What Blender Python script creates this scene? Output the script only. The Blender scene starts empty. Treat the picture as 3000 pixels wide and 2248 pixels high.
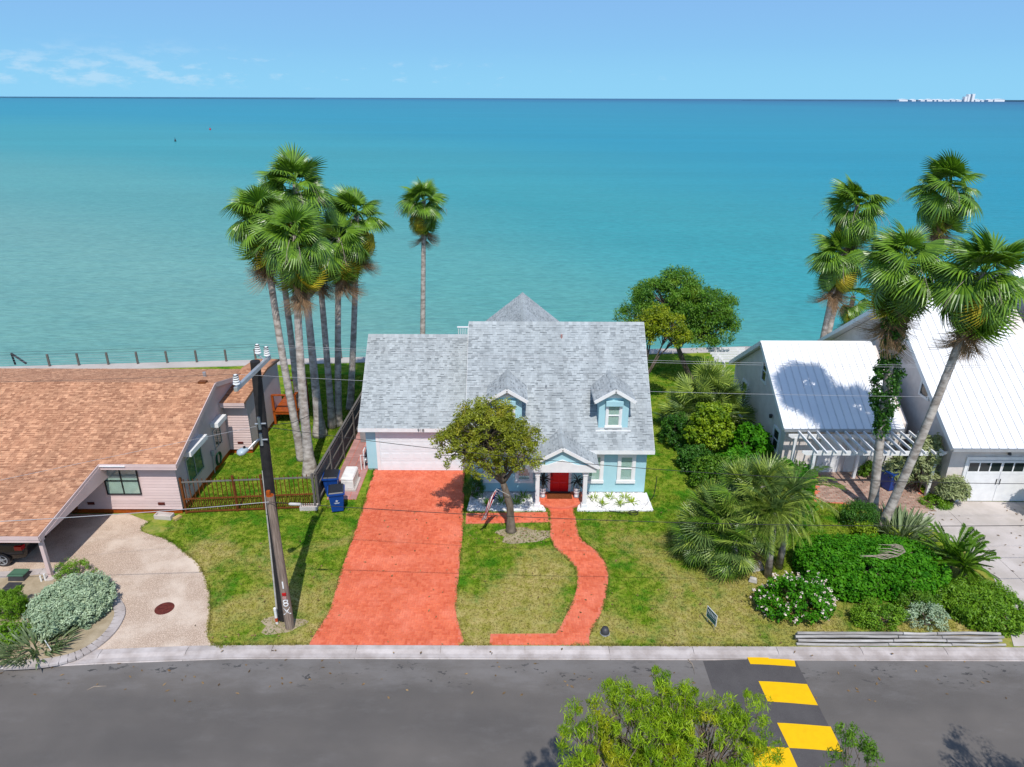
import bpy, math, random
import numpy as np
from mathutils import Vector, Matrix

SC = bpy.context.scene
COL = SC.collection
RAD = math.radians

# ------------------------------------------------------------------ camera
CAM_H = 18.5
FPX = 2050.0                      # focal length in pixels of the 3000 px wide photograph
PITCH = math.atan(836.0 / FPX)
ROLL = RAD(0.2)
cam_d = bpy.data.cameras.new('camera')
cam_d.sensor_width = 36.0
cam_d.lens = 36.0 * FPX / 3000.0
cam_d.clip_start = 0.1
cam_d.clip_end = 200000.0
cam = bpy.data.objects.new('camera', cam_d)
COL.objects.link(cam)
CAM_R = Matrix.Rotation(math.pi / 2 - PITCH, 3, 'X') @ Matrix.Rotation(ROLL, 3, 'Z')
cam.location = (0, 0, CAM_H)
cam.rotation_euler = CAM_R.to_euler()
SC.camera = cam

# ------------------------------------------------------------------ sky and sun
SUN_EL, SUN_AZ = RAD(56), RAD(172)
world = bpy.data.worlds.new('World')
SC.world = world
world.use_nodes = True
wn, wl = world.node_tree.nodes, world.node_tree.links
wn.clear()
w_out = wn.new('ShaderNodeOutputWorld')
w_bg = wn.new('ShaderNodeBackground')
w_sky = wn.new('ShaderNodeTexSky')
w_sky.sky_type = 'NISHITA'
w_sky.sun_disc = False
w_sky.sun_elevation = SUN_EL
w_sky.sun_rotation = SUN_AZ
w_sky.air_density = 1.0
w_sky.dust_density = 0.25
w_sky.ozone_density = 2.2
w_sky.altitude = 0
w_bg.inputs['Strength'].default_value = 0.15
# fair-weather cumulus low over the horizon, part of the sky itself
w_tc = wn.new('ShaderNodeTexCoord')
w_sep = wn.new('ShaderNodeSeparateXYZ')
wl.new(w_tc.outputs['Generated'], w_sep.inputs[0])
w_map = wn.new('ShaderNodeMapping')
w_map.inputs['Scale'].default_value = (13, 13, 38)
w_map.inputs['Location'].default_value = (3.1, 0.4, 0.2)
wl.new(w_tc.outputs['Generated'], w_map.inputs[0])
w_n = wn.new('ShaderNodeTexNoise')
w_n.inputs['Scale'].default_value = 2.6
w_n.inputs['Detail'].default_value = 8
w_n.inputs['Roughness'].default_value = 0.6
wl.new(w_map.outputs[0], w_n.inputs['Vector'])
w_n2 = wn.new('ShaderNodeTexNoise')
w_n2.inputs['Scale'].default_value = 2.1
w_n2.inputs['Detail'].default_value = 1
wl.new(w_tc.outputs['Generated'], w_n2.inputs['Vector'])


def wmath(op, a, b=None, clamp=False):
    n = wn.new('ShaderNodeMath')
    n.operation = op
    n.use_clamp = clamp
    for i, v in enumerate((a, b)):
        if v is None:
            continue
        if isinstance(v, (int, float)):
            n.inputs[i].default_value = v
        else:
            wl.new(v, n.inputs[i])
    return n.outputs[0]


def wrange(v, a, b, c, d):
    n = wn.new('ShaderNodeMapRange')
    n.interpolation_type = 'SMOOTHSTEP'
    wl.new(v, n.inputs[0])
    for i, q in enumerate((a, b, c, d)):
        n.inputs[1 + i].default_value = q
    return n.outputs[0]


cz = w_sep.outputs['Z']
band = wmath('MULTIPLY', wrange(cz, 0.005, 0.02, 0, 1), wrange(cz, 0.026, 0.07, 1, 0))
cov = wmath('ADD', w_n.outputs[0], wmath('MULTIPLY', wmath('SUBTRACT', w_n2.outputs[0], 0.5), 0.9))
cov = wmath('SUBTRACT', cov, wmath('MULTIPLY', w_sep.outputs['X'], 0.26))
cl = wmath('MULTIPLY', wrange(cov, 0.54, 0.76, 0, 0.4), band)
w_mix = wn.new('ShaderNodeMix')
w_mix.data_type = 'RGBA'
wl.new(cl, w_mix.inputs['Factor'])
w_hsv = wn.new('ShaderNodeHueSaturation')
w_hsv.inputs['Saturation'].default_value = 1.0
wl.new(w_sky.outputs[0], w_hsv.inputs['Color'])
# low sky over the sea: an even clear blue all the way round, paling to the horizon
w_low = wn.new('ShaderNodeValToRGB')
le = w_low.color_ramp.elements
le[0].position, le[0].color = 0.0, (1.62, 3.72, 5.3, 1)
le[1].position, le[1].color = 1.0, (1.42, 2.9, 5.0, 1)
e_ = le.new(0.45)
e_.color = (1.47, 3.26, 5.15, 1)
wl.new(wrange(w_sep.outputs['Z'], 0.0, 0.13, 0, 1), w_low.inputs[0])
w_mixl = wn.new('ShaderNodeMix')
w_mixl.data_type = 'RGBA'
wl.new(wrange(w_sep.outputs['Z'], 0.12, 0.55, 1, 0), w_mixl.inputs['Factor'])
wl.new(w_hsv.outputs[0], w_mixl.inputs['A'])
wl.new(w_low.outputs[0], w_mixl.inputs['B'])
wl.new(w_mixl.outputs['Result'], w_mix.inputs['A'])
w_mix.inputs['B'].default_value = (3.9, 4.75, 5.5, 1)
wl.new(w_mix.outputs['Result'], w_bg.inputs['Color'])
wl.new(w_bg.outputs[0], w_out.inputs[0])

sun_d = bpy.data.lights.new('sun', 'SUN')
sun_d.energy = 3.7
sun_d.angle = RAD(0.5)
sun_d.color = (1.0, 0.955, 0.89)
sun = bpy.data.objects.new('sun', sun_d)
COL.objects.link(sun)
TO_SUN = Vector((math.sin(SUN_AZ) * math.cos(SUN_EL), math.cos(SUN_AZ) * math.cos(SUN_EL), math.sin(SUN_EL)))
sun.rotation_euler = TO_SUN.to_track_quat('Z', 'Y').to_euler()
sun.location = (20, -60, 80)

vs = SC.view_settings
SC.display_settings.display_device = 'sRGB'
vs.view_transform = 'Standard'
vs.look = 'None'
vs.exposure = 0.22
vs.gamma = 1.0
vs.use_curve_mapping = False


# ------------------------------------------------------------------ where a pixel's ray meets the place
def ray(px, py):
    return CAM_R @ Vector(((px - 1500) / FPX, -(py - 1124) / FPX, -1.0))


def G(px, py, z=0.0):             # point at height z
    d = ray(px, py)
    k = (z - CAM_H) / d.z
    return Vector((d.x * k, d.y * k, z))


def A(px, py, Y):                 # point in the upright plane at depth Y
    d = ray(px, py)
    k = Y / d.y
    return Vector((d.x * k, Y, CAM_H + d.z * k))


def G2(pts, z=0.0):
    return [G(x, y, z).xy for x, y in pts]


# ------------------------------------------------------------------ objects
ORG = {}


def tag(o, label=None, cat=None, group=None, kind=None):
    if label:
        o['label'] = label
    if cat:
        o['category'] = cat
    if group:
        o['group'] = group
    if kind:
        o['kind'] = kind
    return o


def thing(name, label, cat, loc=(0, 0, 0), group=None):
    o = bpy.data.objects.new(name, None)
    o.empty_display_size = 0.2
    o.location = loc
    COL.objects.link(o)
    ORG[o.name] = Vector(loc)
    return tag(o, label, cat, group)


def org(o):
    return ORG.get(o.name, Vector((0, 0, 0))) if o else Vector((0, 0, 0))


def put(name, me, parent=None, loc=None, rot=None):
    """one object for mesh me; loc (if any) is in world space"""
    o = bpy.data.objects.new(name, me)
    COL.objects.link(o)
    if parent is not None:
        o.parent = parent
        ORG[o.name] = org(parent)
    if loc is not None:
        o.location = Vector(loc) - org(parent)
    if rot is not None:
        o.rotation_euler = rot
    return o


def dup(root, loc, label=None, rotz=None):
    r = root.copy()
    COL.objects.link(r)
    r.location = loc
    ORG[r.name] = Vector(loc)
    if rotz is not None:
        r.rotation_euler = (0, 0, rotz)
    if label:
        r['label'] = label
    for ch in root.children:
        c = ch.copy()
        COL.objects.link(c)
        c.parent = r
        for g in ch.children:
            d = g.copy()
            COL.objects.link(d)
            d.parent = c
    return r


def set_tone(me, tones):
    at = me.attributes.new('tone', 'FLOAT', 'FACE')
    at.data.foreach_set('value', np.asarray(tones, dtype=np.float32))


class MB:
    def __init__(self):
        self.V, self.F, self.M, self.T = [], [], [], []

    def add(self, vs_, fs, m=0, t=0.5):
        n = len(self.V)
        self.V += [tuple(v) for v in vs_]
        for f in fs:
            self.F.append([i + n for i in f])
            self.M.append(m)
            self.T.append(t)
        return self

    def hexa(self, p, m=0, t=0.5, nobottom=False):     # p: 4 bottom ccw, 4 top ccw
        fs = [(4, 5, 6, 7), (0, 1, 5, 4), (1, 2, 6, 5), (2, 3, 7, 6), (3, 0, 4, 7)]
        if not nobottom:
            fs.append((3, 2, 1, 0))
        return self.add(p, fs, m, t)

    def box(self, x0, y0, z0, x1, y1, z1, m=0, t=0.5):
        return self.hexa([(x0, y0, z0), (x1, y0, z0), (x1, y1, z0), (x0, y1, z0),
                          (x0, y0, z1), (x1, y0, z1), (x1, y1, z1), (x0, y1, z1)], m, t)

    def beam(self, a, b, w, h, up=(0, 0, 1), m=0, t=0.5):
        a, b, up = Vector(a), Vector(b), Vector(up)
        d = (b - a).normalized()
        s = d.cross(up)
        if s.length < 1e-4:
            s = d.cross(Vector((1, 0, 0)))
        s.normalize()
        u = s.cross(d)
        s, u = s * w / 2, u * h / 2
        return self.hexa([a - s - u, a + s - u, b + s - u, b - s - u,
                          a - s + u, a + s + u, b + s + u, b - s + u], m, t)

    def tube(self, pts, rad, n=8, m=0, t=0.5, cap=True):
        pts = [Vector(p) for p in pts]
        if isinstance(rad, (int, float)):
            rad = [rad] * len(pts)
        base = len(self.V)
        d0 = (pts[1] - pts[0]).normalized()
        ref = Vector((1, 0, 0)) if abs(d0.x) < 0.8 else Vector((0, 1, 0))
        for i, p in enumerate(pts):
            d = (pts[min(i + 1, len(pts) - 1)] - pts[max(i - 1, 0)]).normalized()
            s = d.cross(ref).normalized()
            u = s.cross(d)
            for k in range(n):
                an = 2 * math.pi * k / n
                self.V.append(tuple(p + (s * math.cos(an) + u * math.sin(an)) * rad[i]))
        for i in range(len(pts) - 1):
            for k in range(n):
                a, b = base + i * n + k, base + i * n + (k + 1) % n
                self.F.append([a, b, b + n, a + n])
                self.M.append(m)
                self.T.append(t)
        if cap:
            self.F.append([base + k for k in range(n)][::-1])
            self.F.append([base + (len(pts) - 1) * n + k for k in range(n)])
            self.M += [m, m]
            self.T += [t, t]
        return self

    def lathe(self, c, prof, n=16, m=0, t=0.5, cap=True):
        base = len(self.V)
        for r, z in prof:
            for k in range(n):
                an = 2 * math.pi * k / n
                self.V.append((c[0] + r * math.cos(an), c[1] + r * math.sin(an), c[2] + z))
        for i in range(len(prof) - 1):
            for k in range(n):
                a, b = base + i * n + k, base + i * n + (k + 1) % n
                self.F.append([a, b, b + n, a + n])
                self.M.append(m)
                self.T.append(t)
        if cap:
            self.F.append([base + k for k in range(n)][::-1])
            self.F.append([base + (len(prof) - 1) * n + k for k in range(n)])
            self.M += [m, m]
            self.T += [t, t]
        return self

    def prism(self, poly, z0, z1, m=0, t=0.5, ms=None):
        """poly: ccw list of (x, y)"""
        ar = sum(poly[i][0] * poly[(i + 1) % len(poly)][1] - poly[(i + 1) % len(poly)][0] * poly[i][1] for i in range(len(poly)))
        if ar < 0:
            poly = poly[::-1]
        n = len(poly)
        b = len(self.V)
        self.V += [(p[0], p[1], z0) for p in poly] + [(p[0], p[1], z1) for p in poly]
        self.F.append([b + n + i for i in range(n)])
        self.F.append([b + i for i in range(n)][::-1])
        self.M += [m, m]
        self.T += [t, t]
        for i in range(n):
            j = (i + 1) % n
            self.F.append([b + i, b + j, b + n + j, b + n + i])
            self.M.append(m if ms is None else ms)
            self.T.append(t)
        return self

    def extr(self, prof, a, b, axis='X', m=0, t=0.5):
        """2-D profile extruded along X (profile is (y, z)) or Y (profile is (x, z))"""
        n = len(prof)
        k = len(self.V)
        for q in (a, b):
            for p in prof:
                self.V.append((q, p[0], p[1]) if axis == 'X' else (p[0], q, p[1]))
        self.F.append([k + i for i in range(n)])
        self.F.append([k + n + i for i in range(n)][::-1])
        self.M += [m, m]
        self.T += [t, t]
        for i in range(n):
            j = (i + 1) % n
            self.F.append([k + j, k + i, k + n + i, k + n + j])
            self.M.append(m)
            self.T.append(t)
        return self

    def mesh(self, name, mats, off=(0, 0, 0), smooth=False):
        me = bpy.data.meshes.new(name)
        o = Vector(off)
        me.from_pydata([(v[0] - o.x, v[1] - o.y, v[2] - o.z) for v in self.V], [], self.F)
        for mt in (mats if isinstance(mats, (list, tuple)) else [mats]):
            me.materials.append(mt)
        me.polygons.foreach_set('material_index', self.M)
        if smooth:
            me.polygons.foreach_set('use_smooth', [True] * len(self.F))
        set_tone(me, self.T)
        me.update()
        return me

    def build(self, name, mats, parent=None, smooth=False, bevel=0, loc=None, fix=True):
        off = org(parent) if parent is not None else Vector(loc or (0, 0, 0))
        me = self.mesh(name, mats, off, smooth)
        if fix:
            import bmesh
            bm = bmesh.new()
            bm.from_mesh(me)
            bmesh.ops.recalc_face_normals(bm, faces=bm.faces)
            bm.to_mesh(me)
            bm.free()
        o = put(name, me, parent)
        if parent is None and loc is not None:
            o.location = loc
            ORG[o.name] = Vector(loc)
        if bevel:
            md = o.modifiers.new('bevel', 'BEVEL')
            md.width = bevel
            md.segments = 2
            md.limit_method = 'ANGLE'
        return o


def np_mesh(name, V, F, mat, tone=None, smooth=False):
    V = np.asarray(V, dtype=np.float32)
    F = np.asarray(F, dtype=np.int32)
    me = bpy.data.meshes.new(name)
    k = F.shape[1]
    me.vertices.add(len(V))
    me.vertices.foreach_set('co', V.ravel())
    me.loops.add(F.size)
    me.loops.foreach_set('vertex_index', F.ravel())
    me.polygons.add(len(F))
    me.polygons.foreach_set('loop_start', np.arange(len(F), dtype=np.int32) * k)
    me.materials.append(mat)
    me.update(calc_edges=True)
    if tone is not None:
        set_tone(me, tone)
    if smooth:
        me.polygons.foreach_set('use_smooth', [True] * len(F))
    return me


# ------------------------------------------------------------------ materials
def s2l(c):
    c = c / 255.0
    return c / 12.92 if c <= 0.04045 else ((c + 0.055) / 1.055) ** 2.4


def S(r, g, b, k=0.66):
    return (s2l(r) * k, s2l(g) * k, s2l(b) * k, 1)


class NT:
    def __init__(self, name):
        self.m = bpy.data.materials.new(name)
        self.m.use_nodes = True
        self.n, self.l = self.m.node_tree.nodes, self.m.node_tree.links
        self.p = self.n['Principled BSDF']
        self.out = self.n['Material Output']
        self.tc = self.n.new('ShaderNodeTexCoord')

    def pos(self, scale=(1, 1, 1), rot=0.0):
        mp = self.n.new('ShaderNodeMapping')
        mp.inputs['Scale'].default_value = scale
        mp.inputs['Rotation'].default_value = (0, 0, rot)
        self.l.new(self.geo().outputs['Position'], mp.inputs[0])
        return mp.outputs[0]

    def geo(self):
        if not hasattr(self, '_g'):
            self._g = self.n.new('ShaderNodeNewGeometry')
        return self._g

    def noise(self, scale, detail=4, rough=0.55, vec=None, dist=0.0):
        t = self.n.new('ShaderNodeTexNoise')
        t.inputs['Scale'].default_value = scale
        t.inputs['Detail'].default_value = detail
        t.inputs['Roughness'].default_value = rough
        t.inputs['Distortion'].default_value = dist
        self.l.new(vec if vec is not None else self.geo().outputs['Position'], t.inputs['Vector'])
        return t.outputs[0]

    def voro(self, scale, vec=None, feature='F1'):
        t = self.n.new('ShaderNodeTexVoronoi')
        t.feature = feature
        t.inputs['Scale'].default_value = scale
        self.l.new(vec if vec is not None else self.geo().outputs['Position'], t.inputs['Vector'])
        return t

    def tone(self):
        t = self.n.new('ShaderNodeAttribute')
        t.attribute_name = 'tone'
        return t.outputs['Fac']

    def rng(self, v, a, b, c=0.0, d=1.0, smooth=True):
        t = self.n.new('ShaderNodeMapRange')
        t.interpolation_type = 'SMOOTHSTEP' if smooth else 'LINEAR'
        self.l.new(v, t.inputs[0])
        for i, q in enumerate((a, b, c, d)):
            t.inputs[1 + i].default_value = q
        return t.outputs[0]

    def math(self, op, a, b=0.0):
        t = self.n.new('ShaderNodeMath')
        t.operation = op
        for i, v in enumerate((a, b)):
            if isinstance(v, (int, float)):
                t.inputs[i].default_value = v
            else:
                self.l.new(v, t.inputs[i])
        return t.outputs[0]

    def mix(self, f, a, b, mode='MIX'):
        t = self.n.new('ShaderNodeMix')
        t.data_type = 'RGBA'
        t.blend_type = mode
        for key, v in (('Factor', f), ('A', a), ('B', b)):
            if isinstance(v, (int, float)):
                t.inputs[key].default_value = v
            elif isinstance(v, tuple):
                t.inputs[key].default_value = v
            else:
                self.l.new(v, t.inputs[key])
        return t.outputs['Result']

    def bump(self, h, strength=0.3, dist=0.02):
        t = self.n.new('ShaderNodeBump')
        t.inputs['Strength'].default_value = strength
        t.inputs['Distance'].default_value = dist
        self.l.new(h, t.inputs['Height'])
        self.l.new(t.outputs[0], self.p.inputs['Normal'])
        return t

    def fin(self, col, rough=0.7, spec=0.3, metal=0.0):
        if isinstance(col, tuple):
            self.p.inputs['Base Color'].default_value = col
        else:
            self.l.new(col, self.p.inputs['Base Color'])
        if isinstance(rough, (int, float)):
            self.p.inputs['Roughness'].default_value = rough
        else:
            self.l.new(rough, self.p.inputs['Roughness'])
        self.p.inputs['Specular IOR Level'].default_value = spec
        self.p.inputs['Metallic'].default_value = metal
        return self.m

    def leafy(self, amount=0.3, tint=(1.15, 1.2, 0.5)):
        """adds light passing through thin leaves"""
        tr = self.n.new('ShaderNodeBsdfTranslucent')
        mx = self.n.new('ShaderNodeMixShader')
        mx.inputs[0].default_value = amount
        src = self.p.inputs['Base Color']
        if src.is_linked:
            c = self.mix(1.0, src.links[0].from_socket, (*tint, 1), 'MULTIPLY')
            self.l.new(c, tr.inputs[0])
        else:
            v = src.default_value
            tr.inputs[0].default_value = (v[0] * tint[0], v[1] * tint[1], v[2] * tint[2], 1)
        self.l.new(self.p.outputs[0], mx.inputs[1])
        self.l.new(tr.outputs[0], mx.inputs[2])
        self.l.new(mx.outputs[0], self.out.inputs[0])
        return self.m


def simple(name, c1, c2=None, scale=6.0, rough=0.6, spec=0.3, bump=0.0, bscale=40.0, tone=0.0, metal=0.0, stretch=(1, 1, 1)):
    t = NT(name)
    c2 = c2 or tuple(min(1, x * 0.82) for x in c1[:3]) + (1,)
    vec = t.pos(stretch)
    col = t.mix(t.rng(t.noise(scale, 5, 0.6, vec), 0.3, 0.7), c1, c2)
    if tone:
        f = t.rng(t.tone(), 0, 1, 1 - tone, 1 + tone, False)
        col = t.mix(1.0, col, f, 'MULTIPLY')
    if bump:
        t.bump(t.noise(bscale, 4, 0.6, vec), bump, 0.01)
    return t.fin(col, rough, spec, metal)


def leafmat(name, dark, light, tip=None, rough=0.5, spec=0.35, trans=0.28, k=1.4):
    dark, light, tip = [None if q is None else (q[0] * k, q[1] * k, q[2] * k, 1) for q in (dark, light, tip)]
    t = NT(name)
    col = t.mix(t.tone(), dark, light)
    if tip:
        col = t.mix(t.rng(t.noise(1.3, 3), 0.52, 0.72), col, tip)
    t.fin(col, rough, spec)
    return t.leafy(trans)


M = {}
M['white'] = simple('white_paint', (0.80, 0.80, 0.79, 1), (0.72, 0.72, 0.72, 1), 3, 0.45, 0.4)
M['bounce_offset_white'] = simple('bounce_offset_white_paint', (0.75, 0.80, 0.81, 1), (0.70, 0.755, 0.765, 1), 3, 0.45, 0.4)  # white tinted cool to cancel the driveway's red bounce light on the door
M['blue_wall'] = simple('pale_blue_paint', S(182, 224, 232, .82), S(174, 218, 228, .82), 1.5, 0.7, 0.2, 0.12, 60)
M['pink_wall'] = simple('pale_pink_paint', S(236, 210, 205, .78), S(228, 200, 195, .78), 1.2, 0.65, 0.25, tone=0.05)
M['grey_stucco'] = simple('grey_stucco', S(222, 212, 206, 1.0), S(208, 198, 192, 1.0), 1.5, 0.85, 0.15, 0.4, 45)
M['red_door'] = simple('red_door_paint', S(232, 16, 28, .9), S(222, 12, 24, .9), 3, 0.35, 0.4)
M['black_metal'] = simple('black_metal', (0.012, 0.012, 0.014, 1), None, 4, 0.4, 0.5)
M['dark_metal'] = simple('dark_metal', (0.05, 0.05, 0.055, 1), None, 4, 0.5, 0.4)
M['grey_metal'] = simple('grey_metal', (0.42, 0.44, 0.46, 1), None, 4, 0.4, 0.5, metal=0.4)
M['orange_wood'] = simple('orange_stained_wood', S(196, 96, 24), S(165, 74, 18), 6, 0.6, 0.3, 0.2, 30)
M['brown_wood'] = simple('brown_stained_wood', S(140, 80, 34), S(112, 60, 26), 6, 0.65, 0.3, 0.2, 30, tone=0.2)
M['grey_wood'] = simple('weathered_grey_wood', S(140, 134, 128), S(108, 103, 100), 5, 0.85, 0.15, 0.4, 30, tone=0.25, stretch=(6, 6, 0.7))
M['concrete'] = simple('pale_concrete', S(214, 204, 198, .8), S(194, 184, 176, .8), 0.9, 0.85, 0.2, 0.25, 40)
M['kerb'] = simple('kerb_concrete', S(220, 210, 206, .7), S(184, 172, 166, .7), 1.3, 0.85, 0.2, 0.3, 40, tone=0.1)
M['bulkhead'] = simple('bulkhead_concrete', S(222, 214, 206), S(205, 196, 188), 0.5, 0.85, 0.2, 0.2, 20)
M['blind'] = simple('window_blind', S(205, 222, 210, .9), None, 3, 0.6, 0.3)
M['blue_bin'] = simple('blue_bin_plastic', S(26, 82, 172), S(22, 72, 158), 4, 0.4, 0.45)
M['black_lid'] = simple('black_lid_plastic', (0.022, 0.022, 0.025, 1), None, 4, 0.35, 0.5)
M['gen'] = simple('cream_enamel', S(238, 234, 228, .95), None, 3, 0.4, 0.4)
M['wire'] = simple('cable', (0.02, 0.02, 0.022, 1), None, 4, 0.6, 0.3)
M['wire_pale'] = simple('aluminium_cable', (0.40, 0.40, 0.42, 1), None, 4, 0.45, 0.4)
M['rust'] = simple('rusty_iron', S(128, 62, 52), S(98, 46, 40), 9, 0.8, 0.2, 0.3, 30)
M['stone'] = simple('pale_stone', S(226, 222, 216), S(198, 192, 186), 3, 0.85, 0.2, 0.4, 20)
M['dirt'] = simple('bare_dirt', S(190, 174, 148, .8), S(164, 148, 122, .8), 2, 0.95, 0.05, 0.5, 25)
M['glass'] = None


def mk():
    # window glass: mostly see-through, a mirror at grazing angles
    t = NT('window_glass')
    tr = t.n.new('ShaderNodeBsdfTransparent')
    tr.inputs[0].default_value = (0.93, 0.96, 0.945, 1)
    gl = t.n.new('ShaderNodeBsdfGlossy')
    gl.inputs['Roughness'].default_value = 0.03
    mx = t.n.new('ShaderNodeMixShader')
    mx.inputs[0].default_value = 0.09
    t.l.new(tr.outputs[0], mx.inputs[1])
    t.l.new(gl.outputs[0], mx.inputs[2])
    t.l.new(mx.outputs[0], t.out.inputs[0])
    M['glass'] = t.m
    t = NT('dark_glass')
    M['dark_glass'] = t.fin((0.02, 0.028, 0.03, 1), 0.05, 0.6)

    # lawn and grass blades share one colour field in place
    def grass_col(t):
        p = t.geo().outputs['Position']
        big = t.noise(0.33, 5, 0.6, p, 0.4)
        fine = t.noise(2.6, 5, 0.65, p)
        g = t.mix(t.rng(fine, 0.36, 0.64), S(104, 138, 26, .72), S(156, 170, 60, .72))
        g = t.mix(t.rng(t.noise(0.9, 3, 0.6, p), 0.45, 0.68), g, S(78, 134, 26, .72))
        dry = t.mix(t.rng(fine, 0.35, 0.65), S(204, 184, 122, .75), S(164, 158, 76, .75))
        sep = t.n.new('ShaderNodeSeparateXYZ')
        t.l.new(p, sep.inputs[0])
        # drier towards the street, lush behind the houses
        yb = t.rng(sep.outputs['Y'], 20.5, 34, 0.14, -0.16)
        f = t.rng(t.math('ADD', t.math('ADD', big, t.math('MULTIPLY', t.math('SUBTRACT', fine, 0.5), 0.5)), yb), 0.46, 0.70)
        return t.mix(t.math('MULTIPLY', f, 0.9), g, dry)
    t = NT('lawn_turf')
    c = grass_col(t)
    t.bump(t.noise(22, 4, 0.7), 0.6, 0.03)
    M['lawn'] = t.fin(c, 0.95, 0.05)
    t = NT('grass_blades')
    c = grass_col(t)
    c = t.mix(1.0, c, t.rng(t.tone(), 0, 1, 0.6, 1.5, False), 'MULTIPLY')
    t.fin(c, 0.7, 0.15)
    M['grass'] = t.leafy(0.25, (1.1, 1.1, 0.7))

    # asphalt
    t = NT('asphalt')
    base = t.mix(t.rng(t.noise(0.35, 4, 0.6), 0.3, 0.7), S(106, 98, 90, .65), S(122, 113, 104, .65))
    base = t.mix(1.0, base, t.rng(t.noise(0.5, 3, 0.55, t.pos((0.10, 1.0, 1))), 0.3, 0.7, 0.84, 1.14), 'MULTIPLY')
    base = t.mix(t.rng(t.noise(60, 3, 0.7), 0.35, 0.75), base, S(126, 125, 126))
    dust = t.noise(1.1, 6, 0.7, t.pos((0.5, 1.2, 1)))
    sep = t.n.new('ShaderNodeSeparateXYZ')
    t.l.new(t.geo().outputs['Position'], sep.inputs[0])
    edge = t.rng(sep.outputs['Y'], 17.2, 19.7, 0, 0.34)
    f = t.math('MULTIPLY', t.rng(t.math('ADD', dust, edge), 0.5, 0.95), 0.45)
    base = t.mix(f, base, S(158, 154, 152))
    spots = t.rng(t.noise(5.5, 3, 0.55, t.pos((0.7, 1.3, 1))), 0.60, 0.645)
    band_ = t.math('MULTIPLY', t.rng(t.noise(0.45, 2, 0.5, t.pos((1, 2, 1))), 0.44, 0.56), t.rng(t.math('ABSOLUTE', t.math('SUBTRACT', sep.outputs['Y'], 18.75)), 0.25, 0.75, 1, 0.04))
    base = t.mix(t.math('MULTIPLY', t.math('MULTIPLY', spots, band_), 0.75), base, (0.03, 0.03, 0.032, 1))
    t.bump(t.noise(140, 3, 0.6), 0.35, 0.006)
    M['asphalt'] = t.fin(base, 0.85, 0.25)
    t = NT('newer_asphalt')
    base = t.mix(t.rng(t.noise(0.8, 4, 0.6), 0.3, 0.7), S(86, 82, 82), S(100, 96, 95))
    base = t.mix(t.rng(t.noise(60, 3, 0.7), 0.4, 0.8), base, S(118, 115, 115))
    t.bump(t.noise(140, 3, 0.6), 0.35, 0.006)
    M['hump'] = t.fin(base, 0.85, 0.25)
    t = NT('yellow_road_paint')
    base = t.mix(t.rng(t.noise(4, 5, 0.7), 0.35, 0.75), S(252, 200, 0, .82), S(244, 190, 2, .82))
    base = t.mix(t.rng(t.noise(34, 4, 0.7), 0.66, 0.76), base, S(150, 130, 60))
    t.bump(t.noise(140, 3, 0.6), 0.25, 0.006)
    M['yellow'] = t.fin(base, 0.6, 0.3)

    # exposed pebble concrete
    t = NT('pebble_concrete')
    v = t.voro(26)
    c = t.mix(t.rng(t.noise(18, 3, 0.7), 0.3, 0.7), S(222, 200, 180, .95), S(198, 174, 152, .95))
    c = t.mix(t.rng(v.outputs['Distance'], 0.25, 0.6), c, S(172, 150, 132, .95))
    c = t.mix(t.rng(t.noise(0.5, 4, 0.6), 0.4, 0.7), c, S(214, 196, 178, .95))
    t.bump(v.outputs['Distance'], 0.5, -0.02)
    M['pebble'] = t.fin(c, 0.85, 0.2)

    # painted red paving bricks
    def redbrick(nm, dark, light, pale, sat):
        t = NT(nm)
        c = t.mix(t.tone(), dark, light)
        c = t.mix(t.math('MULTIPLY', t.rng(t.noise(0.9, 5, 0.6), 0.42, 0.72), 0.55), c, pale)
        c = t.mix(t.math('MULTIPLY', t.rng(t.noise(1.6, 4, 0.6), 0.60, 0.78), 0.5), c, sat)
        c = t.mix(1.0, c, t.rng(t.noise(0.45, 5, 0.62), 0.3, 0.7, 0.88, 1.07), 'MULTIPLY')
        c = t.mix(t.math('MULTIPLY', t.rng(t.noise(1.9, 5, 0.65), 0.66, 0.74), 0.35), c, (.30, .07, .045, 1))
        t.bump(t.noise(60, 4, 0.6), 0.25, 0.006)
        return t.fin(c, 0.6, 0.3)
    M['brick'] = redbrick('red_painted_brick', (.57, .104, .045, 1), (.72, .172, .08, 1), (.71, .23, .14, 1), (.66, .115, .034, 1))
    M['joint'] = simple('brick_joint', (.66, .185, .115, 1), (.60, .15, .09, 1), 3, 0.9, 0.1)

    # roofing
    def shing(nm, a, b, c_):
        t = NT(nm)
        c = t.mix(t.tone(), a, b)
        c = t.mix(t.math('MULTIPLY', t.rng(t.noise(0.5, 4, 0.6), 0.4, 0.7), 0.35), c, c_)
        c = t.mix(t.math('MULTIPLY', t.rng(t.noise(90, 3, 0.7), 0.45, 0.75), 0.25), c, b)
        st = t.rng(t.noise(1.0, 4, 0.6, t.pos((1.6, 0.22, 0.22))), 0.3, 0.7, 0.86, 1.08)
        c = t.mix(1.0, c, st, 'MULTIPLY')
        t.bump(t.noise(120, 3, 0.7), 0.3, 0.004)
        return t.fin(c, 0.9, 0.15)
    M['shingle_grey'] = shing('grey_shingle', S(114, 120, 124, .7), S(202, 209, 211, .7), S(190, 198, 202, .7))
    M['shingle_tan'] = shing('tan_shingle', S(146, 94, 72, .72), S(236, 180, 142, .72), S(210, 150, 114, .72))
    M['metal_roof'] = simple('white_metal_roof', (0.80, 0.80, 0.80, 1), (0.76, 0.76, 0.77, 1), 0.8, 0.4, 0.3)
    M['seam'] = simple('seam_metal', (0.70, 0.70, 0.71, 1), None, 3, 0.5, 0.3)

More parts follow.
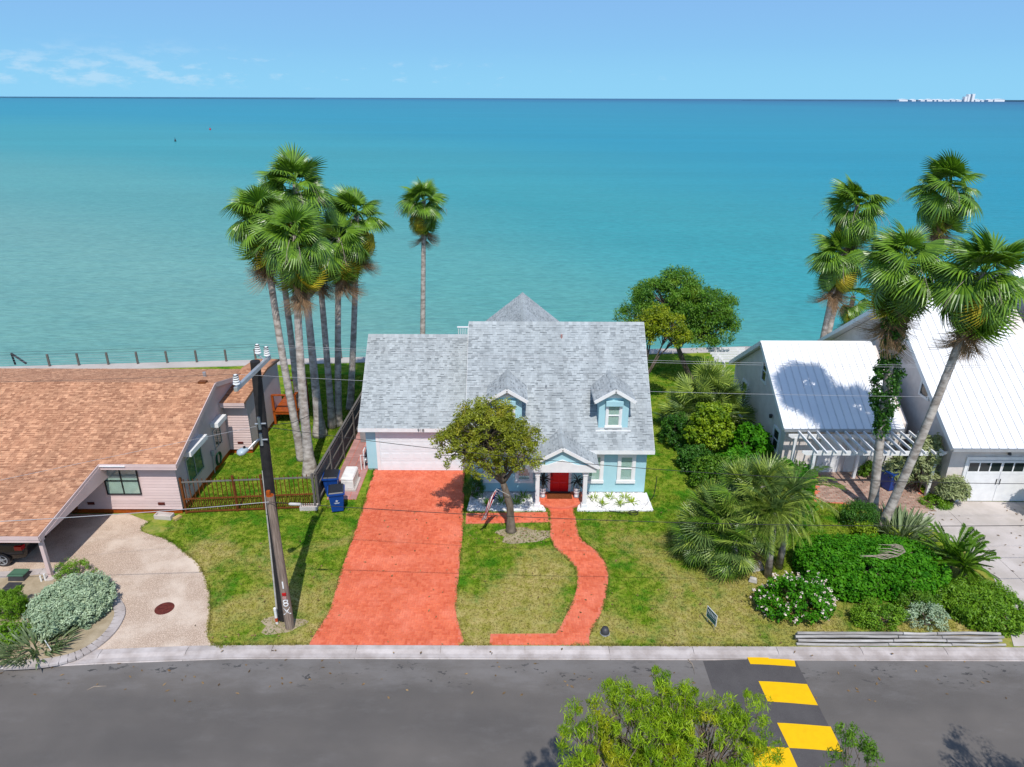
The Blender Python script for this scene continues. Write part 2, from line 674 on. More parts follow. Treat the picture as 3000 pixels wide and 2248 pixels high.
    # pavers and tiles
    M['pink_paver'] = simple('pink_paver', S(214, 164, 158), S(196, 146, 140), 2.5, 0.85, 0.2, 0.3, 40, tone=0.14)
    M['tile'] = simple('pinkish_deck_tile', S(206, 178, 160), S(182, 152, 136), 2.0, 0.85, 0.2, 0.3, 40, tone=0.2)
    # sea
    t = NT('sea_water')
    sep = t.n.new('ShaderNodeSeparateXYZ')
    t.l.new(t.geo().outputs['Position'], sep.inputs[0])
    lg = t.math('LOGARITHM', t.math('MAXIMUM', sep.outputs['Y'], 40.0), 10.0)
    drift = t.noise(0.004, 4, 0.55, t.pos((0.6, 1.0, 1)))
    ang = t.math('DIVIDE', sep.outputs['X'], t.math('MAXIMUM', sep.outputs['Y'], 40.0))
    lg = t.math('ADD', lg, t.math('MULTIPLY', t.math('SUBTRACT', drift, 0.5), 0.5))
    lg = t.math('ADD', lg, t.math('MULTIPLY', ang, 0.62))
    cr = t.n.new('ShaderNodeValToRGB')
    cr.color_ramp.interpolation = 'EASE'
    t.l.new(t.rng(lg, 1.55, 4.4, 0, 1, False), cr.inputs[0])
    els = cr.color_ramp.elements
    stops = SEA_STOPS
    els[0].position, els[0].color = stops[0]
    els[1].position, els[1].color = stops[-1]
    for p_, c_ in stops[1:-1]:
        e = els.new(p_)
        e.color = c_
    w1 = t.noise(0.9, 4, 0.6, t.pos((0.35, 1.0, 1), 0.12), 0.3)
    w2 = t.noise(0.11, 3, 0.5, t.pos((0.3, 1.2, 1), -0.1))
    h = t.math('ADD', w1, t.math('MULTIPLY', w2, 1.2))
    t.bump(h, 0.5, 0.3)
    w3 = t.noise(2.6, 4, 0.65, t.pos((0.3, 1.0, 1), 0.16), 0.2)
    c = t.mix(t.math('MULTIPLY', t.rng(w1, 0.35, 0.7), 0.2), cr.outputs[0], (0.02, 0.14, 0.16, 1))
    c = t.mix(1.0, c, t.rng(w3, 0.3, 0.7, 0.84, 1.14), 'MULTIPLY')
    c = t.mix(1.0, c, t.rng(t.noise(0.02, 4, 0.6, t.pos((0.12, 1.0, 1), 0.03)), 0.3, 0.72, 0.95, 1.07), 'MULTIPLY')
    M['sea'] = t.fin(c, 0.32, 0.06)


SEA_STOPS = [(0.0, S(128, 184, 172, .66)), (0.10, S(106, 182, 174, .64)), (0.22, S(64, 176, 180, .62)), (0.42, S(0, 162, 186, .62)),
             (0.68, S(0, 152, 184, .60)), (0.80, S(0, 134, 176, .55)), (0.92, S(8, 104, 158, .5)), (1.0, S(10, 92, 146, .48))]
mk()

M['palm'] = leafmat('palm_leaf', S(40, 80, 18), S(130, 170, 50), rough=0.36, spec=0.55, trans=0.2)
M['palm_yellow'] = leafmat('yellowing_palm_leaf', S(150, 130, 28), S(206, 190, 60), rough=0.6, spec=0.2)
M['palm_dry'] = leafmat('dry_palm_leaf', S(112, 84, 62), S(176, 148, 116), rough=0.8, spec=0.1, trans=0.15)
M['palm_blue'] = leafmat('grey_green_palm_leaf', S(58, 88, 44), S(126, 152, 82), rough=0.5, spec=0.35, trans=0.25)
M['leaf_oak'] = leafmat('olive_leaf', S(92, 104, 18), S(164, 172, 48), S(176, 166, 44))
M['leaf_dark'] = leafmat('dark_green_leaf', S(34, 82, 22), S(84, 134, 40))
M['leaf_shore'] = leafmat('shore_tree_leaf', S(50, 98, 22), S(112, 156, 42), S(132, 160, 40))
M['leaf_deep'] = leafmat('deep_green_leaf', S(40, 106, 14), S(92, 158, 28), spec=.15)
M['leaf_lime'] = leafmat('lime_leaf', S(80, 122, 14), S(158, 182, 34))
M['leaf_yellow'] = leafmat('yellowing_leaf', S(84, 116, 14), S(168, 178, 24))
M['leaf_feather'] = leafmat('feathery_leaf', S(84, 130, 14), S(172, 200, 42), S(200, 196, 48))
M['palm_grey'] = leafmat('spiky_palm_leaf', S(66, 98, 36), S(172, 192, 84), rough=0.4, spec=0.5, trans=0.2)
M['leaf_mid'] = leafmat('mid_green_leaf', S(60, 108, 22), S(118, 158, 40))
M['leaf_sage'] = leafmat('sage_leaf', S(126, 150, 118), S(188, 206, 172), rough=0.7, spec=0.15, trans=0.15)
M['leaf_pale'] = leafmat('pale_olive_leaf', S(128, 142, 92), S(182, 190, 140), rough=0.7, spec=0.2)
M['leaf_moss'] = leafmat('moss_green_leaf', S(80, 128, 18), S(132, 172, 40))
M['leaf_strap'] = leafmat('strap_leaf', S(74, 98, 56), S(156, 172, 126), rough=0.45, spec=0.4)
M['leaf_black'] = leafmat('dark_purple_leaf', (0.012, 0.014, 0.014, 1), (0.05, 0.055, 0.05, 1))
M['flower'] = leafmat('pale_pink_petal', S(236, 206, 206), S(250, 236, 232), rough=0.7, spec=0.1)
M['bark'] = simple('grey_bark', S(148, 134, 120), S(104, 92, 80), 5, 0.95, 0.05, 0.8, 14, stretch=(1, 1, 0.35))
M['palm_bark'] = simple('palm_bark', S(222, 212, 202, .75), S(152, 140, 130, .75), 2.2, 0.95, 0.05, 0.7, 9, stretch=(1, 1, 2.2))
M['twig'] = simple('dead_twig', S(196, 182, 166), S(166, 150, 134), 6, 0.9, 0.1)


# ================================================================== the setting
RNG = np.random.default_rng(7)
R0 = random.Random(5)


def inpoly(P, poly):
    P = np.asarray(P, float)
    x, y = P[:, 0], P[:, 1]
    poly = np.asarray(poly, float)
    c = np.zeros(len(P), bool)
    j = len(poly) - 1
    for i in range(len(poly)):
        xi, yi = poly[i]
        xj, yj = poly[j]
        q = ((yi > y) != (yj > y)) & (x < (xj - xi) * (y - yi) / (yj - yi + 1e-12) + xi)
        c ^= q
        j = i
    return c


def smooth_line(pts, k=4):
    """Catmull-Rom through 2-D points"""
    out = []
    n = len(pts)
    for i in range(n - 1):
        p0, p1, p2, p3 = pts[max(i - 1, 0)], pts[i], pts[i + 1], pts[min(i + 2, n - 1)]
        for q in range(k):
            t = q / k
            out.append(tuple(0.5 * (2 * p1[d] + (p2[d] - p0[d]) * t + (2 * p0[d] - 5 * p1[d] + 4 * p2[d] - p3[d]) * t * t
                                    + (3 * p1[d] - p0[d] - 3 * p2[d] + p3[d]) * t ** 3) for d in (0, 1)))
    out.append(tuple(pts[-1]))
    return out


def flat(name, poly, z, mat, thick=0.03, kind='structure', parent=None):
    o = MB().prism([tuple(p) for p in poly], z - thick, z).build(name, [mat], parent)
    if kind:
        o['kind'] = kind
    return o


# base ground: carries road, lots and the shore; the sea lies beyond
def shore(x):
    return 51.63 + 0.0905 * x


ground_poly = [(-900, -700), (900, -700), (900, shore(120) - 0.6), (120, shore(120) - 0.6), (-120, shore(-120) - 0.6), (-900, shore(-120) - 0.6)]
flat('ground', ground_poly, -0.16, M['dirt'], 3.0)
sea = np_mesh('sea', [(-90000, 30, -1.55), (90000, 30, -1.55), (90000, 150000, -1.55), (-90000, 150000, -1.55)], [(0, 1, 2, 3)], M['sea'])
tag(put('sea', sea), kind='structure')

kerb_in = [(-60, 18.3), (-19.0, 19.38), (-15.5, 19.72), (-11.5, 19.97), (-8, 20.02), (60, 20.02)]
kerb_out = [(-60, 17.5), (-17.9, 18.91), (-14, 19.2), (-10, 19.42), (-6, 19.45), (60, 19.45)]
lawn_poly = [(-60, 18.3), (-19.0, 19.38), (-15.5, 19.72), (-11.5, 19.97), (-8, 20.02), (60, 20.02), (60, shore(60)), (-60, shore(-60))]
flat('lawn', lawn_poly, 0.0, M['lawn'], 0.14)
flat('road', [(-60, 9.6), (60, 9.6), (60, 20.0), (-5, 20.0), (-60, 19.9)], -0.10, M['asphalt'], 0.05)
flat('far_verge', [(-60, -20), (60, -20), (60, 9.0), (-60, 9.0)], 0.0, M['lawn'], 0.14)
flat('far_kerb', [(-60, 9.0), (60, 9.0), (60, 9.6), (-60, 9.6)], 0.012, M['kerb'], 0.15)


# the near kerb, cast in lengths with open joints
def lerp_line(line, x):
    for a, b in zip(line, line[1:]):
        if a[0] <= x <= b[0]:
            return a[1] + (b[1] - a[1]) * (x - a[0]) / (b[0] - a[0])
    return line[-1][1]


kerb = MB()
kerb.prism([(x, y + 0.02) for x, y in kerb_in][::-1] + [(x, y + 0.03) for x, y in kerb_out], -0.15, -0.035)
kerb = kerb.build('kerb', [M['kerb']])
kerb['kind'] = 'structure'
x = -30.0
while x < 30:
    L = 3.05
    seg = MB()
    n = 4
    for i in range(n):
        xa, xb = x + 0.008 + (L - 0.016) * i / n, x + 0.008 + (L - 0.016) * (i + 1) / n
        prof = lambda q: [(q, lerp_line(kerb_out, q), -0.115), (q, lerp_line(kerb_out, q), -0.085), (q, lerp_line(kerb_out, q) + 0.22, -0.03),
                          (q, lerp_line(kerb_out, q) + 0.36, 0.018), (q, lerp_line(kerb_in, q) - 0.01, 0.022), (q, lerp_line(kerb_in, q), -0.1)]
        pa, pb = prof(xa), prof(xb)
        t = R0.uniform(0.2, 0.8) if i == 0 else t
        seg.add(pa + pb, [(k, k + 1, k + 7, k + 6) for k in range(5)] + ([(0, 1, 2, 3, 4, 5)] if i == 0 else []) + ([(6, 7, 8, 9, 10, 11)] if i == n - 1 else []), 0, t)
    seg.build('kerb_stone', [M['kerb']], kerb)
    x += L

# speed hump across the road with its yellow blocks
hump_l, hump_r = G(2056, 1927, -0.1).x, G(2327, 1927, -0.1).x
hm = MB()
prof = []
for i in range(13):
    q = i / 12
    prof.append((hump_l + (hump_r - hump_l) * q, -0.097 + 0.075 * math.sin(math.pi * q) ** 1.2))


def hump_z(x_):
    q = min(max((x_ - hump_l) / (hump_r - hump_l), 0), 1)
    return -0.097 + 0.075 * math.sin(math.pi * q) ** 1.2


for a, b in zip(prof, prof[1:]):
    hm.add([(a[0], 10.2, a[1]), (b[0], 10.2, b[1]), (b[0], 19.42, b[1]), (a[0], 19.42, a[1])], [(0, 1, 2, 3)])
hump = hm.build('speed_hump', [M['hump']], loc=(hump_r - 2, 15, -0.1))
hump['kind'] = 'structure'
for q in ([(2189, 1928), (2327, 1928), (2332, 1951), (2198, 1948)], [(2222, 1998), (2365, 2002), (2397, 2064), (2249, 2058)],
          [(2276, 2120), (2434, 2126), (2470, 2200), (2312, 2194)], [(2190, 2186), (2311, 2193), (2345, 2270), (2222, 2266)]):
    pts = [G(px, py, -0.05) for px, py in q]
    nx = 8
    V = []
    for r in range(2):
        for i in range(nx + 1):
            a, b = (pts[0], pts[1]) if r == 1 else (pts[3], pts[2])
            p = a.lerp(b, i / nx)
            V.append((p.x, p.y, hump_z(p.x) + 0.006))
    b = MB().add(V, [(i, i + 1, i + nx + 2, i + nx + 1) for i in range(nx)])
    b.build('road_marking', [M['yellow']], hump)

# bulkhead along the water
bk = MB()
ln = [(-120, shore(-120)), (120, shore(120))]
bk.add([(-120, shore(-120) - 1.4, 0.05), (-14, shore(-14) - 1.2, 0.05), (120, shore(120) - 0.85, 0.05), (120, shore(120), 0.05), (-120, shore(-120), 0.05),
        (-120, shore(-120), -3), (120, shore(120), -3)], [(0, 1, 2, 3, 4), (4, 3, 6, 5)])
bk.add([(-120, shore(-120) - 1.4, 0.05), (-14, shore(-14) - 1.2, 0.05), (120, shore(120) - 0.85, 0.05), (120, shore(120) - 0.85, -0.2), (-14, shore(-14) - 1.2, -0.2), (-120, shore(-120) - 1.4, -0.2)],
       [(0, 1, 4, 5), (1, 2, 3, 4)])
o = bk.build('sea_wall', [M['bulkhead']])
tag(o, 'long pale concrete bulkhead walk along the edge of the turquoise water', 'sea wall')

# ------------------------------------------------------------------ drives and paths
drive_l = smooth_line(G2([(1100, 1376), (1094, 1382), (1059, 1499), (1024, 1599), (994, 1688), (967, 1783), (934.5, 1837), (907, 1884)], 0.03), 3)
drive_r = smooth_line(G2([(1362, 1378), (1360, 1450), (1357, 1549), (1347, 1648), (1340, 1738), (1336, 1793), (1347, 1837), (1359, 1877)], 0.03), 3)
drive_poly = drive_l + [(-7.35, 20.03), (-1.85, 20.03)] + drive_r[::-1]
walk_l = smooth_line(G2([(1606, 1482), (1611, 1534), (1613, 1574), (1626, 1604), (1665, 1638), (1688, 1668), (1691, 1708), (1683, 1748), (1665, 1788), (1646, 1827), (1628, 1856)], 0.03), 3)
walk_r = smooth_line(G2([(1680, 1484), (1690, 1539), (1698, 1569), (1715, 1589), (1740, 1608), (1760, 1628), (1777, 1658), (1782, 1698), (1775, 1748), (1760, 1797), (1738, 1837), (1725, 1867)], 0.03), 3)
foot = G2([(1437, 1857), (1434, 1890)], 0.03)
walk_poly = walk_l + [tuple(foot[0]), (foot[1][0], 20.06), (walk_r[-1][0], 20.06)] + walk_r[::-1]
cross_poly = [tuple(p) for p in G2([(1366, 1503), (1606, 1500), (1610, 1529), (1364, 1534)], 0.03)]


def bricks(host, poly, top, budget, bw=0.102, edge=0.0, seed=1):
    """herringbone bricks over poly; the nearest become single parts, the rest one mass"""
    rg = random.Random(seed)
    xs, ys = [p[0] for p in poly], [p[1] for p in poly]
    x0, y0 = min(xs) - 0.2, min(ys) - 0.2
    cand = []
    for j in range(int((max(ys) - y0) / bw) + 2):
        for i in range(int((max(xs) - x0) / bw) + 2):
            k = (i + j) % 4
            if k == 0:
                cand.append((x0 + i * bw, y0 + j * bw, 2 * bw, bw))
            elif k == 2:
                cand.append((x0 + i * bw, y0 + j * bw, bw, 2 * bw))
    c = np.array(cand)
    ok = np.ones(len(c), bool)
    for fx, fy in ((0, 0), (1, 0), (0, 1), (1, 1)):
        ok &= inpoly(np.stack([c[:, 0] + c[:, 2] * fx, c[:, 1] + c[:, 3] * fy], 1), poly)
    c = c[ok]
    c = c[np.argsort(c[:, 1])]
    cache = {}
    g = 0.0065
    for n, (x_, y_, w, h) in enumerate(c[:budget]):
        key = (w > h, rg.randrange(5))
        if key not in cache:
            b = MB().hexa([(g, g, -0.02), (w - g, g, -0.02), (w - g, h - g, -0.02), (g, h - g, -0.02),
                           (g + .004, g + .004, 0), (w - g - .004, g + .004, 0), (w - g - .004, h - g - .004, 0), (g + .004, h - g - .004, 0)], 0, (key[1] + 0.5) / 5, True)
            cache[key] = b.mesh('brick', [M['brick']])
        put('brick', cache[key], host, (x_, y_, top + rg.uniform(-0.002, 0.002)))
    rest = MB()
    for x_, y_, w, h in c[budget:]:
        z = top + rg.uniform(-0.002, 0.002)
        rest.hexa([(x_ + g, y_ + g, z - .02), (x_ + w - g, y_ + g, z - .02), (x_ + w - g, y_ + h - g, z - .02), (x_ + g, y_ + h - g, z - .02),
                   (x_ + g + .004, y_ + g + .004, z), (x_ + w - g - .004, y_ + g + .004, z), (x_ + w - g - .004, y_ + h - g - .004, z), (x_ + g + .004, y_ + h - g - .004, z)], 0, rg.random(), True)
    if rest.V:
        o = rest.build('bricks', [M['brick']], host, fix=False)
        o['kind'] = 'stuff'


driveway = flat('driveway', drive_poly, 0.022, M['joint'], 0.1)
bricks(driveway, drive_poly, 0.034, 300, seed=1)
walkway = flat('footpath', walk_poly, 0.026, M['joint'], 0.1)
bricks(walkway, walk_poly, 0.038, 300, seed=2)
crosswalk = flat('side_path', cross_poly, 0.02, M['joint'], 0.1)
bricks(crosswalk, cross_poly, 0.032, 120, seed=3)

# pebbled drive of the pink house
peb = smooth_line(G2([(436, 1529), (413, 1556), (486, 1579), (537, 1615), (573, 1645), (596, 1681), (611, 1727), (616, 1768), (614, 1809), (608, 1850), (608, 1870), (625, 1885), (655, 1897)], 0.02), 3)
peb_poly = peb + [(lerp_line([(p[0], p[1]) for p in kerb_in], xx) * 0 + xx, lerp_line(kerb_in, xx) + 0.0) for xx in (-12.5, -15.5, -19, -24, -34)] + [(-34, 28.6), (-18.3, 28.62)]
flat('pebble_drive', peb_poly, 0.02, M['pebble'], 0.1)

# curved bed with its low concrete edging at the street corner of that drive
bed_edge = smooth_line(G2([(-60, 1690), (60, 1682), (150, 1676), (230, 1690), (300, 1735), (338, 1765), (352, 1795), (340, 1830), (310, 1868), (260, 1905), (200, 1930), (120, 1945), (20, 1950)], 0.03), 3)
flat('planting_bed', bed_edge + [(-26, 20.0), (-26, 24.4)], 0.035, M['dirt'], 0.1)
eb = MB()
for a, b in zip(bed_edge, bed_edge[1:]):
    d = (Vector(b) - Vector(a))
    nrm = Vector((d.y, -d.x)).normalized() * 0.19
    q = [Vector(a) - nrm, Vector(a) + nrm, Vector(b) + nrm, Vector(b) - nrm]
    eb.hexa([(p.x, p.y, 0.0) for p in q] + [(p.x, p.y, 0.085) for p in q])
o = eb.build('bed_edging', [M['kerb']])
tag(o, 'curved pale concrete edging round the shrub bed on the pebble drive', 'edging')

# pink pavers between grey fence and garage
pv = flat('paver_strip', [(-9.2, 30.0), (-7.72, 30.0), (-7.72, 41.0), (-9.2, 41.0)], 0.012, M['joint'], 0.1)
cache = {}
for j in range(25):
    for i in range(4):
        w = 0.37
        x_, y_ = -9.2 + i * w, 30.0 + j * 0.44
        key = R0.randrange(5)
        if key not in cache:
            cache[key] = MB().hexa([(.008, .008, -.03), (w - .008, .008, -.03), (w - .008, .432, -.03), (.008, .432, -.03), (.014, .014, 0), (w - .014, .014, 0), (w - .014, .426, 0), (.014, .426, 0)], 0, key / 4, True).mesh('paver', [M['pink_paver']])
        put('paver', cache[key], pv, (x_, y_, 0.03 + R0.uniform(-.004, .004)))

# right-hand lot: brick court under the pergola, concrete drive, bare strip
court_poly = [tuple(p) for p in G2([(2392, 1372), (2640, 1372), (2700, 1440), (2745, 1495), (2640, 1515), (2560, 1490), (2470, 1476), (2385, 1470)], 0.02)]
court = flat('brick_court', court_poly, 0.014, M['joint'], 0.1)
rg = random.Random(11)
cand = []
cx0, cx1 = min(p[0] for p in court_poly), max(p[0] for p in court_poly)
cy0, cy1 = min(p[1] for p in court_poly), max(p[1] for p in court_poly)
j = 0
while cy0 + j * 0.16 < cy1:
    i = 0
    while cx0 + i * 0.34 < cx1:
        cand.append((cx0 + i * 0.34 + (0.17 if j % 2 else 0), cy0 + j * 0.16))
        i += 1
    j += 1
c = np.array(cand)
c = c[inpoly(c + [0.05, 0.05], court_poly) & inpoly(c + [0.29, 0.13], court_poly)]
c = c[np.argsort(c[:, 1])]
cache = {}
for x_, y_ in c[:300]:
    key = rg.randrange(6)
    if key not in cache:
        cache[key] = MB().hexa([(.007, .007, -.03), (.333, .007, -.03), (.333, .153, -.03), (.007, .153, -.03), (.012, .012, 0), (.328, .012, 0), (.328, .148, 0), (.012, .148, 0)], 0, key / 5, True).mesh('paver', [M['tile']])
    put('paver', cache[key], court, (x_, y_, 0.03 + rg.uniform(-.003, .003)))
rest = MB()
for x_, y_ in c[300:]:
    z = 0.03
    rest.box(x_ + .007, y_ + .007, 0, x_ + .333, y_ + .153, z, 0, rg.random())
if rest.V:
    rest.build('pavers', [M['tile']], court)['kind'] = 'stuff'

cd = [tuple(p) for p in G2([(2640, 1515), (2760, 1475), (2799, 1468)], 0.02)] + [(30, 29.95), (30, 20.03)] + [tuple(p) for p in G2([(2970, 1893), (2945, 1800), (2915, 1700), (2830, 1610), (2720, 1545)], 0.02)]
cdrive = flat('concrete_drive', cd, 0.008, M['concrete'], 0.1)
# slabs of the drive with joints between them
rg = random.Random(3)


def clip_poly(poly, a, b, c_):
    """keep the side of poly where a*x + b*y <= c"""
    out = []
    for i in range(len(poly)):
        p, q = poly[i], poly[(i + 1) % len(poly)]
        dp, dq = a * p[0] + b * p[1] - c_, a * q[0] + b * q[1] - c_
        if dp <= 0:
            out.append(p)
        if dp * dq < 0:
            t = dp / (dp - dq)
            out.append((p[0] + (q[0] - p[0]) * t, p[1] + (q[1] - p[1]) * t))
    return out


for ix, (xa, xb) in enumerate(((14, 21.2), (21.2, 25.0), (25.0, 30.0))):
    for ya, yb in ((20.03, 22.6), (22.6, 26.2), (26.2, 29.95)):
        q = clip_poly(cd, -1, 0, -(xa + .012))
        q = clip_poly(q, 1, 0, xb - .012) if len(q) > 2 else q
        q = clip_poly(q, 0, -1, -(ya + .012)) if len(q) > 2 else q
        q = clip_poly(q, 0, 1, yb - .012) if len(q) > 2 else q
        if len(q) > 2:
            MB().prism(q, -0.02, 0.022, 0, rg.random()).build('slab', [M['concrete']], cdrive)

# white stone beds in front of the blue house
LBED = [tuple(p) for p in G2([(1364, 1499), (1578, 1497), (1575, 1446), (1386, 1446)], 0.04)]
LBED = [(-1.98, 30.66), (1.15, 30.66), (1.62, 29.02), (-2.12, 29.02)]
RBED = [(3.55, 30.66), (6.78, 30.66), (6.82, 29.06), (3.2, 29.02)]
M['gravel'] = simple('white_marble_chip', (0.80, 0.79, 0.78, 1), (0.66, 0.65, 0.64, 1), 12, 0.8, 0.2, tone=0.28)


def stones(poly, n, seed, z=0.03, size=0.06):
    rg = np.random.default_rng(seed)
    xs, ys = [p[0] for p in poly], [p[1] for p in poly]
    P = np.stack([rg.uniform(min(xs), max(xs), n * 2), rg.uniform(min(ys), max(ys), n * 2)], 1)
    P = P[inpoly(P, poly)][:n]
    base = np.array([(1, 0, 0), (0, 1, 0), (-1, 0, 0), (0, -1, 0), (0, 0, 0.9), (0, 0, -0.5)], float)
    V, F = [], []
    tri = np.array([(0, 1, 4), (1, 2, 4), (2, 3, 4), (3, 0, 4)])
    for k, p in enumerate(P):
        s = size * rg.uniform(0.6, 1.4) * rg.uniform(0.7, 1.3, 3)
        a = rg.uniform(0, 6.28)
        b = base * s
        x_ = b[:, 0] * math.cos(a) - b[:, 1] * math.sin(a) + p[0]
        y_ = b[:, 0] * math.sin(a) + b[:, 1] * math.cos(a) + p[1]
        V.append(np.stack([x_, y_, b[:, 2] + z], 1))
        F.append(tri + 6 * k)
    return np.concatenate(V), np.concatenate(F), np.repeat(rg.random(len(P)), 4)


for nm, poly, sd in (('left', LBED, 1), ('right', RBED, 2)):
    b = flat('gravel_bed', poly, 0.02, M['gravel'], 0.1)
    rim = MB()
    for i in range(len(poly)):
        p, q = poly[i], poly[(i + 1) % len(poly)]
        if p[1] > 30.5 and q[1] > 30.5:
            continue
        rim.beam((p[0], p[1], 0.03), (q[0], q[1], 0.03), 0.07, 0.10)
    rim.build('bed_border', [M['white']], b)
    V, F, T = stones(poly, 2600, sd)
    o = put('white_stones', np_mesh('white_stones', V, F, M['gravel'], T), b)
    o['kind'] = 'stuff'

# bare earth patch at the foot of the yard tree and the pole
for nm, c_, rx, ry in (('tree', (0.6, 27.0), 1.3, 0.6), ('pole', (-8.7, 21.1), 0.8, 0.5)):
    pts = []
    for i in range(22):
        a = 2 * math.pi * i / 22
        k = 1 + 0.18 * math.sin(3 * a + 1) + 0.12 * math.sin(5 * a)
        pts.append((c_[0] + rx * k * math.cos(a), c_[1] + ry * k * math.sin(a)))
    flat('bare_soil', pts, 0.008, M['dirt'], 0.05)

# ------------------------------------------------------------------ grass blades
avoid = [drive_poly, walk_poly, cross_poly, peb_poly, court_poly, cd, LBED, RBED, bed_edge + [(-26, 20.0), (-26, 24.4)],
         [(-15.8, 28.5), (-40, 28.5), (-40, 42), (-14.4, 42), (-14.4, 34.8), (-15.8, 34.8)], [(-9.3, 30), (-9.3, 41), (7, 41), (7, 30.6), (-7.7, 30.6), (-7.7, 30)],
         [(14, 32.8), (14, 42.5), (40, 42.5), (40, 30), (21.5, 30), (21.5, 32.8)]]
soil = [[(c_[0] + rx * math.cos(a / 10 * math.pi), c_[1] + ry * math.sin(a / 10 * math.pi)) for a in range(20)] for c_, rx, ry in (((0.55, 26.95), 1.35, 0.62), ((-8.7, 21.1), 0.7, 0.45))]


def grass(n, x0, x1, y0, y1, hgt, name='grass', seed=1):
    rg = np.random.default_rng(seed)
    P = np.stack([rg.uniform(x0, x1, n), rg.uniform(y0, y1, n)], 1)
    keep = P[:, 1] > np.interp(P[:, 0], [p[0] for p in kerb_in], [p[1] for p in kerb_in]) + 0.02
    keep &= P[:, 1] < shore(P[:, 0]) - 1.5
    for pl in avoid:
        keep &= ~inpoly(P, pl)
    for pl in soil:
        keep &= ~(inpoly(P, pl) & (rg.random(n) < 0.3))
    P = P[keep]
    n = len(P)
    nb = 3
    P = np.repeat(P, nb, 0) + rg.normal(0, 0.02, (n * nb, 2))
    a = rg.uniform(0, 2 * math.pi, n * nb)
    w = rg.uniform(0.008, 0.018, n * nb)
    h = hgt * rg.uniform(0.5, 1.4, n * nb)
    ln_ = rg.uniform(0.2, 1.0, n * nb) * h
    b = rg.uniform(0, 2 * math.pi, n * nb)
    dx, dy = np.cos(a) * w, np.sin(a) * w
    z = np.zeros(n * nb)
    V = np.stack([np.stack([P[:, 0] - dx, P[:, 1] - dy, z], 1), np.stack([P[:, 0] + dx, P[:, 1] + dy, z], 1),
                  np.stack([P[:, 0] + np.cos(b) * ln_, P[:, 1] + np.sin(b) * ln_, h], 1)], 1).reshape(-1, 3)
    F = np.arange(n * nb * 3).reshape(-1, 3)
    T = np.repeat(rg.random(n), nb) * 0.6 + rg.random(n * nb) * 0.4
    o = put(name, np_mesh(name, V, F, M['grass'], T))
    o['kind'] = 'stuff'


def edge_grass(lines, n, hgt, seed=9):
    """tufts leaning over the edges of the paving"""
    rg = np.random.default_rng(seed)
    P, D = [], []
    for ln in lines:
        a = np.array([(p[0], p[1]) for p in ln], float)
        d = np.diff(a, axis=0)
        L = np.hypot(d[:, 0], d[:, 1])
        k = rg.choice(len(d), int(n * L.sum()), p=L / L.sum())
        q = a[k] + d[k] * rg.random(len(k))[:, None]
        # ragged: keep more in some stretches than in others
        s = np.sin(q[:, 0] * 3.1 + q[:, 1] * 2.3) + np.sin(q[:, 1] * 5.7 + 1)
        q = q[rg.random(len(q)) < np.clip(.5 + .35 * s, .12, 1)]
        P.append(q + rg.normal(0, .035, q.shape))
    P = np.concatenate(P)
    nb = 4
    P = np.repeat(P, nb, 0) + rg.normal(0, 0.015, (len(P) * nb, 2))
    m = len(P)
    a, b = rg.uniform(0, 6.283, m), rg.uniform(0, 6.283, m)
    w = rg.uniform(0.008, 0.016, m)
    h = hgt * rg.uniform(0.5, 1.4, m)
    l_ = rg.uniform(0.5, 1.3, m) * h
    dx, dy, z = np.cos(a) * w, np.sin(a) * w, np.full(m, .0)
    V = np.stack([np.stack([P[:, 0] - dx, P[:, 1] - dy, z], 1), np.stack([P[:, 0] + dx, P[:, 1] + dy, z], 1), np.stack([P[:, 0] + np.cos(b) * l_, P[:, 1] + np.sin(b) * l_, h + .03], 1)], 1).reshape(-1, 3)
    o = put('edge_grass', np_mesh('edge_grass', V, np.arange(m * 3).reshape(-1, 3), M['grass'], rg.random(m)))
    o['kind'] = 'stuff'


edge_grass([drive_l, drive_r, walk_l, walk_r, peb, [(-1.9, 20.06), (-.65, 20.06)], [(2.2, 20.06), (9.5, 20.06)], [(-11, 20.0), (-7.4, 20.06)], RBED[2:] + RBED[:0], LBED[2:]], 95, .06)
# dry leaves and scraps lying about
rg_ = np.random.default_rng(77)
LP = np.concatenate([np.stack([rg_.uniform(-12, 17, 240), rg_.uniform(19.5, 30, 240)], 1), np.stack([rg_.uniform(-18, 18, 90), rg_.uniform(17.5, 19.45, 90)], 1), np.stack([rg_.normal(.5, 1.3, 90), rg_.normal(27.2, .8, 90)], 1), np.stack([rg_.uniform(16, 26, 140), rg_.uniform(24, 31, 140)], 1)])
LZ = np.where(LP[:, 1] < 19.45, -.085, .05)
LV, LF, LT = leaf_flat = [], [], []
for k_, ((lx, ly), lz) in enumerate(zip(LP, LZ)):
    a_ = rg_.uniform(0, 6.28)
    l0, w0 = rg_.uniform(.04, .09), rg_.uniform(.02, .04)
    c_, s_ = math.cos(a_), math.sin(a_)
    for ux, uy, uz in ((-l0, 0, 0), (0, w0, .012), (l0, 0, .004), (0, -w0, .0)):
        LV.append((lx + ux * c_ - uy * s_, ly + ux * s_ + uy * c_, lz + uz))
    LF.append((4 * k_, 4 * k_ + 1, 4 * k_ + 2, 4 * k_ + 3))
    LT.append(rg_.random())
M['litter'] = simple('dry_leaf_litter', S(176, 146, 104), S(112, 84, 56), 8, .9, .1, tone=.4)
put('leaf_litter', np_mesh('leaf_litter', LV, LF, M['litter'], LT))['kind'] = 'stuff'
grass(95000, -16, 17.5, 19.9, 30.5, 0.055, seed=1)
grass(30000, -15.5, -9.4, 29, 47, 0.06, seed=2)
grass(22000, 6.8, 16, 30, 50, 0.06, seed=3)


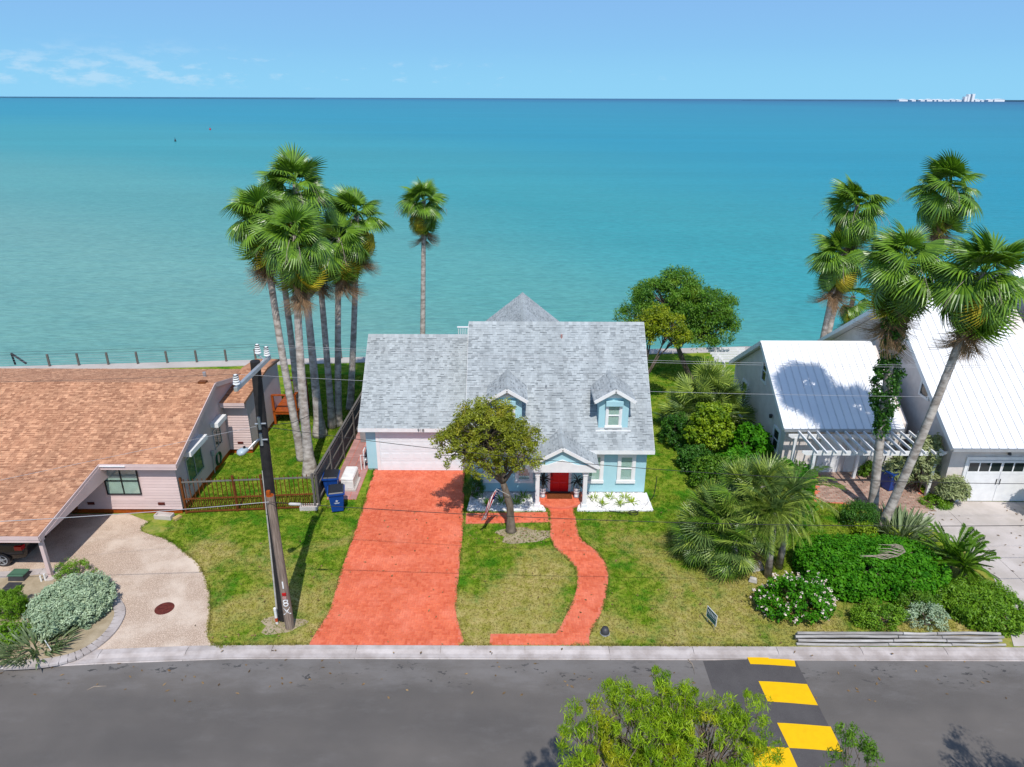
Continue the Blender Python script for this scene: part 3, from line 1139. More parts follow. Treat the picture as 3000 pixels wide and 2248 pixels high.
# ================================================================== houses: shared pieces
def shingles(host, o, u, v, L, H, mat, budget=0, rowh=0.138, xr=None, seed=1, wmin=0.12, wmax=0.25, dark=0.24):
    """courses of shingles on the plane o + u*x + v*y (eave at y = 0); lowest courses are single pieces"""
    rg = random.Random(seed)
    o, u, v = Vector(o), Vector(u).normalized(), Vector(v).normalized()
    n = u.cross(v).normalized()
    if n.z < 0:
        n = -n
    widths = [wmin + (wmax - wmin) * k / 4 for k in range(5)]
    cache = {}

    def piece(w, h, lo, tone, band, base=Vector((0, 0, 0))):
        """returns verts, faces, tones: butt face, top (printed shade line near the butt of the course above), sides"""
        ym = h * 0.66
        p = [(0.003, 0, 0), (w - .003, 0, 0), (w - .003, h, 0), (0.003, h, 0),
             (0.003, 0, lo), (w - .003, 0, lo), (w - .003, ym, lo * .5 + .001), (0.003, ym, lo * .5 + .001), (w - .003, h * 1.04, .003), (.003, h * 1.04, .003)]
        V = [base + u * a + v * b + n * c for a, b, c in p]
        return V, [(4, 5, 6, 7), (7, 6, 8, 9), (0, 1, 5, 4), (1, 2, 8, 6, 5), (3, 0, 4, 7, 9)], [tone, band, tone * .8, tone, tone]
    rest = MB()
    cnt = 0
    wide = mat is M['shingle_tan']
    rows = int(H / rowh + 0.99)
    for j in range(rows):
        y = j * rowh
        h = min(rowh, H - y)
        if h < 0.02:
            break
        a, b = xr(y + h / 2) if xr else (0, L)
        x_ = a
        while x_ < b - 0.02:
            w = rg.choice(widths)
            if x_ + w > b or b - x_ - w < 0.09:
                w = b - x_
            tone = rg.choice((.68, .74, .8, .85, .92)) if rg.random() > 0.15 else rg.choice((.42, .52))
            if wide:
                tone = rg.choice((.3, .45, .55, .6, .7, .8, 1.0))
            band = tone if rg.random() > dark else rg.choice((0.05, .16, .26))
            lo = rg.choice((.008, .012, .02))
            if cnt < budget and w in widths:
                key = (w, tone, band, lo)
                if key not in cache:
                    m_ = MB()
                    V, F, T = piece(w, h, lo, tone, band)
                    for f, t in zip(F, T):
                        m_.F.append(list(f))
                        m_.M.append(0)
                        m_.T.append(t)
                    m_.V = [tuple(q) for q in V]
                    cache[key] = m_.mesh('shingle', [mat])
                put('shingle', cache[key], host, o + u * x_ + v * y)
                cnt += 1
            else:
                V, F, T = piece(w, h, lo, tone, band, o + u * x_ + v * y)
                k = len(rest.V)
                rest.V += [tuple(q) for q in V]
                for f, t in zip(F, T):
                    rest.F.append([i + k for i in f])
                    rest.M.append(0)
                    rest.T.append(t)
            x_ += w
    if rest.V:
        q = rest.build('shingles', [mat], host, fix=False)
        q['kind'] = 'stuff'


def window(parent, x0, x1, z0, z1, Y, name='window', casing=0.13, mats=None, sub=True, hood=True, blind=True, split=True):
    """upright sash window in a wall facing -Y: casing, hood, sill, blind, two panes"""
    wm = M['white']
    f = MB()
    d = 0.07
    f.box(x0 - casing, Y - d, z0, x0, Y + .02, z1)
    f.box(x1, Y - d, z0, x1 + casing, Y + .02, z1)
    f.box(x0 - casing, Y - d - .002, z1, x1 + casing, Y + .02, z1 + casing)
    f.box(x0 - casing - .03, Y - d - .03, z0 - casing, x1 + casing + .03, Y + .02, z0)
    if hood:
        f.box(x0 - casing - .05, Y - d - .05, z1 + casing, x1 + casing + .05, Y + .02, z1 + casing + .05)
    zm = (z0 + z1) / 2
    sh = .04
    for a, b, yy in (((z0, zm + .02, -.03)), ((zm, z1, -.01))) if split else ((z0, z1, -.02),):
        f.box(x0, Y + yy - .02, a, x0 + sh, Y + yy + .01, b)
        f.box(x1 - sh, Y + yy - .02, a, x1, Y + yy + .01, b)
        f.box(x0 + sh, Y + yy - .02, a, x1 - sh, Y + yy + .01, a + sh)
        f.box(x0 + sh, Y + yy - .02, b - sh, x1 - sh, Y + yy + .01, b)
    w = f.build(name, [wm], parent)
    host = w if sub else parent
    for a, b, yy in (((z0, zm + .02, -.03)), ((zm, z1, -.01))) if split else ((z0, z1, -.02),):
        MB().box(x0 + sh, Y + yy - .006, a + sh, x1 - sh, Y + yy, b - sh).build('pane', [M['glass']], host)
    if blind:
        b = MB()
        z = z0 + .03
        while z < z1 - .03:
            b.hexa([(x0 + .045, Y - .010, z), (x1 - .045, Y - .010, z), (x1 - .045, Y + .004, z + .034), (x0 + .045, Y + .004, z + .034),
                    (x0 + .045, Y - .008, z + .002), (x1 - .045, Y - .008, z + .002), (x1 - .045, Y + .006, z + .036), (x0 + .045, Y + .006, z + .036)])
            z += .05
        b.build('blind', [M['blind']], host)
    else:
        MB().box(x0, Y - .008, z0, x1, Y - .002, z1).build('backing', [M['dark_glass']], host)
    return w


def text(name, body, size, loc, rot, mat, parent, align='CENTER', depth=0.004):
    cu = bpy.data.curves.new(name, 'FONT')
    cu.body = body
    cu.size = size
    cu.align_x = align
    cu.align_y = 'CENTER'
    cu.extrude = depth
    o = bpy.data.objects.new(name, cu)
    COL.objects.link(o)
    me = bpy.data.meshes.new_from_object(o.evaluated_get(bpy.context.evaluated_depsgraph_get()))
    bpy.data.objects.remove(o)
    me.materials.clear()
    me.materials.append(mat)
    o = put(name, me)
    if parent is not None:
        o.parent = parent
    o.location = Vector(loc) - org(parent)
    o.rotation_euler = rot
    return o


# ================================================================== the pale blue house
BH = thing('blue_house', 'pale blue two storey house with grey shingle roof, two dormers and a red front door', 'house', (0, 33, 0))
EY, EZ, RY, RZ = 30.24, 2.70, 35.36, 7.58           # main eave and ridge
MX0, MX1 = -2.29, 6.94
GY, GZ, GRY, GRZ = 32.6, 2.70, 36.83, 6.38          # garage eave and ridge
GX0 = -7.95
SL, GSL = (RZ - EZ) / (RY - EY), (GRZ - GZ) / (GRY - GY)
mb = MB()
rz = lambda y: EZ + SL * (y - EY)
gz = lambda y: GZ + GSL * (y - GY)
BY = 2 * RY - 30.66
mb.extr([(30.66, 0.12), (30.66, rz(30.66) - .22), (RY, RZ - .25), (BY, rz(30.66) - .22), (BY, .12)], MX0 + .25, MX1 - .26, 'X')
GBY = 2 * GRY - 33.0
mb.extr([(33.0, 0.1), (33.0, gz(33.0) - .22), (GRY, GRZ - .25), (GBY, gz(33) - .22), (GBY, .1)], GX0 + .26, MX0 + .248, 'X')
mb.extr([(-1.75, .12), (3.0, .12), (3.0, 5.2), (.63, 7.05), (-1.75, 5.2)], RY + .4, 41.6, 'Y')
mb.build('wall', [M['blue_wall']], BH)
fb = MB()
fb.box(MX0 + .27, 30.68, -0.05, MX1 - .28, 40, .12)
fb.box(GX0 + .28, 33.02, -.05, MX0 + .25, 40, .1)
fb.build('foundation', [M['grey_metal']], BH)


def gable_roof(parent, x0, x1, ey, ez, ry, rz_, name='roof', mat='shingle_grey', budget=0, seed=1, th=.11, fascia=True):
    r = MB()
    by = 2 * ry - ey
    r.extr([(ey, ez), (ry, rz_), (by, ez), (by, ez - th), (ry, rz_ - th * 1.3), (ey, ez - th)], x0, x1, 'X')
    ro = r.build(name, [M[mat]], parent)
    H = math.hypot(ry - ey, rz_ - ez)
    shingles(ro, (x0, ey - .02, ez - .01), (1, 0, 0), (0, ry - ey, rz_ - ez), x1 - x0, H, M[mat], budget, seed=seed)
    shingles(ro, (x1, by + .02, ez - .01), (-1, 0, 0), (0, ry - by, rz_ - ez), x1 - x0, H, M[mat], 0, seed=seed + 50)
    cap = MB()
    x_ = x0
    rg = random.Random(seed)
    while x_ < x1 - .05:
        w = min(.21, x1 - x_)
        t = rg.choice((.7, .8, .9, 1.0, .6))
        for sg in (-1, 1):
            dy, dz = .14 * sg, -.14 * (rz_ - ez) / (ry - ey)
            cap.hexa([(x_, ry, rz_ + .012), (x_ + w, ry, rz_ + .012), (x_ + w, ry + dy, rz_ + dz + .012), (x_, ry + dy, rz_ + dz + .012),
                      (x_, ry, rz_ + .034), (x_ + w, ry, rz_ + .026), (x_ + w, ry + dy, rz_ + dz + .026), (x_, ry + dy, rz_ + dz + .034)], 0, t)
        x_ += w
    cap.build('ridge_cap', [M[mat]], ro)
    if fascia:
        f = MB()
        f.box(x0 - .015, ey - .04, ez - .22, x1 + .015, ey + .0, ez - .012)
        f.box(x0 - .015, ey, ez - .22, x1 + .015, ey + .42, ez - .18)
        for xx in (x0 - .02, x1 - .015):
            for yy in (ey, by):
                a, b = Vector((xx + .0175, yy, ez - .17)), Vector((xx + .0175, ry, rz_ - .17))
                f.beam(a, b, .03, .15, (0, 0, 1))
        f.build('fascia', [M['white']], ro)
    return ro


main_roof = gable_roof(BH, MX0, MX1, EY, EZ, RY, RZ, budget=180, seed=21)
garage_roof = gable_roof(BH, GX0, MX0 - .01, GY, GZ, GRY, GRZ, budget=90, seed=22)
text('house_number', '918', .24, (-4.70, GY - .055, GZ - .115), (math.pi / 2, 0, 0), M['dark_metal'], BH)


def cross_gable(parent, xc, hw, y0, y1, zr, slope, name='roof', mat='shingle_grey', seed=1, th=.09, fascia_front=True, back=False, budget=0):
    """gable with its ridge along Y, front edge y0, running back to y1"""
    r = MB()
    ze = zr - slope * hw
    r.extr([(xc - hw, ze), (xc, zr), (xc + hw, ze), (xc + hw, ze - th), (xc, zr - th * 1.2), (xc - hw, ze - th)], y0, y1, 'Y')
    ro = r.build(name, [M[mat]], parent)
    H = math.hypot(hw, zr - ze)
    shingles(ro, (xc + hw + .015, y0, ze - .008), (0, 1, 0), (-hw, 0, zr - ze), y1 - y0, H, M[mat], budget, seed=seed)
    shingles(ro, (xc - hw - .015, y1, ze - .008), (0, -1, 0), (hw, 0, zr - ze), y1 - y0, H, M[mat], 0, seed=seed + 9)
    cap = MB()
    y_ = y0
    rg = random.Random(seed)
    while y_ < y1 - .05:
        w = min(.19, y1 - y_)
        t = rg.choice((.8, .9, 1.0, .65))
        for sg in (-1, 1):
            dx, dz = .15 * sg, -.15 * slope
            cap.hexa([(xc, y_, zr + .02), (xc + dx, y_, zr + dz + .02), (xc + dx, y_ + w, zr + dz + .012), (xc, y_ + w, zr + .012),
                      (xc, y_, zr + .042), (xc + dx, y_, zr + dz + .042), (xc + dx, y_ + w, zr + dz + .022), (xc, y_ + w, zr + .022)], 0, t)
        y_ += w
    cap.build('ridge_cap', [M[mat]], parent if parent is not BH else ro)
    if fascia_front:
        f = MB()
        for sg in (-1, 1):
            a, b = Vector((xc + sg * (hw + .01), y0 - .02, ze - .075)), Vector((xc, y0 - .02, zr - .075))
            f.beam(a, b, .05, .16, (0, 0, 1))
            f.box(xc + sg * hw - .02, y0, ze - .17, xc + sg * hw + .02, y1, ze - .012)
        f.build('fascia', [M['white']], parent if parent is not BH else ro)
    return ro


cross_gable(BH, .63, 2.7, RY + .3, 42.0, 7.42, .80, seed=31, fascia_front=False)

# dormers
for k, xc in enumerate((-.24, 4.97)):
    d = MB()
    hw = .725
    y0 = 31.07
    d.extr([(xc - hw, 3.3), (xc + hw, 3.3), (xc + hw, 5.06), (xc, 5.52), (xc - hw, 5.06)], y0, 34.0, 'Y')
    dm = d.build('dormer', [M['blue_wall']], BH)
    cross_gable(dm, xc, .98, y0 - .27, 33.7, 5.66, .62, name='dormer_roof', seed=40 + k)
    t = MB()
    t.extr([(xc - .62, 5.10), (xc + .62, 5.10), (xc, 5.47)], y0 - .03, y0 + .02, 'Y')
    t.build('gable_trim', [M['white']], dm)
    t = MB()
    t.box(xc - .42, y0 - .20, 4.72, xc + .42, y0 - .001, 4.98)
    t.build('awning', [M['blue_wall']], dm, bevel=.01)
    window(dm, xc - .29, xc + .29, 3.62, 4.72, y0, 'dormer_window', casing=.11, sub=False, hood=False)
    t = MB()
    t.box(xc - .86, y0 - .16, 3.32, xc + .86, y0 + .02, 3.42)
    t.build('sill', [M['white']], dm)

# windows of the front wall
FY = 30.66
for xc in (-.95, .62, 4.12, 5.70):
    window(BH, xc - .30, xc + .30, .80, 2.12, FY, casing=.15)

# garage door: four sections of raised panels
GDX0, GDX1 = -6.98, -2.45
gd = MB()
gd.box(GDX0, 32.97, .03, GDX1, 32.99, 2.32)
gdo = gd.build('garage_door', [M['white']], BH)
for r in range(4):
    z0, z1 = .04 + r * .57, .04 + (r + 1) * .57 - .012
    p = MB()
    p.box(GDX0, 32.935, z0, GDX1, 32.968, z1)
    n = 8
    w = (GDX1 - GDX0) / n
    for i in range(n):
        x0, x1 = GDX0 + i * w + .06, GDX0 + (i + 1) * w - .06
        p.hexa([(x0, 32.934, z0 + .1), (x1, 32.934, z0 + .1), (x1, 32.934, z1 - .1), (x0, 32.934, z1 - .1)][::-1] +
               [(x0 + .03, 32.928, z0 + .13), (x1 - .03, 32.928, z0 + .13), (x1 - .03, 32.928, z1 - .13), (x0 + .03, 32.928, z1 - .13)][::-1])
    p.build('panel', [M['bounce_offset_white']], gdo)
t = MB()
t.box(GDX0 - .18, 32.93, 0, GDX0 - .005, 33.01, 2.34)
t.box(GDX1 + .005, 32.93, 0, GDX1 + .18, 33.01, 2.34)
t.box(GDX0 - .18, 32.928, 2.34, GDX1 + .18, 33.01, 2.50)
t.build('door_frame', [M['white']], BH)

# porch
PC, PH = 2.38, 1.72
porch = MB()
pts = [(PC - 1.15, 30.64)] + [(PC + 1.15 * math.cos(a), 30.05 + .95 * math.sin(a) * 1.0) for a in [math.pi + i * math.pi / 16 for i in range(17)]] + [(PC + 1.15, 30.64)]
porch.prism(pts, 0.02, .13, 0, .5)
pp = porch.build('porch_slab', [M['joint']], BH)
bricks(pp, pts, .142, 140, seed=9)
pr = cross_gable(BH, PC, PH, 28.98, 31.2, 3.46, .57, name='porch_roof', seed=61, budget=0)
fr = MB()
zt = lambda x_: 3.46 - .57 * abs(x_ - PC) - .14
fr.extr([(PC - 1.58, 2.5), (PC - .05, 3.32), (PC + .05, 3.32), (PC + 1.58, 2.5)], 29.12, 30.6, 'Y')
fr.build('porch_gable', [M['blue_wall']], BH)
bm_ = MB()
bm_.extr([(PC - 1.62, 2.12), (PC - 1.62, 2.50), (PC - .72, 2.50), (PC, 2.78), (PC + .72, 2.50), (PC + 1.62, 2.50), (PC + 1.62, 2.12)], 29.04, 29.11, 'Y')
bm_.box(PC - 1.42, 29.11, 2.14, PC - 1.2, 30.6, 2.42)
bm_.box(PC + 1.2, 29.11, 2.14, PC + 1.42, 30.6, 2.42)
bm_.build('porch_beam', [M['white']], BH)
for sx in (-1.14, 1.14):
    cx = PC + sx
    c = MB()
    c.box(cx - .10, 29.18, .25, cx + .10, 29.38, 2.12)
    c.box(cx - .15, 29.13, .0, cx + .15, 29.43, .28)
    c.box(cx - .14, 29.14, 2.0, cx + .14, 29.42, 2.118)
    c.box(cx - .125, 29.155, 1.86, cx + .125, 29.405, 1.92)
    c.build('column', [M['white']], BH, bevel=.008)
    c = MB()
    c.box(min(cx, PC + sx * 1.75), 28.98, -.02, max(cx, PC + sx * 1.75), 29.13, .09)
    c.build('plinth', [M['white']], BH)

# red door with panels
dr = MB()
DX0, DX1 = 1.93, 2.85
dr.box(DX0, 30.60, .17, DX1, 30.655, 2.24)
dro = dr.build('front_door', [M['red_door']], BH)
for r in range(4):
    for c_ in range(2):
        x0 = DX0 + .10 + c_ * .38
        z0 = .28 + r * .48
        MB().hexa([(x0, 30.599, z0), (x0 + .33, 30.599, z0), (x0 + .33, 30.599, z0 + .4), (x0, 30.599, z0 + .4)][::-1] +
                  [(x0 + .03, 30.585, z0 + .03), (x0 + .30, 30.585, z0 + .03), (x0 + .30, 30.585, z0 + .37), (x0 + .03, 30.585, z0 + .37)][::-1]).build('panel', [M['red_door']], dro)
MB().tube([(DX0 + .07, 30.58, 1.05), (DX0 + .07, 30.58, 1.35)], .014, 8).box(DX0 + .045, 30.585, 1.0, DX0 + .095, 30.6, 1.45).build('handle', [M['black_metal']], dro)
t = MB()
t.box(DX0 - .13, 30.59, .14, DX0 - .004, 30.67, 2.36)
t.box(DX1 + .004, 30.59, .14, DX1 + .13, 30.67, 2.36)
t.box(DX0 - .13, 30.588, 2.25, DX1 + .13, 30.67, 2.40)
t.build('door_frame', [M['white']], BH)
MB().box(DX0 - .1, 30.48, .141, DX1 + .1, 30.6, .168).build('threshold', [M['dark_metal']], BH)
# balcony rail glimpsed behind the garage ridge
t = MB()
p0 = A(1342, 960, 39.5)
for i in range(8):
    xx = p0.x + i * .11
    t.box(xx, 39.48, p0.z - 1.0, xx + .03, 39.52, p0.z)
t.box(p0.x - .05, 39.44, p0.z, p0.x + 1.2, 39.56, p0.z + .06)
t.build('balcony_rail', [M['white']], BH)
# small vents standing on the roof
for nm, px, py in (('a', 1645, 990), ('b', 1600, 1138)):
    d = ray(px, py)
    k = (EZ - SL * EY - CAM_H) / (d.z - SL * d.y)
    p = Vector((d.x * k, d.y * k, CAM_H + d.z * k))
    MB().lathe((p.x, p.y, p.z - .1), [(.05, 0), (.05, .28), (.0, .30)], 10).build('roof_vent', [M['pink_paver'] if nm == 'a' else M['grey_metal']], BH)

# ================================================================== the pink house
PHs = thing('pink_house', 'pale pink clapboard house with brown shingle roof and open carport', 'house', (-20, 33, 0))
PE, PZ, PRY, PRZ = 28.3, 2.91, 33.6, 4.79
PS0, PS1, PS = (PZ - 2.21) / (PE - 23.6), (PRZ - PZ) / (PRY - PE), .262
pz = lambda y: 2.21 + PS0 * (y - 23.6) if y <= PE else (PZ + PS1 * (y - PE) if y <= PRY else PRZ - PS * (y - PRY))
PXR = -15.42
pw = MB()
pw.extr([(28.67, .28), (28.67, pz(28.67) - .14), (PRY, pz(PRY) - .16), (39.0, pz(39.0) - .14), (39.0, .28)], -34, -15.74, 'X')
pw.extr([(34.84, .28), (34.84, 3.2), (38.4, 3.65), (40.4, 3.4), (40.4, .28)], -15.739, -14.49, 'X')
pw.build('wall', [M['pink_wall']], PHs)
ps = MB()
ps.box(-34, 28.72, -.05, -15.78, 39.3, .28)
ps.box(-15.8, 34.9, -.05, -14.54, 40.3, .28)
ps.build('skirting', [M['orange_wood']], PHs)
# clapboards: front wall and the wing's front
WX0, WX1, WZ0, WZ1 = -19.1, -17.48, 1.09, 2.46
z = .28
while z < 3.05:
    z1 = min(z + .15, 3.1)
    zf = min(z1, 2.80)
    spans = [(-24.0, -15.70)]
    if z1 > WZ0 - .08 and z < WZ1 + .08:
        spans = [(-24.0, WX0 - .09), (WX1 + .09, -15.70)]
    for a, b in (spans if zf > z + .02 else []):
        MB().hexa([(a, 28.641, z), (b, 28.641, z), (b, 28.672, z), (a, 28.672, z), (a, 28.662, zf), (b, 28.662, zf), (b, 28.672, zf), (a, 28.672, zf)], 0, R0.random()).build('siding_board', [M['pink_wall']], PHs)
    MB().hexa([(-15.70, 34.80, z), (-14.47, 34.80, z), (-14.47, 34.842, z), (-15.70, 34.842, z), (-15.70, 34.832, z1), (-14.47, 34.832, z1), (-14.47, 34.842, z1), (-15.70, 34.842, z1)], 0, R0.random()).build('siding_board', [M['pink_wall']], PHs)
    z += .15
# front window, black frame, four lights
wf = MB()
for x_ in (WX0, (WX0 + WX1) / 2 - .025, WX1 - .05):
    wf.box(x_, 28.60, WZ0, x_ + .05, 28.66, WZ1)
for z_ in (WZ0, WZ0 + .72, WZ1 - .05):
    wf.box(WX0 + .001, 28.605, z_, WX1 - .001, 28.655, z_ + .05)
wfo = wf.build('window', [M['black_metal']], PHs)
M['blue_glass'] = simple('curtained_glass', S(188, 212, 218), S(150, 186, 196), 1.2, 0.08, 0.6)
for a, b in ((WX0 + .05, (WX0 + WX1) / 2 - .025), ((WX0 + WX1) / 2 + .025, WX1 - .05)):
    for c, d in ((WZ0 + .05, WZ0 + .72), (WZ0 + .77, WZ1 - .05)):
        MB().box(a, 28.63, c, b, 28.636, d).build('pane', [M['glass']], wfo)
MB().box(WX0 + .03, 28.64, WZ0 + .02, WX1 - .03, 28.662, WZ1 - .5).build('curtain', [M['blind']], wfo)
MB().box(WX0 + .03, 28.645, WZ1 - .5, WX1 - .03, 28.664, WZ1 - .02).build('valance', [M['grey_metal']], wfo)
MB().box(WX0 - .15, 28.2, WZ1 + .34, WX1 - .25, 28.67, WZ1 + .38).build('window_hood', [M['white']], PHs)

# the big roof: one slope down to the carport on the left, cut back over the house on the right
r = MB()
CXR, CE = -18.95, 23.6
th = .2
top = [(-34, CE, pz(CE)), (CXR, CE, pz(CE)), (CXR, PE, pz(PE)), (PXR, PE, pz(PE)), (PXR, PRY, pz(PRY)), (-34, PRY, pz(PRY)), (-34, PE, pz(PE))]
bot = [(x_, y_, z_ - th) for x_, y_, z_ in top]
r.add(top + bot, [(0, 1, 2, 6), (6, 2, 3, 4, 5), (13, 9, 8, 7), (12, 11, 10, 9, 13)] + [(i, (i + 1) % 7, 7 + (i + 1) % 7, 7 + i) for i in range(7)])
BE = 39.6
top = [(-34, PRY, pz(PRY)), (PXR, PRY, pz(PRY)), (PXR, 36.6, pz(36.6)), (-15.72, 36.6, pz(36.6)), (-15.72, BE, pz(BE)), (-34, BE, pz(BE))]
bot = [(x_, y_, z_ - th) for x_, y_, z_ in top]
r.add(top + bot, [(0, 1, 2, 3, 4, 5), (11, 10, 9, 8, 7, 6)] + [(i, (i + 1) % 6, 6 + (i + 1) % 6, 6 + i) for i in range(6)])
pro = r.build('roof', [M['shingle_tan']], PHs)
ks = math.hypot(1, PS)
shingles(pro, (-34, CE - .02, pz(CE)), (1, 0, 0), (0, 1, PS0), 34 + CXR, (PE - CE) * math.hypot(1, PS0), M['shingle_tan'], 150, seed=71, dark=.22, xr=lambda y: (3.2, 34 + CXR))
shingles(pro, (-34, PE - .02, pz(PE)), (1, 0, 0), (0, 1, PS1), 34 + PXR, (PRY - PE) * math.hypot(1, PS1), M['shingle_tan'], 70, seed=74, dark=.22, xr=lambda y: (4, 34 + PXR))
shingles(pro, (PXR, BE, pz(BE)), (-1, 0, 0), (0, -1, PS), 18.7, (BE - PRY) * ks, M['shingle_tan'], 0, seed=72, dark=.15, xr=lambda y: (.4 if y < 3.8 else 0, 18.7))
f = MB()
for a, b, yy in ((-34, CXR + .02, CE), (CXR + .02, PXR + .02, PE)):
    f.box(a, yy - .05, pz(yy) - .17, b, yy - .022, pz(yy) - .005, 0)
    f.box(a, yy - .03, pz(yy) - .30, b, yy + .0, pz(yy) - .172, 0)
fo = f.build('fascia', [M['pink_wall']], PHs)
for a, b, xx in ((CE, PE, CXR), (PE, PRY, PXR), (PRY, 36.6, PXR)):
    MB().beam((xx + .02, a, pz(a) - .13), (xx + .02, b, pz(b) - .13), .04, .24).build('rake_board', [M['pink_wall']], PHs)
# wing roof
r = MB()
r.add([(-15.9, 34.4, 3.29), (-14.40, 34.4, 3.29), (-14.40, 38.5, 3.76), (-15.9, 38.5, 3.76), (-14.40, 40.7, 3.5), (-15.9, 40.7, 3.5),
       (-15.9, 34.4, 3.17), (-14.40, 34.4, 3.17), (-14.40, 38.5, 3.64), (-15.9, 38.5, 3.64), (-14.40, 40.7, 3.38), (-15.9, 40.7, 3.38)],
      [(0, 1, 2, 3), (3, 2, 4, 5), (9, 8, 7, 6), (11, 10, 8, 9), (0, 6, 7, 1), (1, 7, 8, 2), (2, 8, 10, 4), (4, 10, 11, 5), (3, 9, 6, 0), (5, 11, 9, 3)])
wro = r.build('wing_roof', [M['shingle_tan']], PHs)
shingles(wro, (-15.72, 34.38, 3.29), (1, 0, 0), (0, 4.1, .47), 1.32, 4.12, M['shingle_tan'], 40, seed=73, dark=.2)
f = MB()
f.box(-15.72, 34.34, 3.12, -14.38, 34.375, 3.285)
f.box(-15.72, 34.375, 3.0, -14.40, 34.40, 3.14)
f.build('wing_fascia', [M['pink_wall']], PHs)
# carport posts, beam and its small side gable
for x_ in (-19.08, -24.2):
    c = MB()
    c.box(x_ - .075, 23.75, .1, x_ + .075, 23.90, 2.02)
    c.build('carport_post', [M['pink_wall']], PHs, bevel=.006)
    MB().lathe((x_, 23.83, -.02), [(.28, 0), (.28, .10), (.26, .12)], 14).build('post_base', [M['concrete']], PHs)
MB().box(-34, 23.72, 1.86, -18.95, 23.92, 2.03).build('carport_beam', [M['pink_wall']], PHs)
MB().extr([(23.95, 2.0), (28.66, 2.0), (28.66, pz(28.66) - .2), (23.95, pz(23.95) - .2)], -18.98, -18.90, 'X').build('carport_gable', [M['pink_wall']], PHs)
MB().box(-34, 28.60, .1, -20.7, 28.66, 2.2).build('carport_back_wall', [M['brown_wood']], PHs)
for x_, y_ in ((-20.0, 28.638), (-16.65, 28.638), (-15.1, 34.808)):
    v = MB()
    v.box(x_ - .16, y_ - .02, .52 if y_ < 30 else .62, x_ + .16, y_ + .004, .66 if y_ < 30 else .76)
    for k in range(3):
        zz = (.54 if y_ < 30 else .64) + k * .04
        v.box(x_ - .14, y_ - .03, zz, x_ + .14, y_ - .02, zz + .018)
    v.build('wall_vent', [M['rust']], PHs)
# two windows with white awnings in the side wall
M['teal_glass'] = simple('teal_glass', S(70, 120, 108), S(40, 88, 80), 2.5, 0.06, 0.6)
XW = -15.74
for y0, y1, z0, z1, hz in ((29.75, 31.5, .95, 2.3, 2.55), (33.05, 34.0, 1.15, 2.25, 2.5)):
    w = MB()
    w.box(XW - .01, y0, z0, XW + .05, y0 + .07, z1)
    w.box(XW - .01, y1 - .07, z0, XW + .05, y1, z1)
    w.box(XW - .01, y0 + .07, z0, XW + .05, y1 - .07, z0 + .07)
    w.box(XW - .01, y0 + .07, z1 - .07, XW + .05, y1 - .07, z1)
    w.box(XW - .01, (y0 + y1) / 2 - .025, z0 + .07, XW + .04, (y0 + y1) / 2 + .025, z1 - .07)
    wo = w.build('side_window', [M['grey_metal']], PHs)
    for a, b in ((y0 + .07, (y0 + y1) / 2 - .025), ((y0 + y1) / 2 + .025, y1 - .07)):
        MB().box(XW + .005, a, z0 + .07, XW + .02, b, z1 - .07).build('pane', [M['teal_glass']], wo)
    MB().box(XW, y0 - .1, hz - .0, XW + .42, y1 + .1, hz + .26).build('awning', [M['white']], PHs, bevel=.01)
# meter and pipe
MB().lathe((XW + .08, 32.5, 1.25), [(.0, -.16), (.09, -.14), (.09, .14), (.0, .16)], 10).tube([(XW + .06, 32.5, 1.1), (XW + .06, 32.45, .1)], .025, 6).build('meter', [M['grey_metal']], PHs)
for px, py in ((600, 1104), (594, 1121)):
    d = ray(px, py)
    k = (PRZ + PS * PRY - CAM_H) / (d.z + PS * d.y)
    p = Vector((d.x * k, d.y * k, CAM_H + d.z * k))
    if py < 1110:
        MB().lathe((p.x, p.y, p.z - .05), [(.09, 0), (.09, .32), (.0, .33)], 10).build('roof_vent', [M['grey_metal']], PHs)
    else:
        MB().box(p.x - .2, p.y - .15, p.z - .02, p.x + .2, p.y + .15, p.z + .08).build('roof_vent', [M['brown_wood']], PHs)

# deck with orange rails behind the wing
DK = thing('wooden_deck', 'orange stained wooden deck with open railing behind the pink house', 'deck', (-13.7, 39.8, 0))
for i in range(9):
    MB().box(-14.48, 38.6 + i * .28, .82, -13.0, 38.6 + i * .28 + .25, .88, 0, R0.random()).build('deck_board', [M['orange_wood']], DK)
for x_, y_ in ((-13.06, 38.66), (-13.06, 39.9), (-13.06, 41.05), (-14.42, 38.66)):
    MB().box(x_ - .06, y_ - .06, 0, x_ + .06, y_ + .06, 1.95).build('deck_post', [M['orange_wood']], DK)
for a, b in (((-13.06, 38.66), (-13.06, 41.05)), ((-14.42, 38.66), (-13.06, 38.66)), ((-14.42, 41.05), (-13.06, 41.05))):
    MB().beam((*a, 1.93), (*b, 1.93), .16, .06).build('rail', [M['orange_wood']], DK)
    MB().beam((*a, .75), (*b, .75), .05, .18).build('rim_board', [M['orange_wood']], DK)

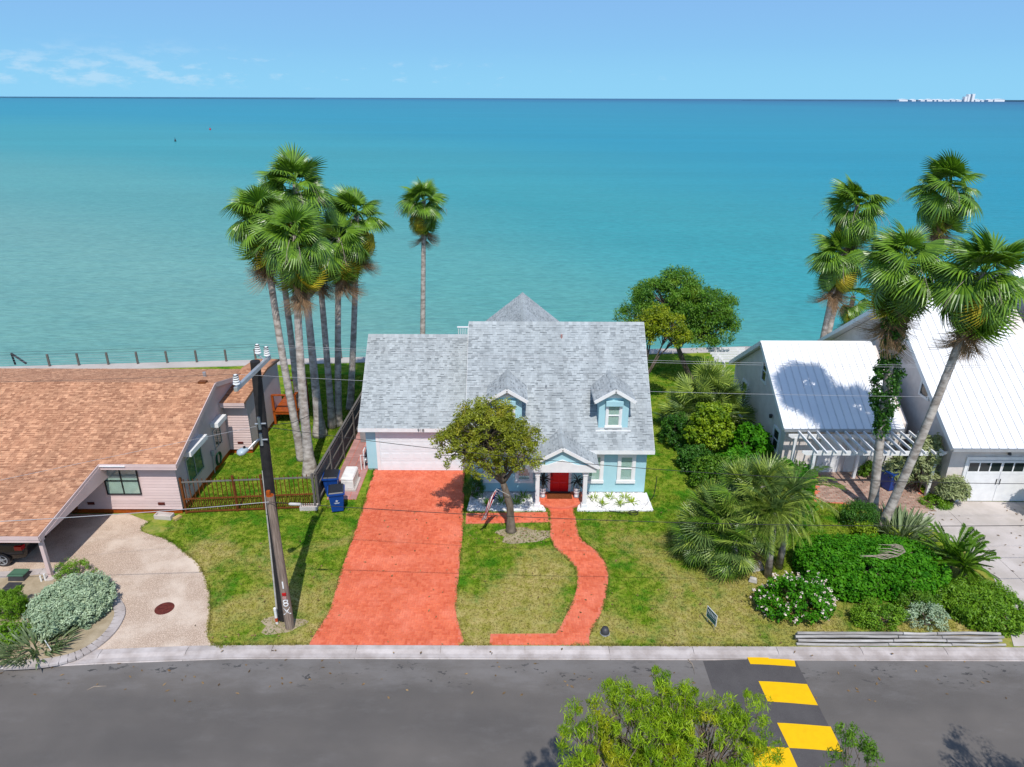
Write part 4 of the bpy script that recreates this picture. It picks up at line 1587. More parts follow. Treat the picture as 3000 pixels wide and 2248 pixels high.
# ================================================================== the white-roofed houses on the right
def metal_roof(parent, x0, x1, ey, ez, ry, rz_, pitch=.42, name='roof', th=.14):
    r = MB()
    by = 2 * ry - ey
    r.extr([(ey, ez), (ry, rz_), (by, ez), (by, ez - th), (ry, rz_ - th * 1.3), (ey, ez - th)], x0, x1, 'X')
    ro = r.build(name, [M['white']], parent)
    n = max(1, round((x1 - x0) / pitch))
    w = (x1 - x0) / n
    dy, dz = ry - ey, rz_ - ez
    L = math.hypot(dy, dz)
    nn = Vector((0, -dz / L, dy / L))
    for i in range(n):
        a, b = x0 + i * w, x0 + (i + 1) * w
        for sg, e in ((1, ey), (-1, by)):
            nv = Vector((0, nn.y * sg, nn.z))
            p = [Vector((a + .004, e - .04 * sg, ez - .03 * dz / dy)), Vector((b - .004, e - .04 * sg, ez - .03 * dz / dy)), Vector((b - .004, ry - sg * .02, rz_)), Vector((a + .004, ry - sg * .02, rz_))]
            if sg < 0:
                p = p[::-1]
            MB().hexa([q + nv * .004 for q in p] + [q + nv * .014 for q in p]).build('roof_panel', [M['metal_roof']], ro)
            if i:
                MB().beam(Vector((a, e - .04 * sg, ez - .02)) + nv * .028, Vector((a, ry - sg * .06, rz_ - .03)) + nv * .028, .036, .045, nv).build('seam', [M['seam']], ro)
    MB().extr([(ry - .16, rz_ - .16 * dz / dy + .03), (ry, rz_ + .05), (ry + .16, rz_ - .16 * dz / dy + .03), (ry + .16, rz_ - .16 * dz / dy + .01), (ry, rz_ + .02), (ry - .16, rz_ - .16 * dz / dy + .01)], x0 - .02, x1 + .02, 'X').build('ridge_cap', [M['metal_roof']], ro)
    MB().box(x0 - .02, ey - .11, ez - .17, x1 + .02, ey - .045, ez - .06).build('gutter', [M['grey_metal']], ro)
    MB().box(x0 - .02, by + .045, ez - .17, x1 + .02, by + .11, ez - .06).build('gutter', [M['grey_metal']], ro)
    for xx in (x0 - .02, x1 + .02):
        for e in (ey, by):
            MB().beam((xx, e, ez - .08), (xx, ry, rz_ - .08), .05, .24).build('rake_board', [M['white']], ro)
    return ro


def side_window(parent, X, y0, y1, z0, z1):
    w = MB()
    w.box(X - .07, y0 - .12, z0 - .12, X + .01, y0, z1 + .12)
    w.box(X - .07, y1, z0 - .12, X + .01, y1 + .12, z1 + .12)
    w.box(X - .068, y0, z0 - .12, X + .01, y1, z0)
    w.box(X - .068, y0, z1, X + .01, y1, z1 + .12)
    w.box(X - .05, y0, (z0 + z1) / 2 - .03, X + .01, y1, (z0 + z1) / 2 + .03)
    wo = w.build('window', [M['white']], parent)
    for a, b in ((z0, (z0 + z1) / 2 - .03), ((z0 + z1) / 2 + .03, z1)):
        MB().box(X - .03, y0, a, X - .02, y1, b).build('pane', [M['dark_glass']], wo)


WA = thing('cottage', 'grey stucco cottage with white standing seam metal roof behind a white pergola', 'house', (17, 37, 0))
AE, AZ, AR, ARZ = 32.5, 2.82, 37.4, 5.86
w = MB()
ASL = (ARZ - AZ) / (AR - AE)
azf = lambda y: AZ + ASL * (y - AE)
w.extr([(32.95, 0), (32.95, azf(32.95) - .2), (AR, ARZ - .22), (2 * AR - 32.95, azf(32.95) - .2), (2 * AR - 32.95, 0)], 14.32, 20.6, 'X')
w.build('wall', [M['grey_stucco']], WA)
metal_roof(WA, 14.03, 20.15, AE, AZ, AR, ARZ)
side_window(WA, 14.32, 36.6, 37.2, 3.7, 4.8)
side_window(WA, 14.32, 39.3, 40.1, 1.4, 2.4)
side_window(WA, 14.32, 33.6, 34.3, .9, 2.0)
MB().box(16.35, 32.90, .03, 17.25, 32.945, 2.05).build('door', [M['white']], WA)
t = MB()
t.box(16.22, 32.89, 0, 16.345, 32.96, 2.15)
t.box(17.255, 32.89, 0, 17.38, 32.96, 2.15)
t.box(16.22, 32.888, 2.06, 17.38, 32.96, 2.18)
t.build('door_frame', [M['white']], WA)
for k, (x_, t_) in enumerate(((17.7, .8), (18.35, .8), (19.0, .8), (19.65, .8))):
    MB().box(x_, 32.91, .05, x_ + .5, 32.96, 2.3).build('wall_panel', [M['white']], WA)
MB().lathe((14.2, 34.9, 2.4), [(.0, -.12), (.08, -.1), (.1, .08), (0, .14)], 10).build('wall_lamp', [M['dark_metal']], WA)

WB = thing('gabled_house', 'large grey stucco house with steep white metal roof and white double garage door', 'house', (25, 37, 0))
BE_, BZ, BR, BRZ = 29.35, 3.35, 37.2, 8.45
BSL = (BRZ - BZ) / (BR - BE_)
bzf = lambda y: BZ + BSL * (y - BE_)
w = MB()
w.extr([(30.1, 0), (30.1, bzf(30.1) - .2), (BR, BRZ - .22), (2 * BR - 30.1, bzf(30.1) - .2), (2 * BR - 30.1, 0)], 21.3, 27.4, 'X')
w.build('wall', [M['grey_stucco']], WB)
metal_roof(WB, 20.75, 26.3, BE_, BZ, BR, BRZ)
side_window(WB, 21.3, 32.9, 33.6, 4.35, 5.5)
side_window(WB, 21.3, 36.9, 37.5, 5.6, 6.6)
gx0, gx1 = 22.2, 27.2
gd = MB()
gd.box(gx0, 30.06, .02, gx1, 30.095, 2.3)
gdo = gd.build('garage_door', [M['white']], WB)
for leaf in range(3):
    lx0 = gx0 + .03 + leaf * (gx1 - gx0) / 3
    lx1 = lx0 + (gx1 - gx0) / 3 - .06
    MB().box(lx0, 30.03, .04, lx1, 30.062, 1.55).build('panel', [M['white']], gdo)
    p = MB()
    p.box(lx0, 30.03, 1.56, lx1, 30.062, 1.70)
    p.box(lx0, 30.03, 2.18, lx1, 30.062, 2.29)
    n = 3
    ww = (lx1 - lx0) / n
    for i in range(n + 1):
        p.box(lx0 + i * ww - (.03 if i else 0), 30.032, 1.70, lx0 + i * ww + (.03 if i < n else 0), 30.06, 2.18)
    p.build('window_frame', [M['white']], gdo)
    for i in range(n):
        MB().box(lx0 + i * ww + .03, 30.045, 1.70, lx0 + (i + 1) * ww - .03, 30.055, 2.18).build('pane', [M['dark_glass']], gdo)
    MB().tube([(lx1 - .06 if leaf == 0 else lx0 + .06, 30.0, 1.0), (lx1 - .06 if leaf == 0 else lx0 + .06, 30.0, 1.3)], .018, 6).build('handle', [M['black_metal']], gdo)
t = MB()
t.box(gx0 - .15, 30.02, 0, gx0 - .004, 30.11, 2.34)
t.box(gx1 + .004, 30.02, 0, gx1 + .15, 30.11, 2.34)
t.box(gx0 - .15, 30.018, 2.34, gx1 + .15, 30.11, 2.5)
t.build('door_frame', [M['white']], WB)
MB().lathe((24.0, 29.98, 2.72), [(.0, -.1), (.09, -.06), (.06, .06), (0, .1)], 10).build('wall_lamp', [M['dark_metal']], WB)

WC = thing('tall_house', 'tall white roofed house at the right edge beyond the grey gabled house', 'house', (31, 38, 0))
w = MB()
w.extr([(31.5, 0), (31.5, 4.7), (38.5, 9.7), (45.5, 4.7), (45.5, 0)], 28.0, 36, 'X')
w.build('wall', [M['grey_stucco']], WC)
metal_roof(WC, 27.6, 36, 31.0, 4.6, 38.5, 10.0)


# ================================================================== plants: builders
def leaf_cloud(rg, C, R, per, size, aspect=.45, up=.5, droop=0.0, shape=1.0, flat_=1.0):
    """clumps of leaf-sized faces round centres C (n,3) with radii R"""
    C = np.repeat(np.asarray(C, float), per, 0)
    R = np.repeat(np.asarray(R, float), per)
    n = len(C)
    d = rg.normal(size=(n, 3))
    d /= np.linalg.norm(d, axis=1)[:, None]
    d[:, 2] *= flat_
    P = C + d * (R * rg.uniform(0.25, 1.0, n) ** .7)[:, None]
    nr = d * .6 + np.array([0, 0, up]) + rg.normal(0, .5, (n, 3))
    nr /= np.linalg.norm(nr, axis=1)[:, None]
    t = np.cross(nr, rg.normal(size=(n, 3)))
    t /= np.linalg.norm(t, axis=1)[:, None] + 1e-9
    if droop:
        t[:, 2] -= droop
        t /= np.linalg.norm(t, axis=1)[:, None]
    b = np.cross(nr, t)
    b /= np.linalg.norm(b, axis=1)[:, None] + 1e-9
    L = size * rg.uniform(.6, 1.4, n)[:, None]
    W = L * aspect
    V = np.stack([P - t * L * .5, P + b * W * .5 + nr * W * .15, P + t * L * .5, P - b * W * .5 + nr * W * .15], 1).reshape(-1, 3)
    F = np.arange(n * 4).reshape(-1, 4)
    nc = n // per
    T = np.repeat(rg.uniform(0, .75, nc), per) + rg.uniform(0, .35, n)
    return V, F, np.clip(T, 0, 1)


def dome(rg, c, r, n, low=-.35, jit=.12, lump=.25):
    """points over a lumpy ellipsoid, most of them at its skin"""
    d = rg.normal(size=(n * 3, 3))
    d /= np.linalg.norm(d, axis=1)[:, None]
    d = d[d[:, 2] > low][:n]
    k = 1 + lump * (np.sin(d[:, 0] * 5.1 + c[0]) * np.sin(d[:, 1] * 4.3 + c[1] * 2) + .5 * np.sin(d[:, 2] * 7 + c[0] * 3)) * .6
    s = (rg.uniform(.55, 1.0, len(d)) ** .5) * k + rg.normal(0, jit * .3, len(d))
    return np.asarray(c) + d * s[:, None] * np.asarray(r)


LEAFK = 1.55


def bush(name, label, cat, c, r, mat, nclump=120, per=40, size=.07, clump=.22, aspect=.45, up=.5, droop=0, group=None, seed=1, stems=True, low=-.35, lump=.25, flowers=None, kind=None):
    rg = np.random.default_rng(seed)
    base = (c[0], c[1], 0)
    t = thing(name, label, cat, base, group)
    C = dome(rg, c, r, nclump, low, lump=lump)
    C = C[C[:, 2] > .04]
    V, F, T = leaf_cloud(rg, C, clump * rg.uniform(.7, 1.3, len(C)), per, size * LEAFK, aspect * 1.15, up, droop)
    V[:, 2] = np.maximum(V[:, 2], .01)
    put('foliage', np_mesh('foliage', V - np.array(base), F, M[mat], T), t)
    if stems:
        b = MB()
        rr = random.Random(seed)
        for i in range(9):
            q = C[rr.randrange(len(C))]
            a = Vector((c[0] + rr.uniform(-.2, .2) * r[0], c[1] + rr.uniform(-.2, .2) * r[1], -.02))
            q = Vector(q)
            m_ = a.lerp(q, .5) + Vector((0, 0, .1 * r[2]))
            b.tube([a, m_, q], [.03, .02, .008], 5)
        b.build('stem', [M['bark']], t)
    if flowers:
        k = rg.choice(len(C), min(len(C), flowers[1]), replace=True)
        FC = C[k] + (C[k] - np.asarray(c)) * .12 + rg.normal(0, .08, (len(k), 3)) + np.array([0, 0, .06])
        V, F, T = leaf_cloud(rg, FC, np.full(len(FC), .06), 7, flowers[2], .8, 1.0)
        o = put('flowers', np_mesh('flowers', V - np.array(base), F, M[flowers[0]], T), t)
        o['kind'] = 'stuff'
    return t


def leafy_tree(name, label, cat, base, fork, blobs, mat, nb=70, per=60, size=.08, clump=.35, trunk_r=.16, aspect=.4, up=.5, droop=0, seed=1, group=None, bark='bark', twigs=0.5, bend=None, flat_=.8, lead=None):
    """trunk, limbs bent into each crown blob, twigs, and clumps of leaves at their ends"""
    rg = np.random.default_rng(seed)
    rr = random.Random(seed)
    t = thing(name, label, cat, base, group)
    tr = MB()
    base, fork = Vector(base), Vector(fork)
    mid = base.lerp(fork, .5) + Vector(bend or (rr.uniform(-.1, .1), rr.uniform(-.1, .1), 0))
    tr.tube([base + Vector((0, 0, -.05)), base + Vector((0, 0, .12)), base.lerp(mid, .5), mid, mid.lerp(fork, .6), fork], [trunk_r * 1.55, trunk_r * 1.2, trunk_r, trunk_r * .9, trunk_r * .85, trunk_r * .7], 10)
    tro = tr.build('trunk', [M[bark]], t, smooth=True)
    br = MB()
    C = []
    tot = sum(b[1][0] * b[1][1] * b[1][2] for b in blobs) ** 1.0
    for (c, r) in blobs:
        c = Vector(c)
        e = c + Vector((0, 0, -.2 * r[2]))
        m1 = fork.lerp(e, .5) + Vector((rr.uniform(-.2, .2), rr.uniform(-.2, .2), .25 * (e - fork).length * .4))
        br.tube([fork, fork.lerp(m1, .5), m1, e], [trunk_r * .55, trunk_r * .45, trunk_r * .34, trunk_r * .16], 7)
        share = max(6, int(nb * (r[0] * r[1] * r[2]) / tot))
        pts = dome(rg, tuple(c), r, share, -.6, lump=.2)
        for q in pts:
            q = Vector(q)
            C.append(q)
            if rr.random() < twigs:
                s = m1.lerp(e, rr.uniform(.2, 1))
                mm = s.lerp(q, .55) + Vector((rr.uniform(-.12, .12), rr.uniform(-.12, .12), rr.uniform(.0, .2)))
                br.tube([s, mm, q], [trunk_r * .16, trunk_r * .1, .006], 5, cap=False)
    br.build('branches', [M[bark]], t, smooth=True)
    C = np.array([tuple(q) for q in C])
    V, F, T = leaf_cloud(rg, C, clump * rg.uniform(.6, 1.4, len(C)), per, size, aspect, up, droop, flat_=flat_)
    put('crown', np_mesh('crown', V - np.array(tuple(base)), F, M[mat], T), t)
    return t


# palm leaves -------------------------------------------------------
def fan_mesh(pet, blade, bend, droop, span=115, seed=0, nseg=26, mat='palm', wid=1.0, curl=.0):
    rg = random.Random(seed)
    V, F, T = [], [], []

    def quad(a, b, c, d, t):
        k = len(V)
        V.extend([a, b, c, d])
        F.append((k, k + 1, k + 2, k + 3))
        T.append(t)
    # petiole, arched
    bend_r = RAD(bend)
    pts = []
    for i in range(5):
        q = i / 4
        pts.append((pet * q * math.cos(bend_r * .35 * q), 0, -pet * q * math.sin(bend_r * .35 * q)))
    for a, b in zip(pts, pts[1:]):
        w = .022
        quad((a[0], -w, a[2]), (b[0], -w, b[2]), (b[0], 0, b[2] + .02), (a[0], 0, a[2] + .02), .7)
        quad((a[0], 0, a[2] + .02), (b[0], 0, b[2] + .02), (b[0], w, b[2]), (a[0], w, a[2]), .7)
    h = pts[-1]
    cb, sb = math.cos(bend_r), math.sin(bend_r)
    dth = RAD(2 * span) / nseg

    def place(r, th, z, off=0.0, L=1.0):
        # blade plane coordinates, then tip droop, then the bend at the petiole end
        x_, y_ = r * math.cos(th) - off * math.sin(th), r * math.sin(th) + off * math.cos(th)
        y_ *= (1 - curl * .5)
        z_ = z - droop * L * (r / L) ** 2.4 - curl * abs(y_) * .8
        return (h[0] + x_ * cb + z_ * sb, y_, h[2] - x_ * sb + z_ * cb)
    for i in range(nseg):
        th = -RAD(span) + dth * (i + .5) + rg.uniform(-.02, .02)
        L = blade * (.72 + .28 * math.cos(th * .75)) * rg.uniform(.92, 1.06)
        t = min(1, max(0, .5 + rg.uniform(-.32, .32) + (.16 if i % 2 else -.16)))
        st = [(.04, .006), (.55, .55 * L * math.tan(dth / 2) * 1.06 * wid), (.80, .55 * L * math.tan(dth / 2) * .62 * wid), (1.0, .004)]
        for (r0, w0), (r1, w1) in zip(st, st[1:]):
            a0, a1 = r0 * L, r1 * L
            f0, f1 = w0 * .55, w1 * .55
            j = rg.uniform(-.03, .03) if r1 == 1.0 else 0
            p = lambda r, o, z: place(r, th + (j if r == a1 else 0), z, o, L)
            quad(p(a0, -w0, 0), p(a1, -w1, 0), p(a1, 0, f1), p(a0, 0, f0), t)
            quad(p(a0, 0, f0), p(a1, 0, f1), p(a1, w1, 0), p(a0, w0, 0), min(1, t + .1))
    return np_mesh('frond', V, F, M[mat], T)


def feather_mesh(L, droop, seed=0, n=30, leaf=.36, mat='palm', vee=.35):
    rg = random.Random(seed)
    V, F, T = [], [], []

    def quad(a, b, c, d, t):
        k = len(V)
        V.extend([tuple(a), tuple(b), tuple(c), tuple(d)])
        F.append((k, k + 1, k + 2, k + 3))
        T.append(t)

    def spine(q):
        return Vector((L * q * (1 - .12 * droop * q), 0, L * (.18 * q - droop * q * q)))
    for i in range(8):
        a, b = spine(i / 8), spine((i + 1) / 8)
        w0, w1 = .022 * (1 - i / 9), .022 * (1 - (i + 1) / 9)
        quad(a + Vector((0, -w0, 0)), b + Vector((0, -w1, 0)), b + Vector((0, w1, .01)), a + Vector((0, w0, .01)), .8)
    for i in range(n):
        q = .16 + .84 * i / n
        a = spine(q)
        d = (spine(min(1, q + .02)) - a).normalized()
        ln_ = leaf * (math.sin(math.pi * min(1, .12 + .88 * (1 - abs(q - .5) * 1.2))) * .6 + .45) * rg.uniform(.85, 1.1)
        for sg in (-1, 1):
            dv = (d * .55 + Vector((0, sg, vee - .35 * q)) + Vector((rg.uniform(-.08, .08),) * 3)).normalized()
            e = a + dv * ln_ + Vector((0, 0, -.22 * ln_))
            m_ = a + dv * ln_ * .5
            w = Vector((.028, 0, .006)) if abs(dv.x) < .9 else Vector((0, .028, 0))
            t = min(1, max(0, .5 + rg.uniform(-.3, .3)))
            quad(a - w * .5, m_ - w, e, m_ + w, t)
    return np_mesh('frond', V, F, M[mat], T)


FAN = {
    'up': [fan_mesh(.62, .98, 10, .2, 92, 1), fan_mesh(.55, .92, 18, .32, 100, 2, curl=.25)],
    'high': [fan_mesh(.72, 1.05, 20, .34, 108, 21), fan_mesh(.8, 1.0, 28, .48, 112, 22, curl=.3), fan_mesh(.66, 1.05, 12, .2, 104, 23, curl=.25)],
    'mid': [fan_mesh(.82, 1.05, 30, .28, 112, 3), fan_mesh(.88, 1.0, 40, .38, 115, 4, curl=.2), fan_mesh(.78, 1.1, 24, .44, 110, 5), fan_mesh(.84, 1.0, 46, .5, 100, 24, curl=.4)],
    'low': [fan_mesh(.84, 1.0, 55, .6, 104, 27, mat='palm_yellow', curl=.5), fan_mesh(.88, 1.0, 50, .5, 108, 6, curl=.4), fan_mesh(.86, 1.0, 46, .55, 106, 28, curl=.4), fan_mesh(.82, 1.0, 62, .6, 100, 7, curl=.6), fan_mesh(.9, .95, 40, .7, 95, 25, curl=.7)],
    'dead': [fan_mesh(.85, 1.15, 30, .45, 55, 8, mat='palm_dry', curl=.8, wid=.55), fan_mesh(.8, 1.0, 44, .5, 48, 9, mat='palm_dry', curl=.9, wid=.5), fan_mesh(.9, 1.2, 20, .4, 40, 10, mat='palm_dry', curl=.9, wid=.6)],
}
# stiff spiky rosettes of the low clumps
FANB = {'up': [fan_mesh(.5, .95, 4, .04, 80, 11, mat='palm_grey', nseg=19, wid=.72), fan_mesh(.55, .9, 8, .06, 95, 15, mat='palm_grey', nseg=19, wid=.72)],
        'mid': [fan_mesh(.6, .95, 12, .1, 108, 12, mat='palm_grey', nseg=19, wid=.72), fan_mesh(.55, .9, 20, .16, 110, 13, mat='palm_grey', nseg=19, wid=.72, curl=.2), fan_mesh(.62, .98, 8, .08, 90, 16, mat='palm_blue', nseg=19, wid=.72)],
        'low': [fan_mesh(.62, .95, 30, .22, 108, 14, mat='palm_grey', nseg=19, wid=.72, curl=.2)], 'dead': FAN['dead']}
FANC = {'up': FANB['up'], 'mid': FANB['mid'] + [fan_mesh(.62, .95, 16, .14, 112, 17, mat='palm', nseg=26, wid=.55)], 'low': FANB['low'] + [fan_mesh(.62, .9, 32, .3, 110, 18, mat='palm', nseg=24, wid=.6)], 'dead': FAN['dead']}


def crown(t, heart, scale, n_green, n_dead, seed, kit=FAN, wind=(-.35, .1), emax=80, emin=-70, stem=.85):
    rg = random.Random(seed)
    heart = Vector(heart)
    ga = 2.399963
    for i in range(n_green):
        q = i / max(1, n_green - 1)
        e = emax - (emax - emin) * q ** .9 + rg.uniform(-16, 16)
        az = i * ga + rg.uniform(-.45, .45)
        # wind leans the leaves over
        hx, hy = math.cos(az) * math.cos(RAD(e)) + wind[0] * .45, math.sin(az) * math.cos(RAD(e)) + wind[1] * .45
        az = math.atan2(hy, hx)
        kind = 'up' if e > 62 else ('high' if e > 24 and 'high' in kit else ('mid' if e > -8 else 'low'))
        me = rg.choice(kit[kind])
        o = put('frond', me, t, heart + Vector((rg.uniform(-.06, .06), rg.uniform(-.06, .06), .12 - stem * q)) * scale, (rg.uniform(-.75, .75), -RAD(e), az))
        s = scale * rg.uniform(.78, 1.12)
        o.scale = (s, s * rg.uniform(.85, 1.1), s)
    for i in range(n_dead):
        q = i / max(1, n_dead)
        e = -62 - 26 * q + rg.uniform(-8, 8)
        az = i * ga + rg.uniform(-.4, .4)
        o = put('dead_frond', rg.choice(kit['dead']), t, heart + Vector((0, 0, -.6 - 1.15 * q)) * scale, (rg.uniform(-.6, .6), -RAD(e), az))
        s = scale * rg.uniform(.7, 1.1)
        o.scale = (s, s, s)


def fan_palm(label, base, heart, r0=.24, r1=.15, scale=1.0, ng=34, nd=16, group=None, seed=1, flare=1.6, bow=(0, 0), stalks=5, wind=(-.35, .1), name='fan_palm'):
    t = thing(name, label, 'palm tree', base, group)
    b, h = Vector(base), Vector(heart)
    n = 12
    pts, rad = [], []
    for i in range(n + 1):
        q = i / n
        p = b.lerp(h, q)
        s = math.sin(math.pi * q)
        p += Vector((bow[0] * s, bow[1] * s, 0))
        pts.append(p)
        rad.append((r0 + (r1 - r0) * q) * (1 + (flare - 1) * math.exp(-q * (h.z - b.z) / .7)))
    pts[0].z -= .05
    m_ = MB()
    # finer rings
    P2, R2 = [], []
    for i in range(n):
        for k in range(4):
            P2.append(pts[i].lerp(pts[i + 1], k / 4))
            R2.append((rad[i] + (rad[i + 1] - rad[i]) * k / 4) * (1 + .02 * math.sin(i * 5 + k * 2.3)))
    P2.append(pts[-1])
    R2.append(rad[-1])
    m_.tube(P2, R2, 12).build('trunk', [M['palm_bark']], t, smooth=True)
    crown(t, h, scale, ng, nd, seed, wind=wind)
    rg = random.Random(seed + 99)
    st = MB()
    for i in range(stalks):
        a = rg.uniform(0, 6.28)
        L = rg.uniform(1.4, 2.3) * scale
        p = [h + Vector((math.cos(a) * L * q, math.sin(a) * L * q, L * (.35 * q - .75 * q * q))) for q in (0, .25, .5, .75, 1)]
        st.tube(p, [.018, .016, .013, .01, .005], 5, cap=False)
        for k in range(7):
            q = p[3].lerp(p[4], rg.random())
            st.tube([q, q + Vector((rg.uniform(-.2, .2), rg.uniform(-.2, .2), -.35))], [.006, .003], 4, cap=False)
    if stalks:
        st.build('flower_stalk', [M['twig']], t)
    return t


# ------------------------------------------------------------------ palms beside the sea
gp = 'tall fan palms in the cluster beside the grey fence'
CL = [
    # base px, heart px, depth offset of heart, scale, label
    ((910, 1392), (866, 700), .3, 1.06, 'nearest fan palm of the cluster, its flared trunk close to the grey fence', 31),
    ((885, 1347), (768, 640), .4, 1.02, 'leaning fan palm whose crown is leftmost in the cluster', 32),
    ((881, 1230), (806, 620), .0, .98, 'fan palm with shaded trunk standing between the pale trunks of the cluster', 33),
    ((938, 1276), (866, 548), .2, 1.05, 'tallest fan palm of the cluster, its crown rising above the others', 34),
    ((974, 1252), (930, 725), .1, .92, 'fan palm with twin trunk neighbour, left one of the close pair', 35),
    ((992, 1246), (994, 706), -.3, 1.0, 'fan palm with yellowing skirt, right one of the close pair', 36),
    ((1026, 1198), (1046, 640), .0, 1.06, 'slim dark trunked fan palm at the right side of the cluster', 37),
]
for (bx, by), (hx, hy), dy, sc, lab, sd in CL:
    b = G(bx, by)
    h = A(hx, hy, b.y + dy) + Vector((0, 0, .15))
    fan_palm(lab, b, h, .25 if sd in (31, 34) else .21, .15, sc * 1.1, 70, 24, gp, sd, flare=1.9 if sd in (31, 34) else 1.4, bow=(random.Random(sd).uniform(-.15, .15), 0), wind=(-.5, .15))
b = A(1231, 985, 46.0)
b.z = 0
fan_palm('single slender fan palm standing alone by the water behind the garage roof', b, A(1242, 588, 46.0), .2, .13, 1.0, 56, 16, None, 41, flare=1.3)
gp = 'fan palms behind and before the white roofed houses'
for (px, py, hx, hy, Y, sc, lab, sd) in (
        (2438, 948, 2514, 600, 46.5, 1.22, 'fan palm behind the cottage, the taller of two with touching trunks', 51),
        (2428, 948, 2462, 745, 46.0, 1.15, 'fan palm behind the cottage, the shorter of two with touching trunks', 52),
        (2762, 760, 2785, 545, 46.5, 1.3, 'farthest and tallest fan palm above the steep white roof', 54)):
    p = A(px, py, Y)
    fan_palm(lab, (p.x - .3, Y, 0), A(hx, hy, Y), .22, .16, sc * 1.05, 66, 20, gp, sd, wind=(-.9, .2))
p = A(2440, 940, 47.5)
t = fan_palm('low young fan palm in the shade of the two tall ones behind the cottage', (p.x + 1.3, 47.5, 0), A(2500, 868, 47.5), .2, .15, .95, 22, 6, gp, 53, stalks=0)
b5 = G(2556, 1496)
h5 = A(2652, 765, b5.y + .2)
vp = fan_palm('upright fan palm with ivy climbing its trunk in front of the pergola', b5, h5, .21, .15, 1.2, 68, 24, gp, 55, flare=1.3, bow=(-.1, 0), wind=(-.6, .1))
b6 = G(2584, 1542)
fan_palm('leaning fan palm with bare grey trunk in front of the garage with black windows', b6, A(2886, 800, b6.y - .3), .2, .145, 1.2, 74, 24, gp, 56, flare=1.25, bow=(.15, 0), wind=(-.5, .1))
# ivy on the trunk
rg = np.random.default_rng(8)
q = rg.uniform(.33, .92, 330)
side = rg.uniform(0, 6.28, 330)
rr_ = .2 + .2 * np.sin(q * 9) ** 2 + rg.uniform(0, .22, 330) * (q > .45)
C = np.array([[b5.x + (h5.x - b5.x) * a - .1 * math.sin(math.pi * a) + math.cos(s) * r, b5.y + .2 * a + math.sin(s) * r, h5.z * a] for a, s, r in zip(q, side, rr_)])
V, F, T = leaf_cloud(rg, C, np.full(len(C), .2), 30, .11, .7, .2)
o = put('ivy', np_mesh('ivy', V - np.array(tuple(b5)), F, M['leaf_dark'], T * .8), vp)
o['kind'] = 'stuff'


# ------------------------------------------------------------------ broadleaf trees
tb = G(1497, 1556)
leafy_tree('yard_tree', 'small olive green tree with leaning trunk and flag in the front yard', 'tree', tb, A(1474, 1415, 27.5),
           [(A(1420, 1270, 27.6), (1.7, 1.5, 1.2)), (A(1335, 1305, 27.4), (1.1, 1.1, .8)), (A(1510, 1290, 27.6), (1.1, 1.2, 1.0)), (A(1430, 1225, 28.0), (1.2, 1.1, .9)), (A(1540, 1350, 27.2), (.7, .8, .55)), (A(1415, 1360, 27.0), (1.0, .9, .6)), (A(1490, 1375, 27.2), (.6, .7, .5))],
           'leaf_oak', nb=470, per=62, size=.11, clump=.24, trunk_r=.19, seed=3, twigs=.75, bend=(.13, .1, 0))
p = G(2000, 1075)
leafy_tree('shore_tree', 'broad dark green tree on the back lawn beside the water', 'tree', (p.x, 46.0, 0), A(1985, 1015, 46.0),
           [(A(1960, 880, 46), (2.6, 2.2, 1.6)), (A(2050, 905, 46.2), (2.4, 2.0, 1.5)), (A(1880, 935, 45.5), (1.6, 1.6, 1.1)), (A(2075, 965, 45.5), (2.0, 1.8, 1.2)), (A(1985, 835, 46.5), (1.5, 1.5, 1.0)), (A(2040, 985, 45.0), (1.5, 1.4, .9)), (A(2110, 930, 45.5), (.9, 1.2, .7)), (A(1930, 850, 46), (1.2, 1.2, .8))],
           'leaf_shore', nb=640, per=80, size=.18, clump=.46, trunk_r=.2, aspect=.3, seed=4, droop=.3)
p = G(1895, 1085)
leafy_tree('yellowing_tree', 'yellowing small tree with bare lower branches by the right rear of the blue house', 'tree', (7.9, 41.0, 0), (8.2, 41.0, 1.7),
           [(A(1915, 945, 41), (1.1, 1.0, .8)), (A(1965, 955, 41), (1.0, 1.0, .7)), (A(1890, 975, 40.8), (.8, .8, .6)), (A(1990, 985, 40.8), (.8, .8, .5)), (A(1925, 925, 41), (.8, .8, .5))],
           'leaf_yellow', nb=220, per=60, size=.13, clump=.3, trunk_r=.14, seed=5, twigs=1.0)
# feathery tree on the near side of the street
mt = (3.2, 8.3, 0)
FT = [(1880, 2150, 10.3, .95, .8, .62), (2080, 2180, 10.1, 1.0, .8, .62), (1800, 2080, 10.7, .52, .6, .5), (1930, 2060, 10.7, .38, .45, .5), (2080, 2070, 10.7, .5, .5, .42),
      (1720, 2190, 10.1, .62, .65, .5), (2000, 2250, 9.8, 1.15, .85, .6), (1790, 2270, 9.8, 1.0, .85, .6), (1935, 1985, 11.0, .14, .2, .48), (2210, 2190, 10.1, .5, .5, .45), (1690, 2120, 10.5, .2, .25, .4), (2200, 2090, 10.5, .33, .36, .36),
      (1960, 2130, 10.4, .5, .5, .5), (1860, 2060, 10.7, .3, .35, .45), (2010, 2050, 10.8, .2, .25, .4), (2140, 2120, 10.4, .4, .4, .4)]
leafy_tree('feathery_tree', 'bright green feathery tree in the foreground rising over the street', 'tree', mt, (3.1, 8.7, 3.2),
           [(A(a, b_, c_), (d_, e_, f_)) for a, b_, c_, d_, e_, f_ in FT],
           'leaf_feather', nb=430, per=100, size=.12, clump=.15, trunk_r=.13, aspect=.13, up=.15, droop=1.1, seed=6, bark='bark', twigs=.6)
